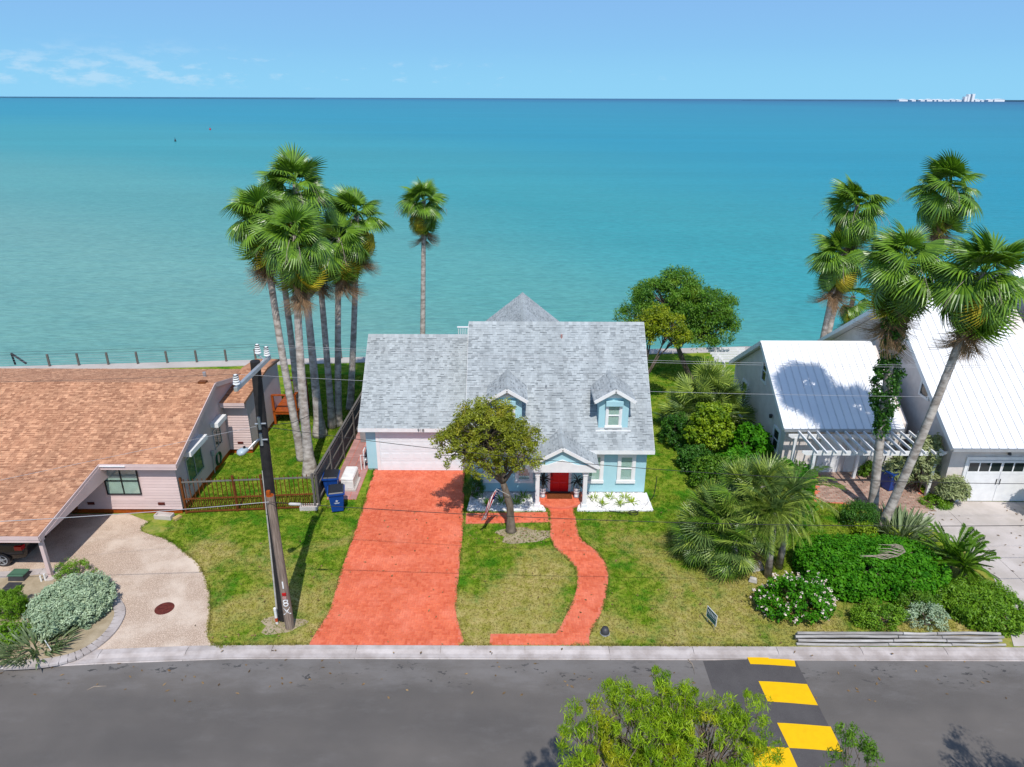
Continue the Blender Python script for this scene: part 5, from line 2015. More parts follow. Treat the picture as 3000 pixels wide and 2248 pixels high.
leafy_tree('feathery_tree', 'thin green sprig of a small tree at the bottom edge right of the yellow blocks', 'tree', (6.4, 8.3, 0), (6.3, 8.6, 3.0),
           [(A(2520, 2215, 10.0), (.4, .35, .26)), (A(2480, 2160, 10.2), (.18, .18, .3)), (A(2545, 2200, 10.1), (.2, .2, .26)), (A(2500, 2260, 9.8), (.5, .4, .3))],
           'leaf_mid', nb=24, per=56, size=.11, clump=.14, trunk_r=.05, aspect=.18, up=.25, droop=.8, seed=16, bark='bark', twigs=.8)
# a street tree just outside the frame whose shade falls on the asphalt
leafy_tree('street_tree', 'dark street tree whose shade falls on the asphalt at the right', 'tree', (14.7, 9.6, 0), (14.6, 9.8, 2.4),
           [((14.3, 10.6, 5.2), (1.4, 1.2, .9)), ((15.5, 10.4, 5.4), (1.6, 1.2, .9)), ((13.6, 10.0, 4.4), (.9, .8, .6)), ((14.9, 11.4, 5.9), (1.0, .9, .7)), ((14.0, 11.6, 6.0), (.5, .6, .5))],
           'leaf_dark', nb=150, per=60, size=.11, clump=.26, trunk_r=.17, seed=17, aspect=.25, droop=.4)

# ------------------------------------------------------------------ garden between the blue house and the cottage
def fan_shrub(name, label, c, stems, seed, kit=FANB, scale=1.0, n=26, group=None, nd=4, emax=80, emin=-30):
    t = thing(name, label, 'palm', (c[0], c[1], 0), group)
    rg = random.Random(seed)
    tr = MB()
    for i, (dx, dy, z, s) in enumerate(stems):
        top = Vector((c[0] + dx, c[1] + dy, z))
        tr.tube([(c[0] + dx * .45, c[1] + dy * .45, -.05), (c[0] + dx * .75, c[1] + dy * .75, z * .5), top], [.13, .11, .09], 8)
        crown(t, top, scale * s, n, nd, seed * 10 + i, kit, wind=(-.2, 0), emax=emax, emin=emin)
    tr.build('trunk', [M['palm_bark']], t, smooth=True)
    return t


p = G(2065, 1262)
fan_shrub('fan_palm_clump', 'large grey green fan palm clump on the lawn before the cottage side wall', (11.6, 38.3),
          [(-.6, 0, 1.6, 1.3), (.9, .3, 1.7, 1.3), (.2, .8, 2.4, 1.3), (.2, -.6, 1.2, 1.15), (1.5, -.4, 1.0, 1.2), (-1.4, -.1, .9, 1.2)], 61, n=28)
fan_shrub('fan_palm_clump', 'big fan palm clump on the front lawn beside the hedge', (9.7, 24.7),
          [(-1.0, .2, 2.3, 1.0), (-.1, .8, 3.3, 1.0), (-.5, -.5, 1.7, .95), (.7, .5, 3.7, 1.0), (-1.7, .4, 1.5, .9), (.3, -.2, 2.7, .9), (-1.2, 1.0, 2.2, .9)], 62, n=34, kit=FANC, emin=-20)
# feather palms leaning out of that clump
FE = [feather_mesh(1.9, .45, 1, mat='palm_blue'), feather_mesh(2.0, .65, 2, mat='palm_grey'), feather_mesh(1.7, .85, 3, mat='palm_grey')]
for (bx, by), (hx, hy), lab, sd in (((2250, 1690), (2270, 1500), 'feather palm with grey trunk beside the pale stones, nearer of two', 71), ((2282, 1665), (2320, 1450), 'feather palm with arching leaves over the hedge, farther of two', 72)):
    b = G(bx, by)
    h = A(hx, hy, b.y + .1)
    t = thing('feather_palm', lab, 'palm tree', b, 'feather palms by the hedge')
    MB().tube([b - Vector((0, 0, .05)), b.lerp(h, .5), h], [.16, .12, .12], 10).build('trunk', [M['palm_bark']], t, smooth=True)
    rg = random.Random(sd)
    for i in range(42):
        q = i / 41
        e = 78 - 118 * q + rg.uniform(-10, 10)
        o = put('frond', FE[0 if e > 50 else (1 if e > 15 else 2)], t, h, (rg.uniform(-.3, .3), -RAD(e), i * 2.4 + rg.uniform(-.3, .3)))
        s = rg.uniform(.72, .95)
        o.scale = (s, s, s)
# cycads by the concrete drive
CY = [feather_mesh(1.25, .25, 11, 34, .2, 'leaf_cycad' if 'leaf_cycad' in M else 'leaf_mid', .5), feather_mesh(1.2, .5, 12, 34, .2, 'leaf_mid', .4)]
for (bx, by, z, s), lab, sd in (((2775, 1668, .5, 1.3), 'larger cycad with bright feathery leaves at the edge of the concrete drive', 73), ((2812, 1705, .75, 1.05), 'smaller cycad with short brown trunk beside the concrete drive', 74)):
    b = G(bx, by)
    t = thing('cycad', lab, 'plant', b, 'cycads by the concrete drive')
    MB().tube([b - Vector((0, 0, .05)), b + Vector((.02, 0, z))], [.16, .14], 10).build('trunk', [M['bark']], t, smooth=True)
    rg = random.Random(sd)
    for i in range(24):
        e = 70 - 75 * (i / 23) + rg.uniform(-8, 8)
        o = put('frond', CY[0 if e > 30 else 1], t, b + Vector((.02, 0, z)), (rg.uniform(-.3, .3), -RAD(e), i * 2.4 + rg.uniform(-.3, .3)))
        o.scale = (s, s, s)

bush('shrub', 'light green upright shrub right of the blue house between two fan palm clumps', 'shrub', (11.0, 34.9, 1.4), (1.3, 1.1, 1.65), 'leaf_lime', 250, 46, .09, .2, .5, seed=81)
bush('shrub', 'dark glossy round shrub against the cottage side wall', 'shrub', (13.1, 34.6, .8), (1.0, .9, 1.1), 'leaf_deep', 110, 46, .12, .24, .6, seed=82)
bush('shrub', 'deep green broad leaved shrub at the left post of the pergola', 'shrub', (13.9, 30.6, .6), (1.2, 1.3, 1.0), 'leaf_deep', 150, 40, .16, .25, .35, seed=83)
bush('shrub', 'small bright shrub under the left end of the cottage wall', 'shrub', (11.7, 32.0, .5), (.9, .8, .8), 'leaf_mid', 90, 40, .09, .2, .45, seed=84)
bush('shrub', 'bright green fine shrub behind the big front fan palm clump', 'shrub', (11.0, 29.9, 1.0), (1.4, 1.1, 1.3), 'leaf_mid', 130, 46, .08, .2, .35, seed=141)
bush('shrub', 'deep green low shrub between the lime shrub and the pergola', 'shrub', (11.9, 32.3, .6), (1.2, .9, .95), 'leaf_deep', 110, 44, .1, .22, .45, seed=142)
bush('shrub', 'long leaved green shrub right of the front fan palm clump', 'shrub', (13.0, 28.4, .5), (1.1, 1.0, 1.0), 'leaf_deep', 130, 40, .15, .22, .25, seed=143)
bush('shrub', 'added dark green low shrub standing in for lawn shadow left of the lime shrub', 'shrub', (9.9, 33.2, .5), (.9, .9, .8), 'leaf_dark', 110, 44, .09, .22, .45, seed=144)  # added dark foliage in place of the shadow on this lawn
bush('shrub', 'added tall dark shrub standing in for shadow between lime shrub and blue house rear', 'shrub', (9.4, 36.2, .7), (.8, 1.0, 1.1), 'leaf_dark', 110, 46, .09, .2, .4, seed=145)  # also added, its dark leaves stand in for shadow beside the house
bush('shrub', 'mid green shrub filling the gap between the lime shrub and the big front clump', 'shrub', (10.2, 31.4, .7), (1.1, .8, 1.1), 'leaf_mid', 130, 46, .085, .2, .4, seed=146)
# hedge and friends along the street
hg = thing('hedge', 'big dense dark green clipped hedge mass beside the concrete drive', 'hedge', (13.6, 23.9, 0))
rg = np.random.default_rng(21)
n = 1000
P = np.stack([rg.uniform(12.0, 18.0, n), rg.uniform(22.2, 26.2, n)], 1)
u_ = (P[:, 0] - 14.9) / 2.85
v_ = (P[:, 1] - 24.1 - .0 * (P[:, 0] - 14.9)) / 1.75
ok = (np.abs(u_) ** 3 + np.abs(v_) ** 3) < 1
P, u_, v_ = P[ok], u_[ok], v_[ok]
Z = 1.15 * (1 - (np.abs(u_) ** 3 + np.abs(v_) ** 3)) ** .45 + .09 * np.sin(P[:, 0] * 3.3) * np.sin(P[:, 1] * 2.9) + rg.normal(0, .04, len(P))
C = np.stack([P[:, 0], P[:, 1], np.maximum(Z, .1)], 1)
ed = np.array([(14.9 + 2.8 * math.copysign(abs(math.cos(a)) ** .67, math.cos(a)), 24.1 + 1.7 * math.copysign(abs(math.sin(a)) ** .67, math.sin(a)), z) for a in np.linspace(0, 6.28, 90) for z in (.2, .5, .8)])
C = np.concatenate([C, ed])
V, F, T = leaf_cloud(rg, C, np.full(len(C), .17), 46, .11, .75, .6)
put('foliage', np_mesh('foliage', V - np.array([13.6, 23.9, 0]), F, M['leaf_deep'], T), hg)
MB().box(12.7, 22.9, 0, 17.1, 25.3, .7).build('branches', [M['bark']], hg)
bush('flowering_shrub', 'shrub covered in pale pink blossom in front of the dark hedge', 'shrub', tuple(G(2325, 1790).xy) + (.45,), (1.35, .95, .95), 'leaf_deep', 190, 44, .075, .2, .5, seed=85, flowers=('flower', 700, .065))
bush('shrub', 'mossy green spreading shrub at the right end beside the concrete drive', 'shrub', tuple(G(2875, 1800).xy) + (.2,), (1.5, 1.35, .85), 'leaf_moss', 420, 60, .075, .2, .3, seed=86)
bush('shrub', 'low olive green shrub behind the left end of the timber edging', 'shrub', tuple(G(2565, 1825).xy) + (.2,), (.95, .6, .65), 'leaf_moss', 120, 46, .06, .19, .35, seed=87)
bush('shrub', 'low grey green shrub in the middle behind the timber edging', 'shrub', tuple(G(2712, 1825).xy) + (.2,), (.8, .55, .55), 'leaf_sage', 60, 46, .055, .17, .35, seed=88)
bush('shrub', 'low bright green shrub between the grey green one and the hedge', 'shrub', tuple(G(2685, 1790).xy) + (.2,), (.8, .5, .6), 'leaf_mid', 80, 46, .055, .18, .35, seed=98)
bush('shrub', 'round fine leaved green shrub at the foot of the ivy clad palm', 'shrub', tuple(G(2515, 1535).xy) + (.4,), (.8, .7, .75), 'leaf_dark', 120, 50, .06, .2, .3, seed=89)
bush('shrub', 'yellowish low shrub in front of the palm trunks above the hedge', 'shrub', tuple(G(2530, 1570).xy) + (.2,), (.5, .4, .4), 'leaf_lime', 50, 40, .06, .15, .35, seed=90)
bush('oleander', 'pale olive straggly shrub growing through the right end of the pergola', 'shrub', (20.6, 31.0, 1.6), (.75, .7, 1.5), 'leaf_pale', 120, 40, .16, .26, .2, seed=91)
bush('oleander', 'pale olive shrub leaning against the corner of the garage with black windows', 'shrub', (21.55, 29.75, .8), (.6, .4, .7), 'leaf_pale', 46, 40, .16, .24, .2, seed=92)
bush('oleander', 'pale shrub low under the pergola behind the blue bin', 'shrub', (19.6, 31.3, .9), (.7, .6, .8), 'leaf_pale', 70, 40, .15, .24, .2, seed=93)
bush('ground_cover', 'bright green fern like ground cover at the garage corner', 'plant', tuple(G(2740, 1478).xy) + (.05,), (.75, .5, .35), 'leaf_moss', 80, 46, .06, .16, .3, seed=94)
bush('shrub', 'small weedy green plant by the cottage wall panels', 'plant', tuple(G(2540, 1395).xy) + (.2,), (.4, .3, .6), 'leaf_mid', 40, 34, .07, .14, .4, seed=95)
bush('shrub', 'large leaved bush at the right edge before the garage door', 'shrub', (25.6, 28.4, 1.3), (.9, .8, 1.1), 'leaf_mid', 60, 30, .2, .3, .3, seed=96)


def blades(name, label, cat, c, n, L, w, mat, seed, spread=.25, emin=20, emax=85, group=None, part='leaf', droop=.35, single=True, tone=(0, 1)):
    """clump of strap leaves, each a part"""
    t = thing(name, label, cat, c, group)
    rg = random.Random(seed)
    ms = []
    for k in range(3):
        V, F, T = [], [], []
        st = [(0, .5), (.35, 1.0), (.7, .8), (1.0, .05)]
        for (a, wa), (b, wb) in zip(st, st[1:]):
            za, zb = -droop * L * a * a, -droop * L * b * b
            for sg in (-1, 1):
                m0 = len(V)
                V += [(a * L, 0, za), (b * L, 0, zb), (b * L, sg * wb * w, zb + wb * w * .35), (a * L, sg * wa * w, za + wa * w * .35)]
                F.append((m0, m0 + 1, m0 + 2, m0 + 3))
                T.append(min(1, max(0, tone[0] + (tone[1] - tone[0]) * (.25 + .25 * k + .15 * sg))))
        ms.append(np_mesh(part, V, F, M[mat], T))
    for i in range(n):
        a = i * 2.4 + rg.uniform(-.4, .4)
        r = spread * math.sqrt(rg.random())
        e = rg.uniform(emin, emax)
        o = put(part, rg.choice(ms), t, (c[0] + r * math.cos(a), c[1] + r * math.sin(a), c[2]), (rg.uniform(-.4, .4), -RAD(e), a))
        s = rg.uniform(.7, 1.15)
        o.scale = (s, s, s)
    return t


p = G(2655, 1580)
blades('bird_of_paradise', 'clump of stiff grey green strap leaves behind the cycads', 'plant', (p.x, p.y + .5, .02), 230, .85, .06, 'leaf_strap', 101, spread=1.1, emin=25, emax=88, droop=.2)
p = G(2240, 1345)
blades('agave', 'spiky dark clump of broad leaves at the foot of the cottage wall', 'plant', (p.x, p.y, .02), 60, 1.0, .07, 'leaf_strap', 102, spread=.5, emin=10, emax=75, droop=.35)
M['leaf_fresh'] = leafmat('fresh_yellow_green_leaf', S(120, 150, 20), S(178, 196, 50))
for i, (px, py) in enumerate(((1740, 1462), (1765, 1479), (1788, 1460), (1817, 1479), (1831, 1460), (1851, 1474))):
    p = G(px, py, .04)
    where = ('at the far left of', 'front left in', 'back middle in', 'front middle in', 'back right in', 'at the far right of')[i]
    blades('strap_plant', f'yellow green tuft {where} the sunny white stone bed', 'plant', (p.x, p.y, .04), 26, .34, .02, 'leaf_fresh', 110 + i, spread=.08, emin=25, emax=88, group='tufts in the right stone bed')
for i, (px, py, s) in enumerate(((1430, 1482, .4), (1470, 1474, .5), (1510, 1476, .4), (1533, 1460, .4))):
    p = G(px, py, .04)
    where = ('leftmost in', 'behind the tree trunk in', 'right of the trunk in', 'nearest the porch in')[i]
    blades('strap_plant', f'shaded green tuft {where} the left stone bed', 'plant', (p.x, p.y, .04), 30, s, .025, 'leaf_moss', 120 + i, spread=.1, emin=25, emax=85, group='tufts in the left stone bed')
bush('shrub', 'dark green fine leaved shrub at the corner of the garage by the driveway', 'shrub', (-1.85, 30.2, .5), (.45, .42, .7), 'leaf_dark', 70, 50, .05, .15, .3, seed=97)

# street corner bed on the left
p = G(212, 1800)
bush('juniper', 'large sage green spreading juniper mound on the pebble drive corner', 'shrub', (p.x, p.y + .15, .25), (1.4, 1.6, .95), 'leaf_sage', 620, 64, .075, .16, .35, seed=131, up=.7, lump=.12)
p = G(222, 1695)
bush('shrub', 'small bright green tuft shrub behind the sage green juniper', 'shrub', (p.x, p.y, .35), (.7, .5, .45), 'leaf_moss', 60, 46, .05, .14, .25, seed=132)
p = G(25, 1800)
bush('shrub', 'upright green needle leaved shrub at the left edge in the corner bed', 'shrub', (p.x, p.y, .35), (.7, .65, .7), 'leaf_moss', 130, 46, .09, .15, .14, seed=133, up=.1)
p = G(105, 1895)
blades('strap_plant', 'mass of narrow grey green blades with brown tips at the street corner', 'plant', (p.x, p.y, .03), 300, .62, .036, 'leaf_strap', 134, spread=1.05, emin=35, emax=90, droop=.4)
p = G(35, 1885)
bush('shrub', 'leafy bright green groundcover left of the bladed plants at the corner', 'shrub', (p.x - .2, p.y + .3, .15), (.6, .5, .35), 'leaf_moss', 60, 44, .06, .16, .45, seed=135)

# dead frond on the hedge
p = A(2580, 1640, 23.8)
t = thing('dead_palm_leaf', 'dry bleached palm leaf lying on top of the dark hedge', 'leaf', (p.x, p.y, 1.25))
m_ = MB()
rg = random.Random(4)
a0, a1 = A(2642, 1600, 24.4), A(2560, 1675, 23.6)
c0 = [a0, A(2646, 1640, 24.0), A(2620, 1668, 23.7), A(2580, 1680, 23.5)]
for q in c0:
    q.z = 1.32
m_.tube(c0, [.02, .02, .015, .01], 5)
for i in range(14):
    s = c0[min(3, i // 4)].lerp(c0[min(3, i // 4 + 1)], (i % 4) / 4)
    e = s + Vector((-rg.uniform(.5, 1.0), rg.uniform(-.05, .25), rg.uniform(-.02, .1)))
    m_.tube([s, s.lerp(e, .5) + Vector((0, 0, .08)), e], [.016, .02, .004], 4)
m_.build('blade', [M['twig']], t)


# ================================================================== fences, pole and wires
GF = thing('board_fence', 'weathered grey board fence between the two lots seen from its rail side', 'fence', (-9.35, 29.4, 0))
fx = lambda y: -9.43 + (y - 29.4) * .03
y = 29.35
k = 0
while y < 44.5:
    x_ = fx(y)
    w = .142
    MB().box(x_ - .05, y, .06, x_ - .03, y + w - .006, 1.80 + R0.uniform(-.015, .015), 0, R0.random()).build('board', [M['grey_wood']], GF)
    y += w
for i, yp in enumerate((29.42, 31.85, 34.25, 36.7, 39.1, 41.5, 43.9)):
    x_ = fx(yp)
    MB().box(x_ - .028, yp - .05, 0, x_ + .075, yp + .05, 1.92, 0, R0.random()).build('post', [M['grey_wood']], GF)
    if yp < 43:
        for zz in (.32, 1.05, 1.66):
            MB().beam((x_ + .01, yp + .05, zz), (fx(yp + 2.4) + .01, yp + 2.35, zz), .06, .09, (0, 0, 1), 0, R0.random()).build('rail', [M['grey_wood']], GF)
MB().beam((fx(29.4) - .02, 29.3, 1.83), (fx(44) - .02, 44.4, 1.83), .11, .035).build('cap_rail', [M['grey_wood']], GF)

BF = thing('picket_fence', 'brown picket fence and gate between the pink house and the grey fence', 'fence', (-12.6, 28.85, 0))
p0, p1 = Vector((-15.62, 28.72, 0)), Vector((-9.52, 29.25, 0))
D = (p1 - p0)
FL = D.length
D.normalize()
for q in (0.04, 2.42, 3.72, FL - .02):
    c = p0 + D * q
    MB().box(c.x - .05, c.y - .05, 0, c.x + .05, c.y + .05, 1.95 if q < FL - .1 else 1.9).build('post', [M['brown_wood'] if q < FL - .1 else M['grey_wood']], BF)
q = .18
while q < FL - .08:
    c = p0 + D * q
    MB().box(c.x - .016, c.y - .016, .06, c.x + .016, c.y + .016, 1.86, 0, R0.random()).build('picket', [M['brown_wood']], BF)
    c2 = c + D * .105
    MB().box(c2.x - .013, c2.y - .013, .06, c2.x + .013, c2.y + .013, .86, 0, R0.random()).build('short_picket', [M['brown_wood']], BF)
    q += .21
for zz, mt_ in ((1.72, 'grey_wood'), (.80, 'brown_wood'), (.10, 'brown_wood')):
    MB().beam(p0 + D * .05 + Vector((0, -.03, zz)), p1 + Vector((0, -.03, zz)), .035, .07, (0, 0, 1), 0, .8).build('rail', [M[mt_]], BF)

# wire fence along the sea wall
WF = thing('wire_fence', 'row of short wooden posts with wires along the sea wall behind the pink house', 'fence', (-30, 48, 0))
posts = []
for px in range(140, 940, 87):
    d = ray(px, 1050)
    kx = (51.63 - .2) / (d.y - .0905 * d.x)
    p = (d.x * kx, d.y * kx)
    posts.append(p)
    MB().lathe((p[0], p[1], -.6), [(.085, 0), (.085, 1.55), (.075, 1.58)], 8).build('post', [M['grey_wood']], WF)
for px, py in ((1000, 1060), (1034, 1058)):
    d = ray(px, 1050)
    kx = (51.63 - .2) / (d.y - .0905 * d.x)
    p = (d.x * kx, d.y * kx)
    posts.append(p)
    MB().lathe((p[0], p[1], -.6), [(.08, 0), (.08, 1.75), (.07, 1.78)], 8).build('post', [M['grey_wood']], WF)
xa = posts[0][0] - 12
for zz in (.25, .45, .65, .85):
    MB().tube([(xa, 51.43 + .0905 * xa, zz), (posts[-1][0] + 3, 51.43 + .0905 * (posts[-1][0] + 3), zz)], .006, 4).build('wire', [M['wire_pale']], WF)
ST = thing('handrail', 'slanting dark handrail of the steps down to the water at the left edge', 'handrail', (-39, 46.5, 0))
a, b, c = G(45, 1068, .05), G(75, 1065, .05), A(33, 1036, G(45, 1068).y)
MB().beam(G(45, 1068, -.2), c, .12, .12).build('post', [M['dark_metal']], ST)
MB().beam(c, G(78, 1066, .0), .10, .12).build('rail', [M['dark_metal']], ST)

# ------------------------------------------------------------------ utility pole
pb = G(833, 1813)
ptop = A(747, 1058, pb.y)
UP = thing('utility_pole', 'black utility pole with crossarm, street lamp and old wooden stub', 'utility pole', pb)
m_ = MB().tube([pb - Vector((0, 0, .1)), pb.lerp(ptop, .5), ptop], [.205, .18, .155], 16)
m_.build('pole', [simple('black_pole', (0.016, 0.015, 0.017, 1), (0.028, 0.026, 0.026, 1), 4, 0.7, .25, .3, 18)], UP, smooth=False)
sb = G(850, 1838)
stp = A(791, 1452, sb.y + .02)
M['pole_wood'] = simple('weathered_pole_wood', S(170, 150, 136, .8), S(120, 104, 94, .8), 4, .9, .1, .5, 10, stretch=(6, 6, .35))
MB().tube([sb - Vector((0, 0, .1)), sb.lerp(stp, .5), stp], [.175, .155, .14], 16).build('stub', [M['pole_wood']], UP, smooth=False)
MB().tube([stp - Vector((0, 0, .0)), stp + Vector((0, 0, .01))], .13, 16).box(stp.x - .12, stp.y - .02, stp.z, stp.x - .0, stp.y + .1, stp.z + .16).build('stub_top', [M['orange_wood']], UP)
for zz in (5.2, 3.1, 1.2):
    MB().tube([(sb.x + (stp.x - sb.x) * zz / 5.5 - .06, sb.y + .08, zz), (sb.x + (stp.x - sb.x) * zz / 5.5 - .06, sb.y + .08, zz + .05)], .33, 18).build('strap', [M['grey_metal']], UP) if False else None
# conduit down the side of the pole
MB().tube([(pb.x - .225, pb.y - .08, 0), (ptop.x - .20 - .05, pb.y - .08, 6.5)], .035, 8).build('conduit', [M['stone']], UP)
# crossarm along the depth, with ribbed insulators
ca = A(690, 1142, 19.35)
cb_ = Vector((ca.x + .12, 22.15, ca.z + .02))
MB().beam(ca, cb_, .11, .14).build('crossarm', [M['grey_metal']], UP, bevel=.01)
INS = []


def insulator(p):
    b = MB()
    prof = [(.04, 0), (.04, .06)]
    for k in range(4):
        z0 = .06 + k * .075
        r = .108 - .010 * k
        prof += [(.06, z0), (r, z0 + .012), (r * .92, z0 + .045), (.06, z0 + .062)]
    prof += [(.05, .37), (.0, .39)]
    o = b.lathe(p, prof, 16).build('insulator', [M['white']], UP, smooth=False)
    MB().lathe(p, [(.078, .07), (.072, .36)], 14).build('insulator_core', [M['black_lid']], o)
    return o


for p in (ca + Vector((.01, .12, .07)), cb_ + Vector((0, -.2, .07))):
    insulator(p)
    INS.append(p + Vector((0, 0, .38)))
rp = A(757, 1040, 21.75)
MB().tube([(cb_.x - .02, 21.75, ca.z + .05), rp], [.03, .025], 8).build('riser', [M['grey_metal']], UP)
insulator(rp)
INS.append(rp + Vector((0, 0, .38)))
# street lamp
la = A(770, 1282, pb.y - .12)
lh = A(727, 1316, pb.y - .55)
MB().tube([la, la.lerp(lh, .5) + Vector((0, 0, .06)), lh], .03, 8).build('lamp_arm', [M['grey_metal']], UP)
lm = MB()
le = A(694, 1330, pb.y - .75)
d = (le - lh).normalized()
s = Vector((-d.y, d.x, 0)).normalized()
u = d.cross(s) * -1
if u.z < 0:
    u = -u
V, F = [], []
sec = [(0, .07, .06), (.2, .10, .09), (.5, .19, .12), (.85, .17, .09), (1.0, .05, .03)]
Lh = (le - lh).length
for q, w, h in sec:
    c = lh + d * Lh * q
    for k in range(10):
        an = 2 * math.pi * k / 10
        V.append(c + s * w * math.cos(an) + u * h * math.sin(an))
for i in range(4):
    for k in range(10):
        F.append((i * 10 + k, i * 10 + (k + 1) % 10, i * 10 + 10 + (k + 1) % 10, i * 10 + 10 + k))
F += [tuple(range(10)), tuple(range(40, 50))]
lm.add(V, F).build('lamp_head', [simple('lamp_enamel', S(196, 214, 222), None, 4, .35, .5)], UP, smooth=True)
q = lh + d * Lh * .25 + u * .1
MB().lathe((q.x, q.y, q.z - .01), [(.045, 0), (.045, .06), (0, .07)], 10).build('light_sensor', [M['black_metal']], UP)
for zz in (8.35, 7.75):
    x_ = pb.x + (ptop.x - pb.x) * zz / ptop.z
    MB().tube([(x_ - .16, pb.y - .2, zz), (x_ + .2, pb.y - .2, zz + .02)], .03, 8).box(x_ - .05, pb.y - .24, zz - .2, x_ + .03, pb.y - .14, zz + .25).build('bracket', [M['grey_metal']], UP)


# painted marks on the stub, wrapped round its face
def on_stub(body, size, z, name, mat):
    cu = bpy.data.curves.new(name, 'FONT')
    cu.body = body
    cu.size = size
    cu.align_x = 'CENTER'
    cu.align_y = 'CENTER'
    cu.resolution_u = 3
    tmp = bpy.data.objects.new(name, cu)
    COL.objects.link(tmp)
    dg = bpy.context.evaluated_depsgraph_get()
    me = bpy.data.meshes.new_from_object(tmp.evaluated_get(dg))
    bpy.data.objects.remove(tmp)
    q = z / stp.z
    cx, cy = sb.x + (stp.x - sb.x) * q, sb.y
    r = .178 - .03 * q
    a0 = math.atan2(-cy, -cx) if False else -math.pi / 2 + .22
    me.materials.clear()
    me.materials.append(mat)
    for v in me.vertices:
        a = a0 + v.co.x / r
        v.co = Vector((cx + (v.co.y / stp.z) * (stp.x - sb.x) + (r + .004) * math.cos(a), cy + (r + .004) * math.sin(a), z + v.co.y)) - org(UP)
    me.update()
    return put(name, me, UP)


on_stub('X', .46, .86, 'painted_letter', M['white'])
on_stub('8', .46, 1.25, 'painted_letter', M['white'])
on_stub('1', .46, 2.05, 'painted_letter', M['white'])
red = simple('red_reflector', S(220, 24, 30), None, 4, .5, .4)
for z, h, mt_ in ((1.66, .10, red), (1.50, .11, M['pink_paver'])):
    q = z / stp.z
    MB().box(sb.x + (stp.x - sb.x) * q - .04, sb.y - .19, z - h / 2, sb.x + (stp.x - sb.x) * q + .10, sb.y - .14, z + h / 2).build('marker_plate', [mt_], UP)


def cable(label, pts, r=.014, mat='wire', ext=24, extra=None, cat='cable', name='overhead_cable', group=None):
    """smooth hanging cable through world points (sorted by x), carried on beyond the frame"""
    pts = [Vector(p) for p in pts]
    if len(pts) >= 3:
        xs = np.array([p.x for p in pts])
        cz = np.polyfit(xs, [p.z for p in pts], 2)
        cy = np.polyfit(xs, [p.y for p in pts], 1)
        cz[0] = abs(cz[0])
    else:
        xs = np.array([pts[0].x, pts[1].x])
        cz = np.array([.0, (pts[1].z - pts[0].z) / (xs[1] - xs[0] + 1e-9), 0])
        cz[2] = pts[0].z - cz[1] * xs[0]
        cy = np.polyfit(xs, [p.y for p in pts], 1)
    X = np.linspace(xs.min() - (extra[0] if extra else 0), xs.max() + (extra[1] if extra else 0), 40)
    P = [(x_, np.polyval(cy, x_), np.polyval(cz, x_)) for x_ in X]
    o = MB().tube(P, r, 5).build(name, [M[mat]], None, loc=P[20])
    return tag(o, label, cat, group)


YC = sb.y - .2
g_ = 'cables strung along the street'
jl = Vector((stp.x + .02, YC, A(792, 1471, YC).z))
cable('pale communications cable from the old stub leftwards across the brown carport roof', [A(0, 1528, YC), A(400, 1503, YC), jl], .012, 'wire_pale', extra=(24, 0), group=g_)
cable('lower black cable from the old stub rightwards over the red driveway and hedge', [jl, A(930, 1481, YC), A(1362, 1506, YC), A(1964, 1531, YC), A(3000, 1540, YC)], .012, 'wire', extra=(0, 24), group=g_)
YM = pb.y - .1
jm = A(784, 1252, YM)
cable('middle black cable from the pole bracket rightwards past the garage door and porch', [jm, A(900, 1267, YM), A(1268, 1315, YM), A(1596, 1347, YM), A(1994, 1382, YM), A(2412, 1402, YM), A(3000, 1418, YM)], .011, 'wire', extra=(0, 24), group=g_)
cable('middle thin cable from the pole bracket leftwards across the pink house side wall', [A(510, 1300, YM), A(772, 1245, YM)], .006, 'wire_pale', extra=(34, 0), group=g_)
for i, p in enumerate(INS):
    nm = ('near end of the crossarm', 'far end of the crossarm', 'raised top insulator')[i]
    rr_ = [p, p + Vector((14, 0, -.55)), p + Vector((30, 0, -.62))]
    cable(f'thin power line leading right from the {nm}', rr_, .0045, 'wire_pale', extra=(0, 20), cat='power line', name='power_line', group='power lines on the crossarm')
    ll = [p + Vector((-30, .4, -.4)), p + Vector((-14, .2, -.5)), p]
    cable(f'thin power line leading left from the {nm}', ll, .0045, 'dark_metal', extra=(14, 0), cat='power line', name='power_line', group='power lines on the crossarm')
# service drops to the palms side and the houses
a, b = A(800, 1245, pb.y), A(905, 1218, 27)
o = MB().tube([a, a.lerp(b, .5) - Vector((0, 0, .12)), b], .012, 5).build('service_cable', [M['wire']], None, loc=tuple(a))
tag(o, 'short sagging black service cable leaving the pole towards the palms', 'cable')
q = A(864, 1477, YC)
o = MB().tube([q - Vector((.22, 0, .0)), q - Vector((.18, 0, 0)), q + Vector((.18, 0, -.01)), q + Vector((.22, 0, -.01))], [.018, .05, .05, .018], 10).build('cable_splice', [M['stone']], None, loc=tuple(q))
tag(o, 'pale splice case hanging on the lower cable right of the pole', 'splice')
# marker post by the pole
p = G(812, 1828)
t = thing('marker_post', 'white cable marker post with orange band beside the pole', 'marker', p)
MB().lathe(p, [(.05, 0), (.05, .62), (.055, .64), (.055, .74), (.0, .78)], 12).build('post', [M['white']], t)
MB().lathe(p, [(.052, .12), (.052, .30)], 12, cap=False).build('band', [simple('orange_band', S(225, 96, 50), None, 4, .5, .3)], t)

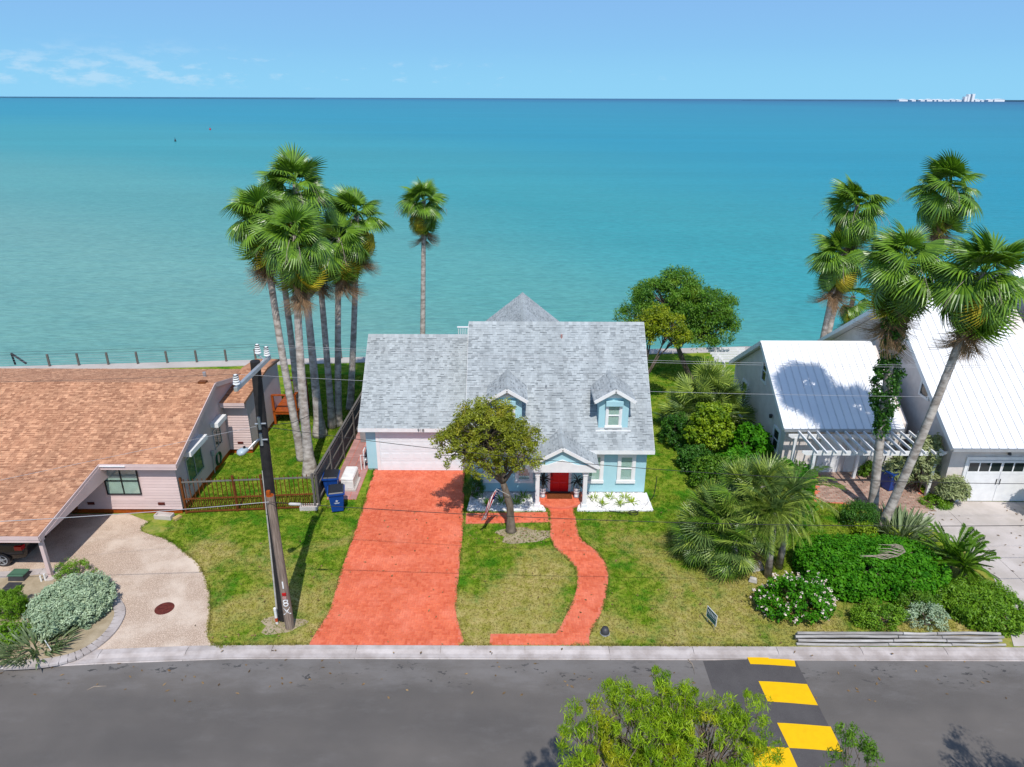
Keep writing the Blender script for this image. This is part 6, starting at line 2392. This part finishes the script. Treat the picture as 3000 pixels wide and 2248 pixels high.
# ------------------------------------------------------------------ pergolas
PG = thing('pergola', 'white painted pergola with slanting rafters in front of the cottage', 'pergola', (17.7, 31, 0))
zb = 2.40
for x_, y_ in ((14.85, 30.5), (20.85, 30.5), (14.6, 32.3), (18.0, 32.3)):
    MB().box(x_ - .07, y_ - .07, 0, x_ + .07, y_ + .07, zb - .01).build('post', [M['white']], PG, bevel=.006)
for y_ in (30.42, 32.25):
    b = MB()
    b.extr([(14.2, zb + .09), (14.2, zb + .19), (21.3, zb + .19), (21.3, zb + .09), (21.1, zb - .05), (14.4, zb - .05)], y_, y_ + .05, 'Y')
    b.build('beam', [M['white']], PG)
for i in range(14):
    x_ = 14.75 + i * .475
    b = MB()
    b.extr([(30.0, zb + .26), (30.0, zb + .33), (32.45, zb + .33), (32.45, zb + .20), (30.1, zb + .20)], x_ - .035, x_ + .035, 'X')
    b.build('rafter', [M['white']], PG)
P2 = thing('pergola', 'small white pergola at the rear left corner of the cottage', 'pergola', (13.2, 42.3, 0))
zc = 2.55
for x_, y_ in ((13.75, 42.5), (13.75, 44.6), (15.3, 44.6)):
    MB().box(x_ - .07, y_ - .07, 0, x_ + .07, y_ + .07, zc).build('post', [M['white']], P2)
for x_ in (13.7, 15.3):
    MB().box(x_, 42.3, zc, x_ + .05, 45.0, zc + .18).build('beam', [M['white']], P2)
for i in range(6):
    MB().box(13.2, 42.5 + i * .48, zc + .18, 15.8, 42.55 + i * .48, zc + .32).build('rafter', [M['white']], P2)

# ------------------------------------------------------------------ bins, generator and small things
def wheelie(label, loc, rot, group, full=False):
    t = thing('wheelie_bin', label, 'bin', (0, 0, 0), group)
    b = MB()
    w, d, h = .36, .42, 1.1
    b.hexa([(-.27, -.31, .08), (.27, -.31, .08), (.27, .28, .08), (-.27, .28, .08), (-w, -d, h), (w, -d, h), (w, d, h), (-w, d, h)])
    b.build('body', [M['blue_bin']], t, bevel=.02)
    r = MB()
    for a_, b_ in (((-w - .02, -d - .02), (w + .02, -d - .02)), ((w + .02, -d - .02), (w + .02, d)), ((-w - .02, -d - .02), (-w - .02, d)), ((-w, d + .02), (w, d + .02))):
        r.beam((*a_, h - .03), (*b_, h - .03), .05, .09)
    r.tube([(-w + .03, d + .1, h), (w - .03, d + .1, h)], .02, 8)
    r.build('rim', [M['blue_bin']], t, bevel=.01)
    l_ = MB()
    l_.hexa([(-w - .01, -d - .015, h + .02), (w + .01, -d - .015, h + .02), (w + .01, d + .03, h + .02), (-w - .01, d + .03, h + .02),
             (-w + .05, -d + .05, h + .075), (w - .05, -d + .05, h + .075), (w - .05, d, h + .085), (-w + .05, d, h + .085)])
    l_.build('lid', [M['black_lid']], t, bevel=.015)
    for sx in (-.29, .29):
        k = MB()
        k.tube([(sx - .03, .30, .13), (sx + .03, .30, .13)], .13, 14)
        k.build('wheel', [M['black_lid']], t)
    s = MB()
    V = []
    for i in range(10):
        r_ = .075 if i % 2 == 0 else .034
        an = math.pi / 2 + i * math.pi / 5
        V.append((r_ * math.cos(an), 0, r_ * math.sin(an)))
    yy = lambda z: -.31 - (z - .08) / (h - .08) * (.11) - .004
    cz_ = .70
    V = [(x_, yy(cz_ + z_) - .002, cz_ + z_) for x_, _, z_ in V]
    s.add(V, [tuple(range(10))])
    s.add([(x_ * .45, y_ - .001, cz_ + (z_ - cz_) * .45) for x_, y_, z_ in V], [tuple(range(10))], 1)
    for zz, ww in ((.585, .13), (.545, .11)):
        s.add([(-ww, yy(zz), zz), (ww, yy(zz), zz), (ww, yy(zz + .02), zz + .02), (-ww, yy(zz + .02), zz + .02)], [(0, 1, 2, 3)])
    s.build('emblem', [M['white'], M['blue_bin']], t)
    t.location = loc
    t.rotation_euler = (0, 0, rot)
    ORG[t.name] = Vector(loc)
    return t


p = G(985, 1503)
wheelie('blue wheelie bin with black lid, nearer of two by the grey fence', (p.x + .02, p.y + .3, 0), .22, 'blue wheelie bins')
p = G(972, 1458)
wheelie('blue wheelie bin with shiny black lid, farther of two by the grey fence', (p.x - .02, p.y + .35, 0), .1, 'blue wheelie bins')
p = G(2606, 1438)
w3 = wheelie('open blue bin filled with branches behind the palm trunks at the pergola', (p.x, p.y + .2, 0), .35, None)
for ch in list(w3.children):
    if ch.name.startswith('lid'):
        ch.rotation_euler = (-1.75, 0, 0)
        ch.location = (0, 1.42, .92)
t = MB()
rg = random.Random(12)
for i in range(14):
    a = Vector((rg.uniform(-.2, .2), rg.uniform(-.22, .22), .8))
    t.tube([a, a + Vector((rg.uniform(-.35, .1), rg.uniform(-.1, .2), rg.uniform(.25, .5)))], [.02, .008], 5)
o = t.build('cut_branches', [M['twig']], None)
o.location = w3.location
tag(o, 'cut branches sticking out of the open blue bin', 'branches')

gp0 = G(1018, 1442)
GN = thing('generator', 'cream coloured standby generator on a pad beside the grey fence', 'generator', (gp0.x, gp0.y, 0))
gx, gy = gp0.x, gp0.y
MB().box(gx - .36, gy, 0, gx + .42, gy + 1.35, .10).build('pad', [M['concrete']], GN)
MB().box(gx - .30, gy + .06, .10, gx + .32, gy + 1.28, .68).build('cabinet', [M['gen']], GN, bevel=.02)
l_ = MB()
l_.hexa([(gx - .33, gy + .02, .68), (gx + .35, gy + .02, .68), (gx + .35, gy + 1.32, .68), (gx - .33, gy + 1.32, .68),
         (gx - .26, gy + .10, .80), (gx + .28, gy + .10, .80), (gx + .28, gy + 1.24, .80), (gx - .26, gy + 1.24, .80)])
l_.build('lid', [M['gen']], GN, bevel=.03)
for i in range(7):
    z = .2 + i * .06
    MB().box(gx - .27, gy + .04, z, gx + .29, gy + .062, z + .03).build('louvre', [M['gen']], GN)
# air unit and pipework by the garage corner
p = G(1066, 1385)
t = thing('pipework', 'pale blue pipes and meter on the garage side wall', 'pipes', (-7.95, 33.4, 0))
MB().tube([(-7.9, 33.1, 0), (-7.9, 33.1, 1.1), (-7.9, 33.5, 1.1), (-7.75, 33.5, 1.1)], .03, 8).tube([(-8.05, 33.0, .0), (-8.05, 33.0, .9), (-7.75, 33.0, .9)], .03, 8).build('pipe', [M['white']], t)
MB().tube([(-7.95, 33.3, .45), (-7.80, 33.3, .45)], .13, 12).build('meter', [M['grey_metal']], t)
MB().box(-8.75, 36.2, .05, -7.9, 37.1, .9).build('air_unit', [M['grey_metal']], thing('air_conditioner', 'grey air conditioning unit between the garage and the grey fence', 'air conditioner', (-8.3, 36.6, 0)), bevel=.02)

for px, py, lab, rz in ((904, 1497, 'grey concrete trough planter at the foot of the grey fence', .05), (478, 1523, 'grey concrete trough planter below the pink clapboard wall', -.12)):
    p = G(px, py)
    t = thing('trough', lab, 'planter', (0, 0, 0), 'concrete troughs')
    b = MB()
    for q in ((-.42, -.17, .42, -.12), (-.42, .12, .42, .17), (-.42, -.12, -.37, .12), (.37, -.12, .42, .12)):
        b.box(q[0], q[1], 0, q[2], q[3], .22)
    b.box(-.37, -.12, 0, .37, .12, .14)
    b.build('body', [M['concrete']], t, bevel=.008)
    t.location = (p.x, p.y + .15, 0)
    t.rotation_euler = (0, 0, rz)
p = G(517, 1524)
t = MB().box(-.10, -.18, 0, .12, .18, .14).build('block', [simple('yellow_block', S(226, 200, 140), S(200, 170, 112), 4, .9, .1, .4, 20)], None, bevel=.015)
t.location = (p.x, p.y + .1, 0)
t.rotation_euler = (0, 0, -.5)
tag(t, 'yellowish stone block beside the concrete trough at the pink house corner', 'block')
for px, py, lab, rz, s in ((2215, 1668, 'tall pale stone slab standing by the feather palm trunk', .4, 1.0), (2205, 1705, 'low pale stone lying by the feather palm trunk', -.3, .6)):
    p = G(px, py)
    b = MB().hexa([(-.3 * s, -.16 * s, 0), (.28 * s, -.2 * s, 0), (.32 * s, .14 * s, 0), (-.26 * s, .18 * s, 0), (-.24 * s, -.1 * s, .38 * s), (.2 * s, -.12 * s, .30 * s), (.24 * s, .1 * s, .34 * s), (-.2 * s, .12 * s, .42 * s)])
    o = b.build('boulder', [M['stone']], None, bevel=.03)
    o.location = (p.x, p.y, 0)
    o.rotation_euler = (0, 0, rz)
    tag(o, lab, 'stone')

# timber edging along the kerb
TE = thing('timber_edging', 'stacked weathered landscape timbers along the kerb at the right', 'retaining edge', (15, 20.3, 0))
xa, xb = G(2332, 1893, 0).x, G(2945, 1893, 0).x
for lay in range(4):
    y_ = 20.10 + lay * .085
    z_ = .06 + lay * .095
    e = [xa + (.08 if lay % 2 else 0), xa + (xb - xa) * .44 + .2 * lay, xa + (xb - xa) * .74 - .15 * lay, xb - (.1 if lay % 2 else 0)]
    for a, b in zip(e, e[1:]):
        dz = R0.uniform(-.02, .02)
        MB().tube([(a + .015, y_, z_), (a + (b - a) * .5, y_ + R0.uniform(-.03, .03), z_ + dz), (b - .015, y_ + R0.uniform(-.02, .02), z_)], .052, 8, 0, R0.random()).build('timber', [simple('silver_timber', S(206, 202, 198, .75), S(158, 152, 146, .75), 3, .9, .1, .4, 18, tone=.2, stretch=(.5, 5, 5)) if 'silver' not in M else M['silver']], TE)
        M['silver'] = bpy.data.materials.get('silver_timber')
fill = MB().prism([(xa + .1, 20.36), (xb - .1, 20.36), (xb - .1, 20.5), (xa + .1, 20.5)], -.05, .22)
fill.build('soil', [M['dirt']], TE)

# manhole cover with rust stain below it
p = G(482, 1783, .02)
t = thing('manhole_cover', 'round rusty iron manhole cover in the pebble drive', 'manhole cover', (p.x, p.y, .02))
MB().lathe((p.x, p.y, .0), [(.36, 0), (.36, .03), (.33, .036), (.0, .036)], 28, cap=False).build('plate', [M['rust']], t)
for i in range(5):
    MB().box(p.x - .24, p.y - .2 + i * .09, .036, p.x + .24, p.y - .165 + i * .09, .042).build('rib', [M['rust']], t)
# utility boxes at the left edge
for px, py, lab, m1, s in ((47, 1703, 'green utility box with flat lid in the corner bed', simple('green_enamel', S(96, 138, 112), None, 4, .5, .4), 1.0), (30, 1738, 'dark utility box in the corner bed behind the green shrub', M['dark_metal'], .85)):
    p = G(px, py, .04)
    t = thing('utility_box', lab, 'utility box', (p.x, p.y, .03), 'utility boxes')
    MB().hexa([(p.x - .34 * s, p.y, .03), (p.x + .34 * s, p.y, .03), (p.x + .34 * s, p.y + .5 * s, .03), (p.x - .34 * s, p.y + .5 * s, .03), (p.x - .3 * s, p.y + .03, .26 * s), (p.x + .3 * s, p.y + .03, .26 * s), (p.x + .3 * s, p.y + .46 * s, .26 * s), (p.x - .3 * s, p.y + .46 * s, .26 * s)]).build('body', [M['dark_metal']], t, bevel=.015)
    MB().box(p.x - .33 * s, p.y + .0, .26 * s, p.x + .33 * s, p.y + .49 * s, .30 * s).build('lid', [m1], t, bevel=.012)
p = G(122, 1704, .03)
o = MB().tube([p, p + Vector((0, 0, .28))], .035, 8).tube([p + Vector((.14, .05, 0)), p + Vector((.14, .05, .34))], .035, 8).build('vent_pipes', [M['white']], None, loc=tuple(p))
tag(o, 'pair of short white vent pipes in the corner bed by the carport post', 'pipes')
p = G(150, 1905, .03)
o = MB().tube([p, p + Vector((-.12, .0, .45))], .018, 6).build('stake', [M['white']], None, loc=tuple(p))
tag(o, 'thin white stake among the bladed plants at the street corner', 'stake')
p = G(1773, 1862)
t = thing('tub', 'upturned dark grey plastic tub on the grass by the footpath', 'tub', (p.x, p.y, 0))
MB().lathe((p.x, p.y + .1, 0), [(.17, 0), (.16, .1), (.12, .26), (.0, .28)], 18, cap=False).build('body', [M['dark_metal']], t, smooth=True)
MB().lathe((p.x, p.y + .1, 0), [(.185, .0), (.185, .035), (.165, .04)], 18, cap=False).build('rim', [M['grey_metal']], t)

# yard sign
p = G(2092, 1848)
t = thing('yard_sign', 'green and white yard sign on wire legs standing on the dry lawn', 'sign', (p.x, p.y, 0))
q0, q1 = Vector((p.x + .03, p.y - .05, 0)), Vector((p.x - .18, p.y + .52, 0))
dd = (q1 - q0).normalized()
nn = Vector((dd.y, -dd.x, 0))
if nn.y > 0:
    nn = -nn
for q in (.08, .52):
    c = q0 + dd * q
    MB().tube([c, c + Vector((0, 0, .75))], .008, 6).build('leg', [M['grey_metal']], t)
MB().beam(q0 + Vector((0, 0, .48)), q0 + dd * .62 + Vector((0, 0, .48)), .014, .50).build('panel', [M['white']], t)
grn = simple('green_sign_print', S(40, 110, 104), S(30, 96, 92), 5, .5, .3)
for sg in (1, -1):
    g = MB()
    off = nn * (.009 * sg)
    for z0, z1, a, b in ((.26, .42, .03, .59), (.44, .70, .03, .59)):
        c0, c1 = q0 + dd * a + off, q0 + dd * b + off
        g.add([c0 + Vector((0, 0, z0)), c1 + Vector((0, 0, z0)), c1 + Vector((0, 0, z1)), c0 + Vector((0, 0, z1))], [(0, 1, 2, 3)])
    g.build('print', [grn], t)
    g = MB()
    off = nn * (.0105 * sg)
    for i in range(6):
        a = .07 + i * .085
        c0, c1 = q0 + dd * a + off, q0 + dd * (a + .045) + off
        g.add([c0 + Vector((0, 0, .50)), c1 + Vector((0, 0, .50)), c1 + Vector((0, 0, .64)), c0 + Vector((0, 0, .64))], [(0, 1, 2, 3)])
    g.build('lettering', [M['white']], t)

# porch: mat, pots, hose
o = MB().box(PC - .62, 29.92, .152, PC + .62, 30.42, .175).build('doormat', [simple('coir', S(146, 84, 50), S(118, 66, 40), 20, .95, .05, .6, 60)], None)
tag(o, 'brown coir doormat on the red porch before the red door', 'doormat')
for sx, lab in ((-.84, 'dark leaved plant in a tall patterned white urn left of the red door'), (.84, 'dark leaved plant in a tall patterned white urn right of the red door')):
    c = Vector((PC + sx, 30.1, .15))
    t = thing('potted_plant', lab, 'potted plant', c, 'potted plants by the red door')
    MB().lathe(c, [(.13, 0), (.15, .04), (.10, .09), (.12, .2), (.17, .38), (.15, .5), (.19, .55), (.17, .54), (.14, .5)], 16, cap=True).build('urn', [M['white']], t, smooth=True)
    for z, r in ((.05, .152), (.24, .137), (.40, .172)):
        MB().lathe(c, [(r, z), (r, z + .03)], 16, cap=False).build('urn_band', [simple('blue_glaze', S(60, 66, 96), None, 4, .3, .5) if 'glz' not in M else M['glz']], t)
        M['glz'] = bpy.data.materials.get('blue_glaze')
    MB().tube([c + Vector((0, 0, .5)), c + Vector((.02, 0, 1.0))], .02, 6).build('stem', [M['bark']], t)
    rg = random.Random(5 if sx < 0 else 6)
    V, F, T = [], [], []
    for (a, wa), (b, wb) in zip([(0, .3), (.4, 1), (1, .05)], [(.4, 1), (1, .05)]):
        for sg in (-1, 1):
            k = len(V)
            V += [(a * .5, 0, -.18 * a * a), (b * .5, 0, -.18 * b * b), (b * .5, sg * wb * .045, -.18 * b * b + wb * .02), (a * .5, sg * wa * .045, -.18 * a * a + wa * .02)]
            F.append((k, k + 1, k + 2, k + 3))
            T.append(.5 + .3 * sg)
    lm_ = np_mesh('leaf', V, F, M['leaf_black'], T)
    for i in range(26):
        o = put('leaf', lm_, t, c + Vector((.01, 0, .75 + .3 * i / 26)), (rg.uniform(-.3, .3), -RAD(rg.uniform(-25, 75)), i * 2.4))
        o.scale = [rg.uniform(.8, 1.2)] * 3
pts = [G(px, py, .06) for px, py in ((1722, 1452), (1735, 1470), (1755, 1484), (1790, 1498), (1830, 1503), (1862, 1502), (1885, 1488), (1915, 1455), (1922, 1420), (1925, 1395))]
pts[-1].z = .05
ps_ = []
for a, b in zip(pts, pts[1:]):
    ps_ += [a.lerp(b, k / 4) for k in range(4)]
o = MB().tube(ps_ + [pts[-1]], .016, 6).tube([G(1862, 1502, .07) + Vector((.22 * math.cos(a) - .1, .2 * math.sin(a) - .02, .01)) for a in np.linspace(0, 6.2, 18)], .016, 6).build('garden_hose', [M['wire']], None, loc=tuple(pts[0]))
tag(o, 'dark garden hose looped over the white stone bed and round the house corner', 'hose')
p = A(652, 1332, 33.7)
o = MB()
for k in range(6):
    o.tube([(XW + .08 + .02 * k, 33.0 + .28 * math.cos(a), .62 + .34 * math.sin(a) + .02 * k) for a in np.linspace(0, 6.28, 20)], .018, 6, cap=False)
o = o.build('garden_hose', [simple('green_hose', S(20, 92, 60), None, 4, .5, .4)], None, loc=(XW, 33, .6))
tag(o, 'coil of dark green hose hung on the pink house side wall', 'hose')

# flag on the yard tree
ft, fe = A(1492, 1452, 27.25), A(1455, 1433, 26.95)
t = thing('flag', 'striped flag with starred blue corner drooping from a short staff on the tree trunk', 'flag', ft)
MB().tube([ft, fe], .014, 8).lathe(fe, [(.0, -.02), (.025, .0), (0, .025)], 8).build('staff', [M['stone']], t)
NU, NV = 26, 26
path = [fe.lerp(ft, .1), A(1444, 1458, 26.9), A(1430, 1490, 26.85), A(1416, 1524, 26.85)]


def pth(q):
    q *= 3
    i = min(2, int(q))
    return path[i].lerp(path[i + 1], q - i)


V, F, MI = [], [], []
for i in range(NU + 1):
    u = i / NU
    c = pth(u)
    wdt = .34 - .16 * u + .05 * math.sin(u * 7)
    for j in range(NV + 1):
        v = j / NV - .5
        V.append((c.x + v * wdt + .02 * math.sin(u * 9 + v * 12), c.y + .06 * math.sin(v * 15 + u * 3) + v * .1, c.z + .10 * v * (1 - u) + .02 * math.sin(v * 18)))
for i in range(NU):
    for j in range(NV):
        k = i * (NV + 1) + j
        F.append((k, k + 1, k + NV + 2, k + NV + 1))
        st = j // 2
        MI.append(2 if (i < NU * .38 and j > NV * .44) else (0 if st % 2 == 0 else 1))
fm = MB()
fm.V, fm.F, fm.M, fm.T = V, [list(f) for f in F], MI, [.5] * len(F)
fm.build('cloth', [simple('flag_red', S(196, 24, 44), None, 4, .8, .1), M['white'], simple('flag_blue', S(28, 36, 92), None, 4, .8, .1)], t, smooth=True, fix=False)
st = MB()
for i in range(1, 9, 2):
    for j in range(14, 26, 3):
        c = Vector(V[i * (NV + 1) + j]) + Vector((0, -.006, 0))
        st.add([c + Vector((-.012, 0, -.012)), c + Vector((.012, 0, -.012)), c + Vector((.012, 0, .012)), c + Vector((-.012, 0, .012))], [(0, 1, 2, 3)])
st.build('stars', [M['white']], t)

# fallen branch on the street, scraps on the verge
p = [G(px, py, -.08) for px, py in ((1990, 1923), (2012, 1928), (2028, 1945), (2036, 1975))]
b = MB().tube(p, [.02, .024, .018, .006], 6)
for i, (dx, dy) in enumerate(((.18, .12), (-.15, .05), (.2, -.03))):
    b.tube([p[1 + i % 2], p[1 + i % 2] + Vector((dx, dy, .06))], [.012, .004], 5)
o = b.build('fallen_branch', [M['twig']], None, loc=tuple(p[0]))
tag(o, 'bleached fallen branch lying in the gutter by the kerb', 'branch')
p = [G(px, py, -.09) for px, py in ((255, 2022), (275, 2012), (312, 2010))]
o = MB().tube(p, [.008, .02, .004], 5).build('fallen_branch', [M['twig']], None, loc=tuple(p[0]))
tag(o, 'dry palm scrap lying alone on the asphalt at the left', 'branch')

# ------------------------------------------------------------------ car under the carport
CR = thing('parked_car', 'black sedan parked under the carport with its tail showing', 'car', (0, 0, 0))
M['car_paint'] = simple('black_car_paint', (0.008, 0.008, 0.010, 1), (0.008, 0.008, 0.010, 1), 2, .12, .6)
# length along x, tail at x = 0, nose at x = -4.7
secs = [(0.0, .50, .62, .98, .98), (-.10, .34, .78, 1.06, 1.06), (-.75, .30, .88, 1.08, 1.09), (-1.35, .28, .90, 1.05, 1.36), (-2.1, .28, .90, 1.02, 1.45), (-2.9, .28, .90, 1.0, 1.38), (-3.55, .30, .88, .95, .96), (-4.4, .34, .80, .78, .80), (-4.7, .45, .60, .62, .62)]
V, F = [], []
for x_, zb_, w, zbelt, zr in secs:
    wr = w * .72 if zr > zbelt + .05 else w * .9
    V += [(x_, -w * .92, zb_), (x_, -w, .62), (x_, -w * .97, zbelt), (x_, -wr, zr), (x_, 0, zr + .02), (x_, wr, zr), (x_, w * .97, zbelt), (x_, w, .62), (x_, w * .92, zb_)]
n = 9
for i in range(len(secs) - 1):
    for k in range(n):
        F.append((i * n + k, i * n + (k + 1) % n, (i + 1) * n + (k + 1) % n, (i + 1) * n + k))
F += [tuple(range(n)), tuple(range((len(secs) - 1) * n, len(secs) * n))]
bd = MB()
bd.V, bd.F, bd.M, bd.T = V, [list(f) for f in F], [0] * len(F), [.5] * len(F)
body = bd.build('body', [M['car_paint']], CR, smooth=True)
md = body.modifiers.new('bevel', 'BEVEL')
md.width = .04
md.segments = 2
for sg in (-1, 1):
    MB().add([(-1.5, sg * .835, 1.07), (-2.9, sg * .835, 1.03), (-2.7, sg * .68, 1.33), (-1.7, sg * .67, 1.38)], [(0, 1, 2, 3)]).build('side_window', [M['dark_glass']], CR)
    MB().box(-.34, min(sg * .52, sg * .895), .80, .02 if False else -.03, max(sg * .52, sg * .895), .98).build('tail_light', [simple('tail_light_red', S(214, 14, 22), None, 4, .15, .6) if 'tl' not in M else M['tl']], CR)
    M['tl'] = bpy.data.materials.get('tail_light_red')
    for wx in (-.98, -3.75):
        tyre = MB().tube([(wx, sg * .70, .33), (wx, sg * .915, .33)], .335, 24).build('tyre', [M['black_lid']], CR)
        rim = MB().tube([(wx, sg * .90, .33), (wx, sg * .925, .33)], .07, 12)
        for k in range(5):
            an = k * 2 * math.pi / 5 + .3
            rim.beam((wx, sg * .922, .33), (wx + .22 * math.cos(an), sg * .922, .33 + .22 * math.sin(an)), .02, .09, (0, 1, 0))
        rim.lathe((0, 0, 0), [(.0, 0), (.0, 0)], 3, cap=False) if False else None
        for k in range(24):
            a0, a1 = k * math.pi / 12, (k + 1) * math.pi / 12
            rim.beam((wx + .225 * math.cos(a0), sg * .918, .33 + .225 * math.sin(a0)), (wx + .225 * math.cos(a1), sg * .918, .33 + .225 * math.sin(a1)), .03, .04, (0, 1, 0))
        rim.build('rim', [M['grey_metal']], CR)
MB().add([(-.42, -.66, 1.09), (-1.25, -.60, 1.33), (-1.25, .60, 1.33), (-.42, .66, 1.09)], [(0, 1, 2, 3)]).build('rear_window', [M['dark_glass']], CR)
CR.location = (-20.55, 25.45, .02)

# ------------------------------------------------------------------ far things on the water
town = [(2635, 2660, 4.5), (2672, 2684, 4), (2698, 2710, 4), (2716, 2732, 4.5), (2738, 2744, 3.5), (2749, 2762, 4), (2766, 2784, 3.5), (2788, 2800, 4.5), (2803, 2818, 4), (2858, 2872, 4.5), (2876, 2884, 3.5), (2896, 2910, 4), (2914, 2944, 5)]
ORD = 'first second third fourth fifth sixth seventh eighth ninth tenth eleventh twelfth thirteenth'.split()
YT = 9000.0
FW = simple('far_white_wall', (0.85, 0.85, 0.84, 1), (0.8, .8, .8, 1), .001, .8, .2)
FG = simple('far_grey_wall', (0.5, 0.52, 0.56, 1), None, .001, .8, .2)
zq = -1.5


def town_px(x):
    return A(x, 293, YT).x


for i, (a, b, h) in enumerate(town):
    xa, xb = town_px(a), town_px(b)
    hh = h * YT / FPX * (.8 + .3 * R0.random())
    m_ = MB().box(xa, YT, zq, xb, YT + 70, hh)
    m_.extr([(xa - 2, hh), ((xa + xb) / 2, hh + 7), (xb + 2, hh)], YT - 2, YT + 72, 'Y')
    o = m_.build('far_building', [FW], None, loc=((xa + xb) / 2, YT, 0))
    tag(o, ORD[i] + ' low white building counted from the left on the far horizon', 'building', 'low white buildings on the horizon')
for a, b, h, lab in ((2824, 2834, 12, 'shortest of the three white tower blocks on the horizon'), (2833, 2841, 18, 'middle white tower block on the horizon'), (2845, 2854, 19, 'rightmost white tower block on the horizon')):
    xa, xb = town_px(a), town_px(b)
    t = thing('tower_block', lab, 'building', ((xa + xb) / 2, YT, 0), 'tower blocks on the horizon')
    MB().box(xa, YT, zq, xb, YT + 40, h * YT / FPX).build('wall', [FW], t)
    MB().box(xa, YT - 4, zq, xa + (xb - xa) * .22, YT, h * YT / FPX * .93).build('balconies', [FG], t)
LANDM = simple('far_land', S(92, 132, 150), S(78, 118, 140), .0005, .9, .1)
m_ = MB()
rg = random.Random(3)
for x0, x1, hb in ((-200, 900, 1.3), (2200, 3300, .8), (2600, 3300, 2.4)):
    X = np.linspace(x0, x1, 60)
    for a, b in zip(X, X[1:]):
        Yd = YT + 1500
        pa, pb_ = A(a, 290, Yd).x, A(b, 290, Yd).x
        ta = min(1, (a - x0) / 300 + .2, (x1 - a) / 300 + .2)
        h0 = hb * ta * Yd / FPX * rg.uniform(.7, 1.2)
        m_.box(pa, Yd, -2, pb_, Yd + 400, h0)
o = m_.build('far_shore', [LANDM])
o['kind'] = 'structure'
for px, py, lab, col, s in ((616, 378, 'tiny red buoy floating far out on the water', S(220, 30, 60), 1.0), (514, 412, 'tiny dark buoy floating far out on the water', (0.03, .05, .06, 1), .8)):
    p = G(px, py + 3, -1.55)
    t = thing('buoy', lab, 'buoy', (p.x, p.y, -1.55), 'buoys')
    MB().lathe((p.x, p.y, -1.9), [(.0, 0), (.55 * s, .1), (.55 * s, .8), (.25 * s, 1.5), (0.0, 1.55)], 14).build('float', [simple('buoy_paint', col, None, 3, .5, .3)], t)
    MB().tube([(p.x, p.y, -.4), (p.x, p.y, .5 * s)], .08, 6).build('mast', [M['dark_metal']], t)
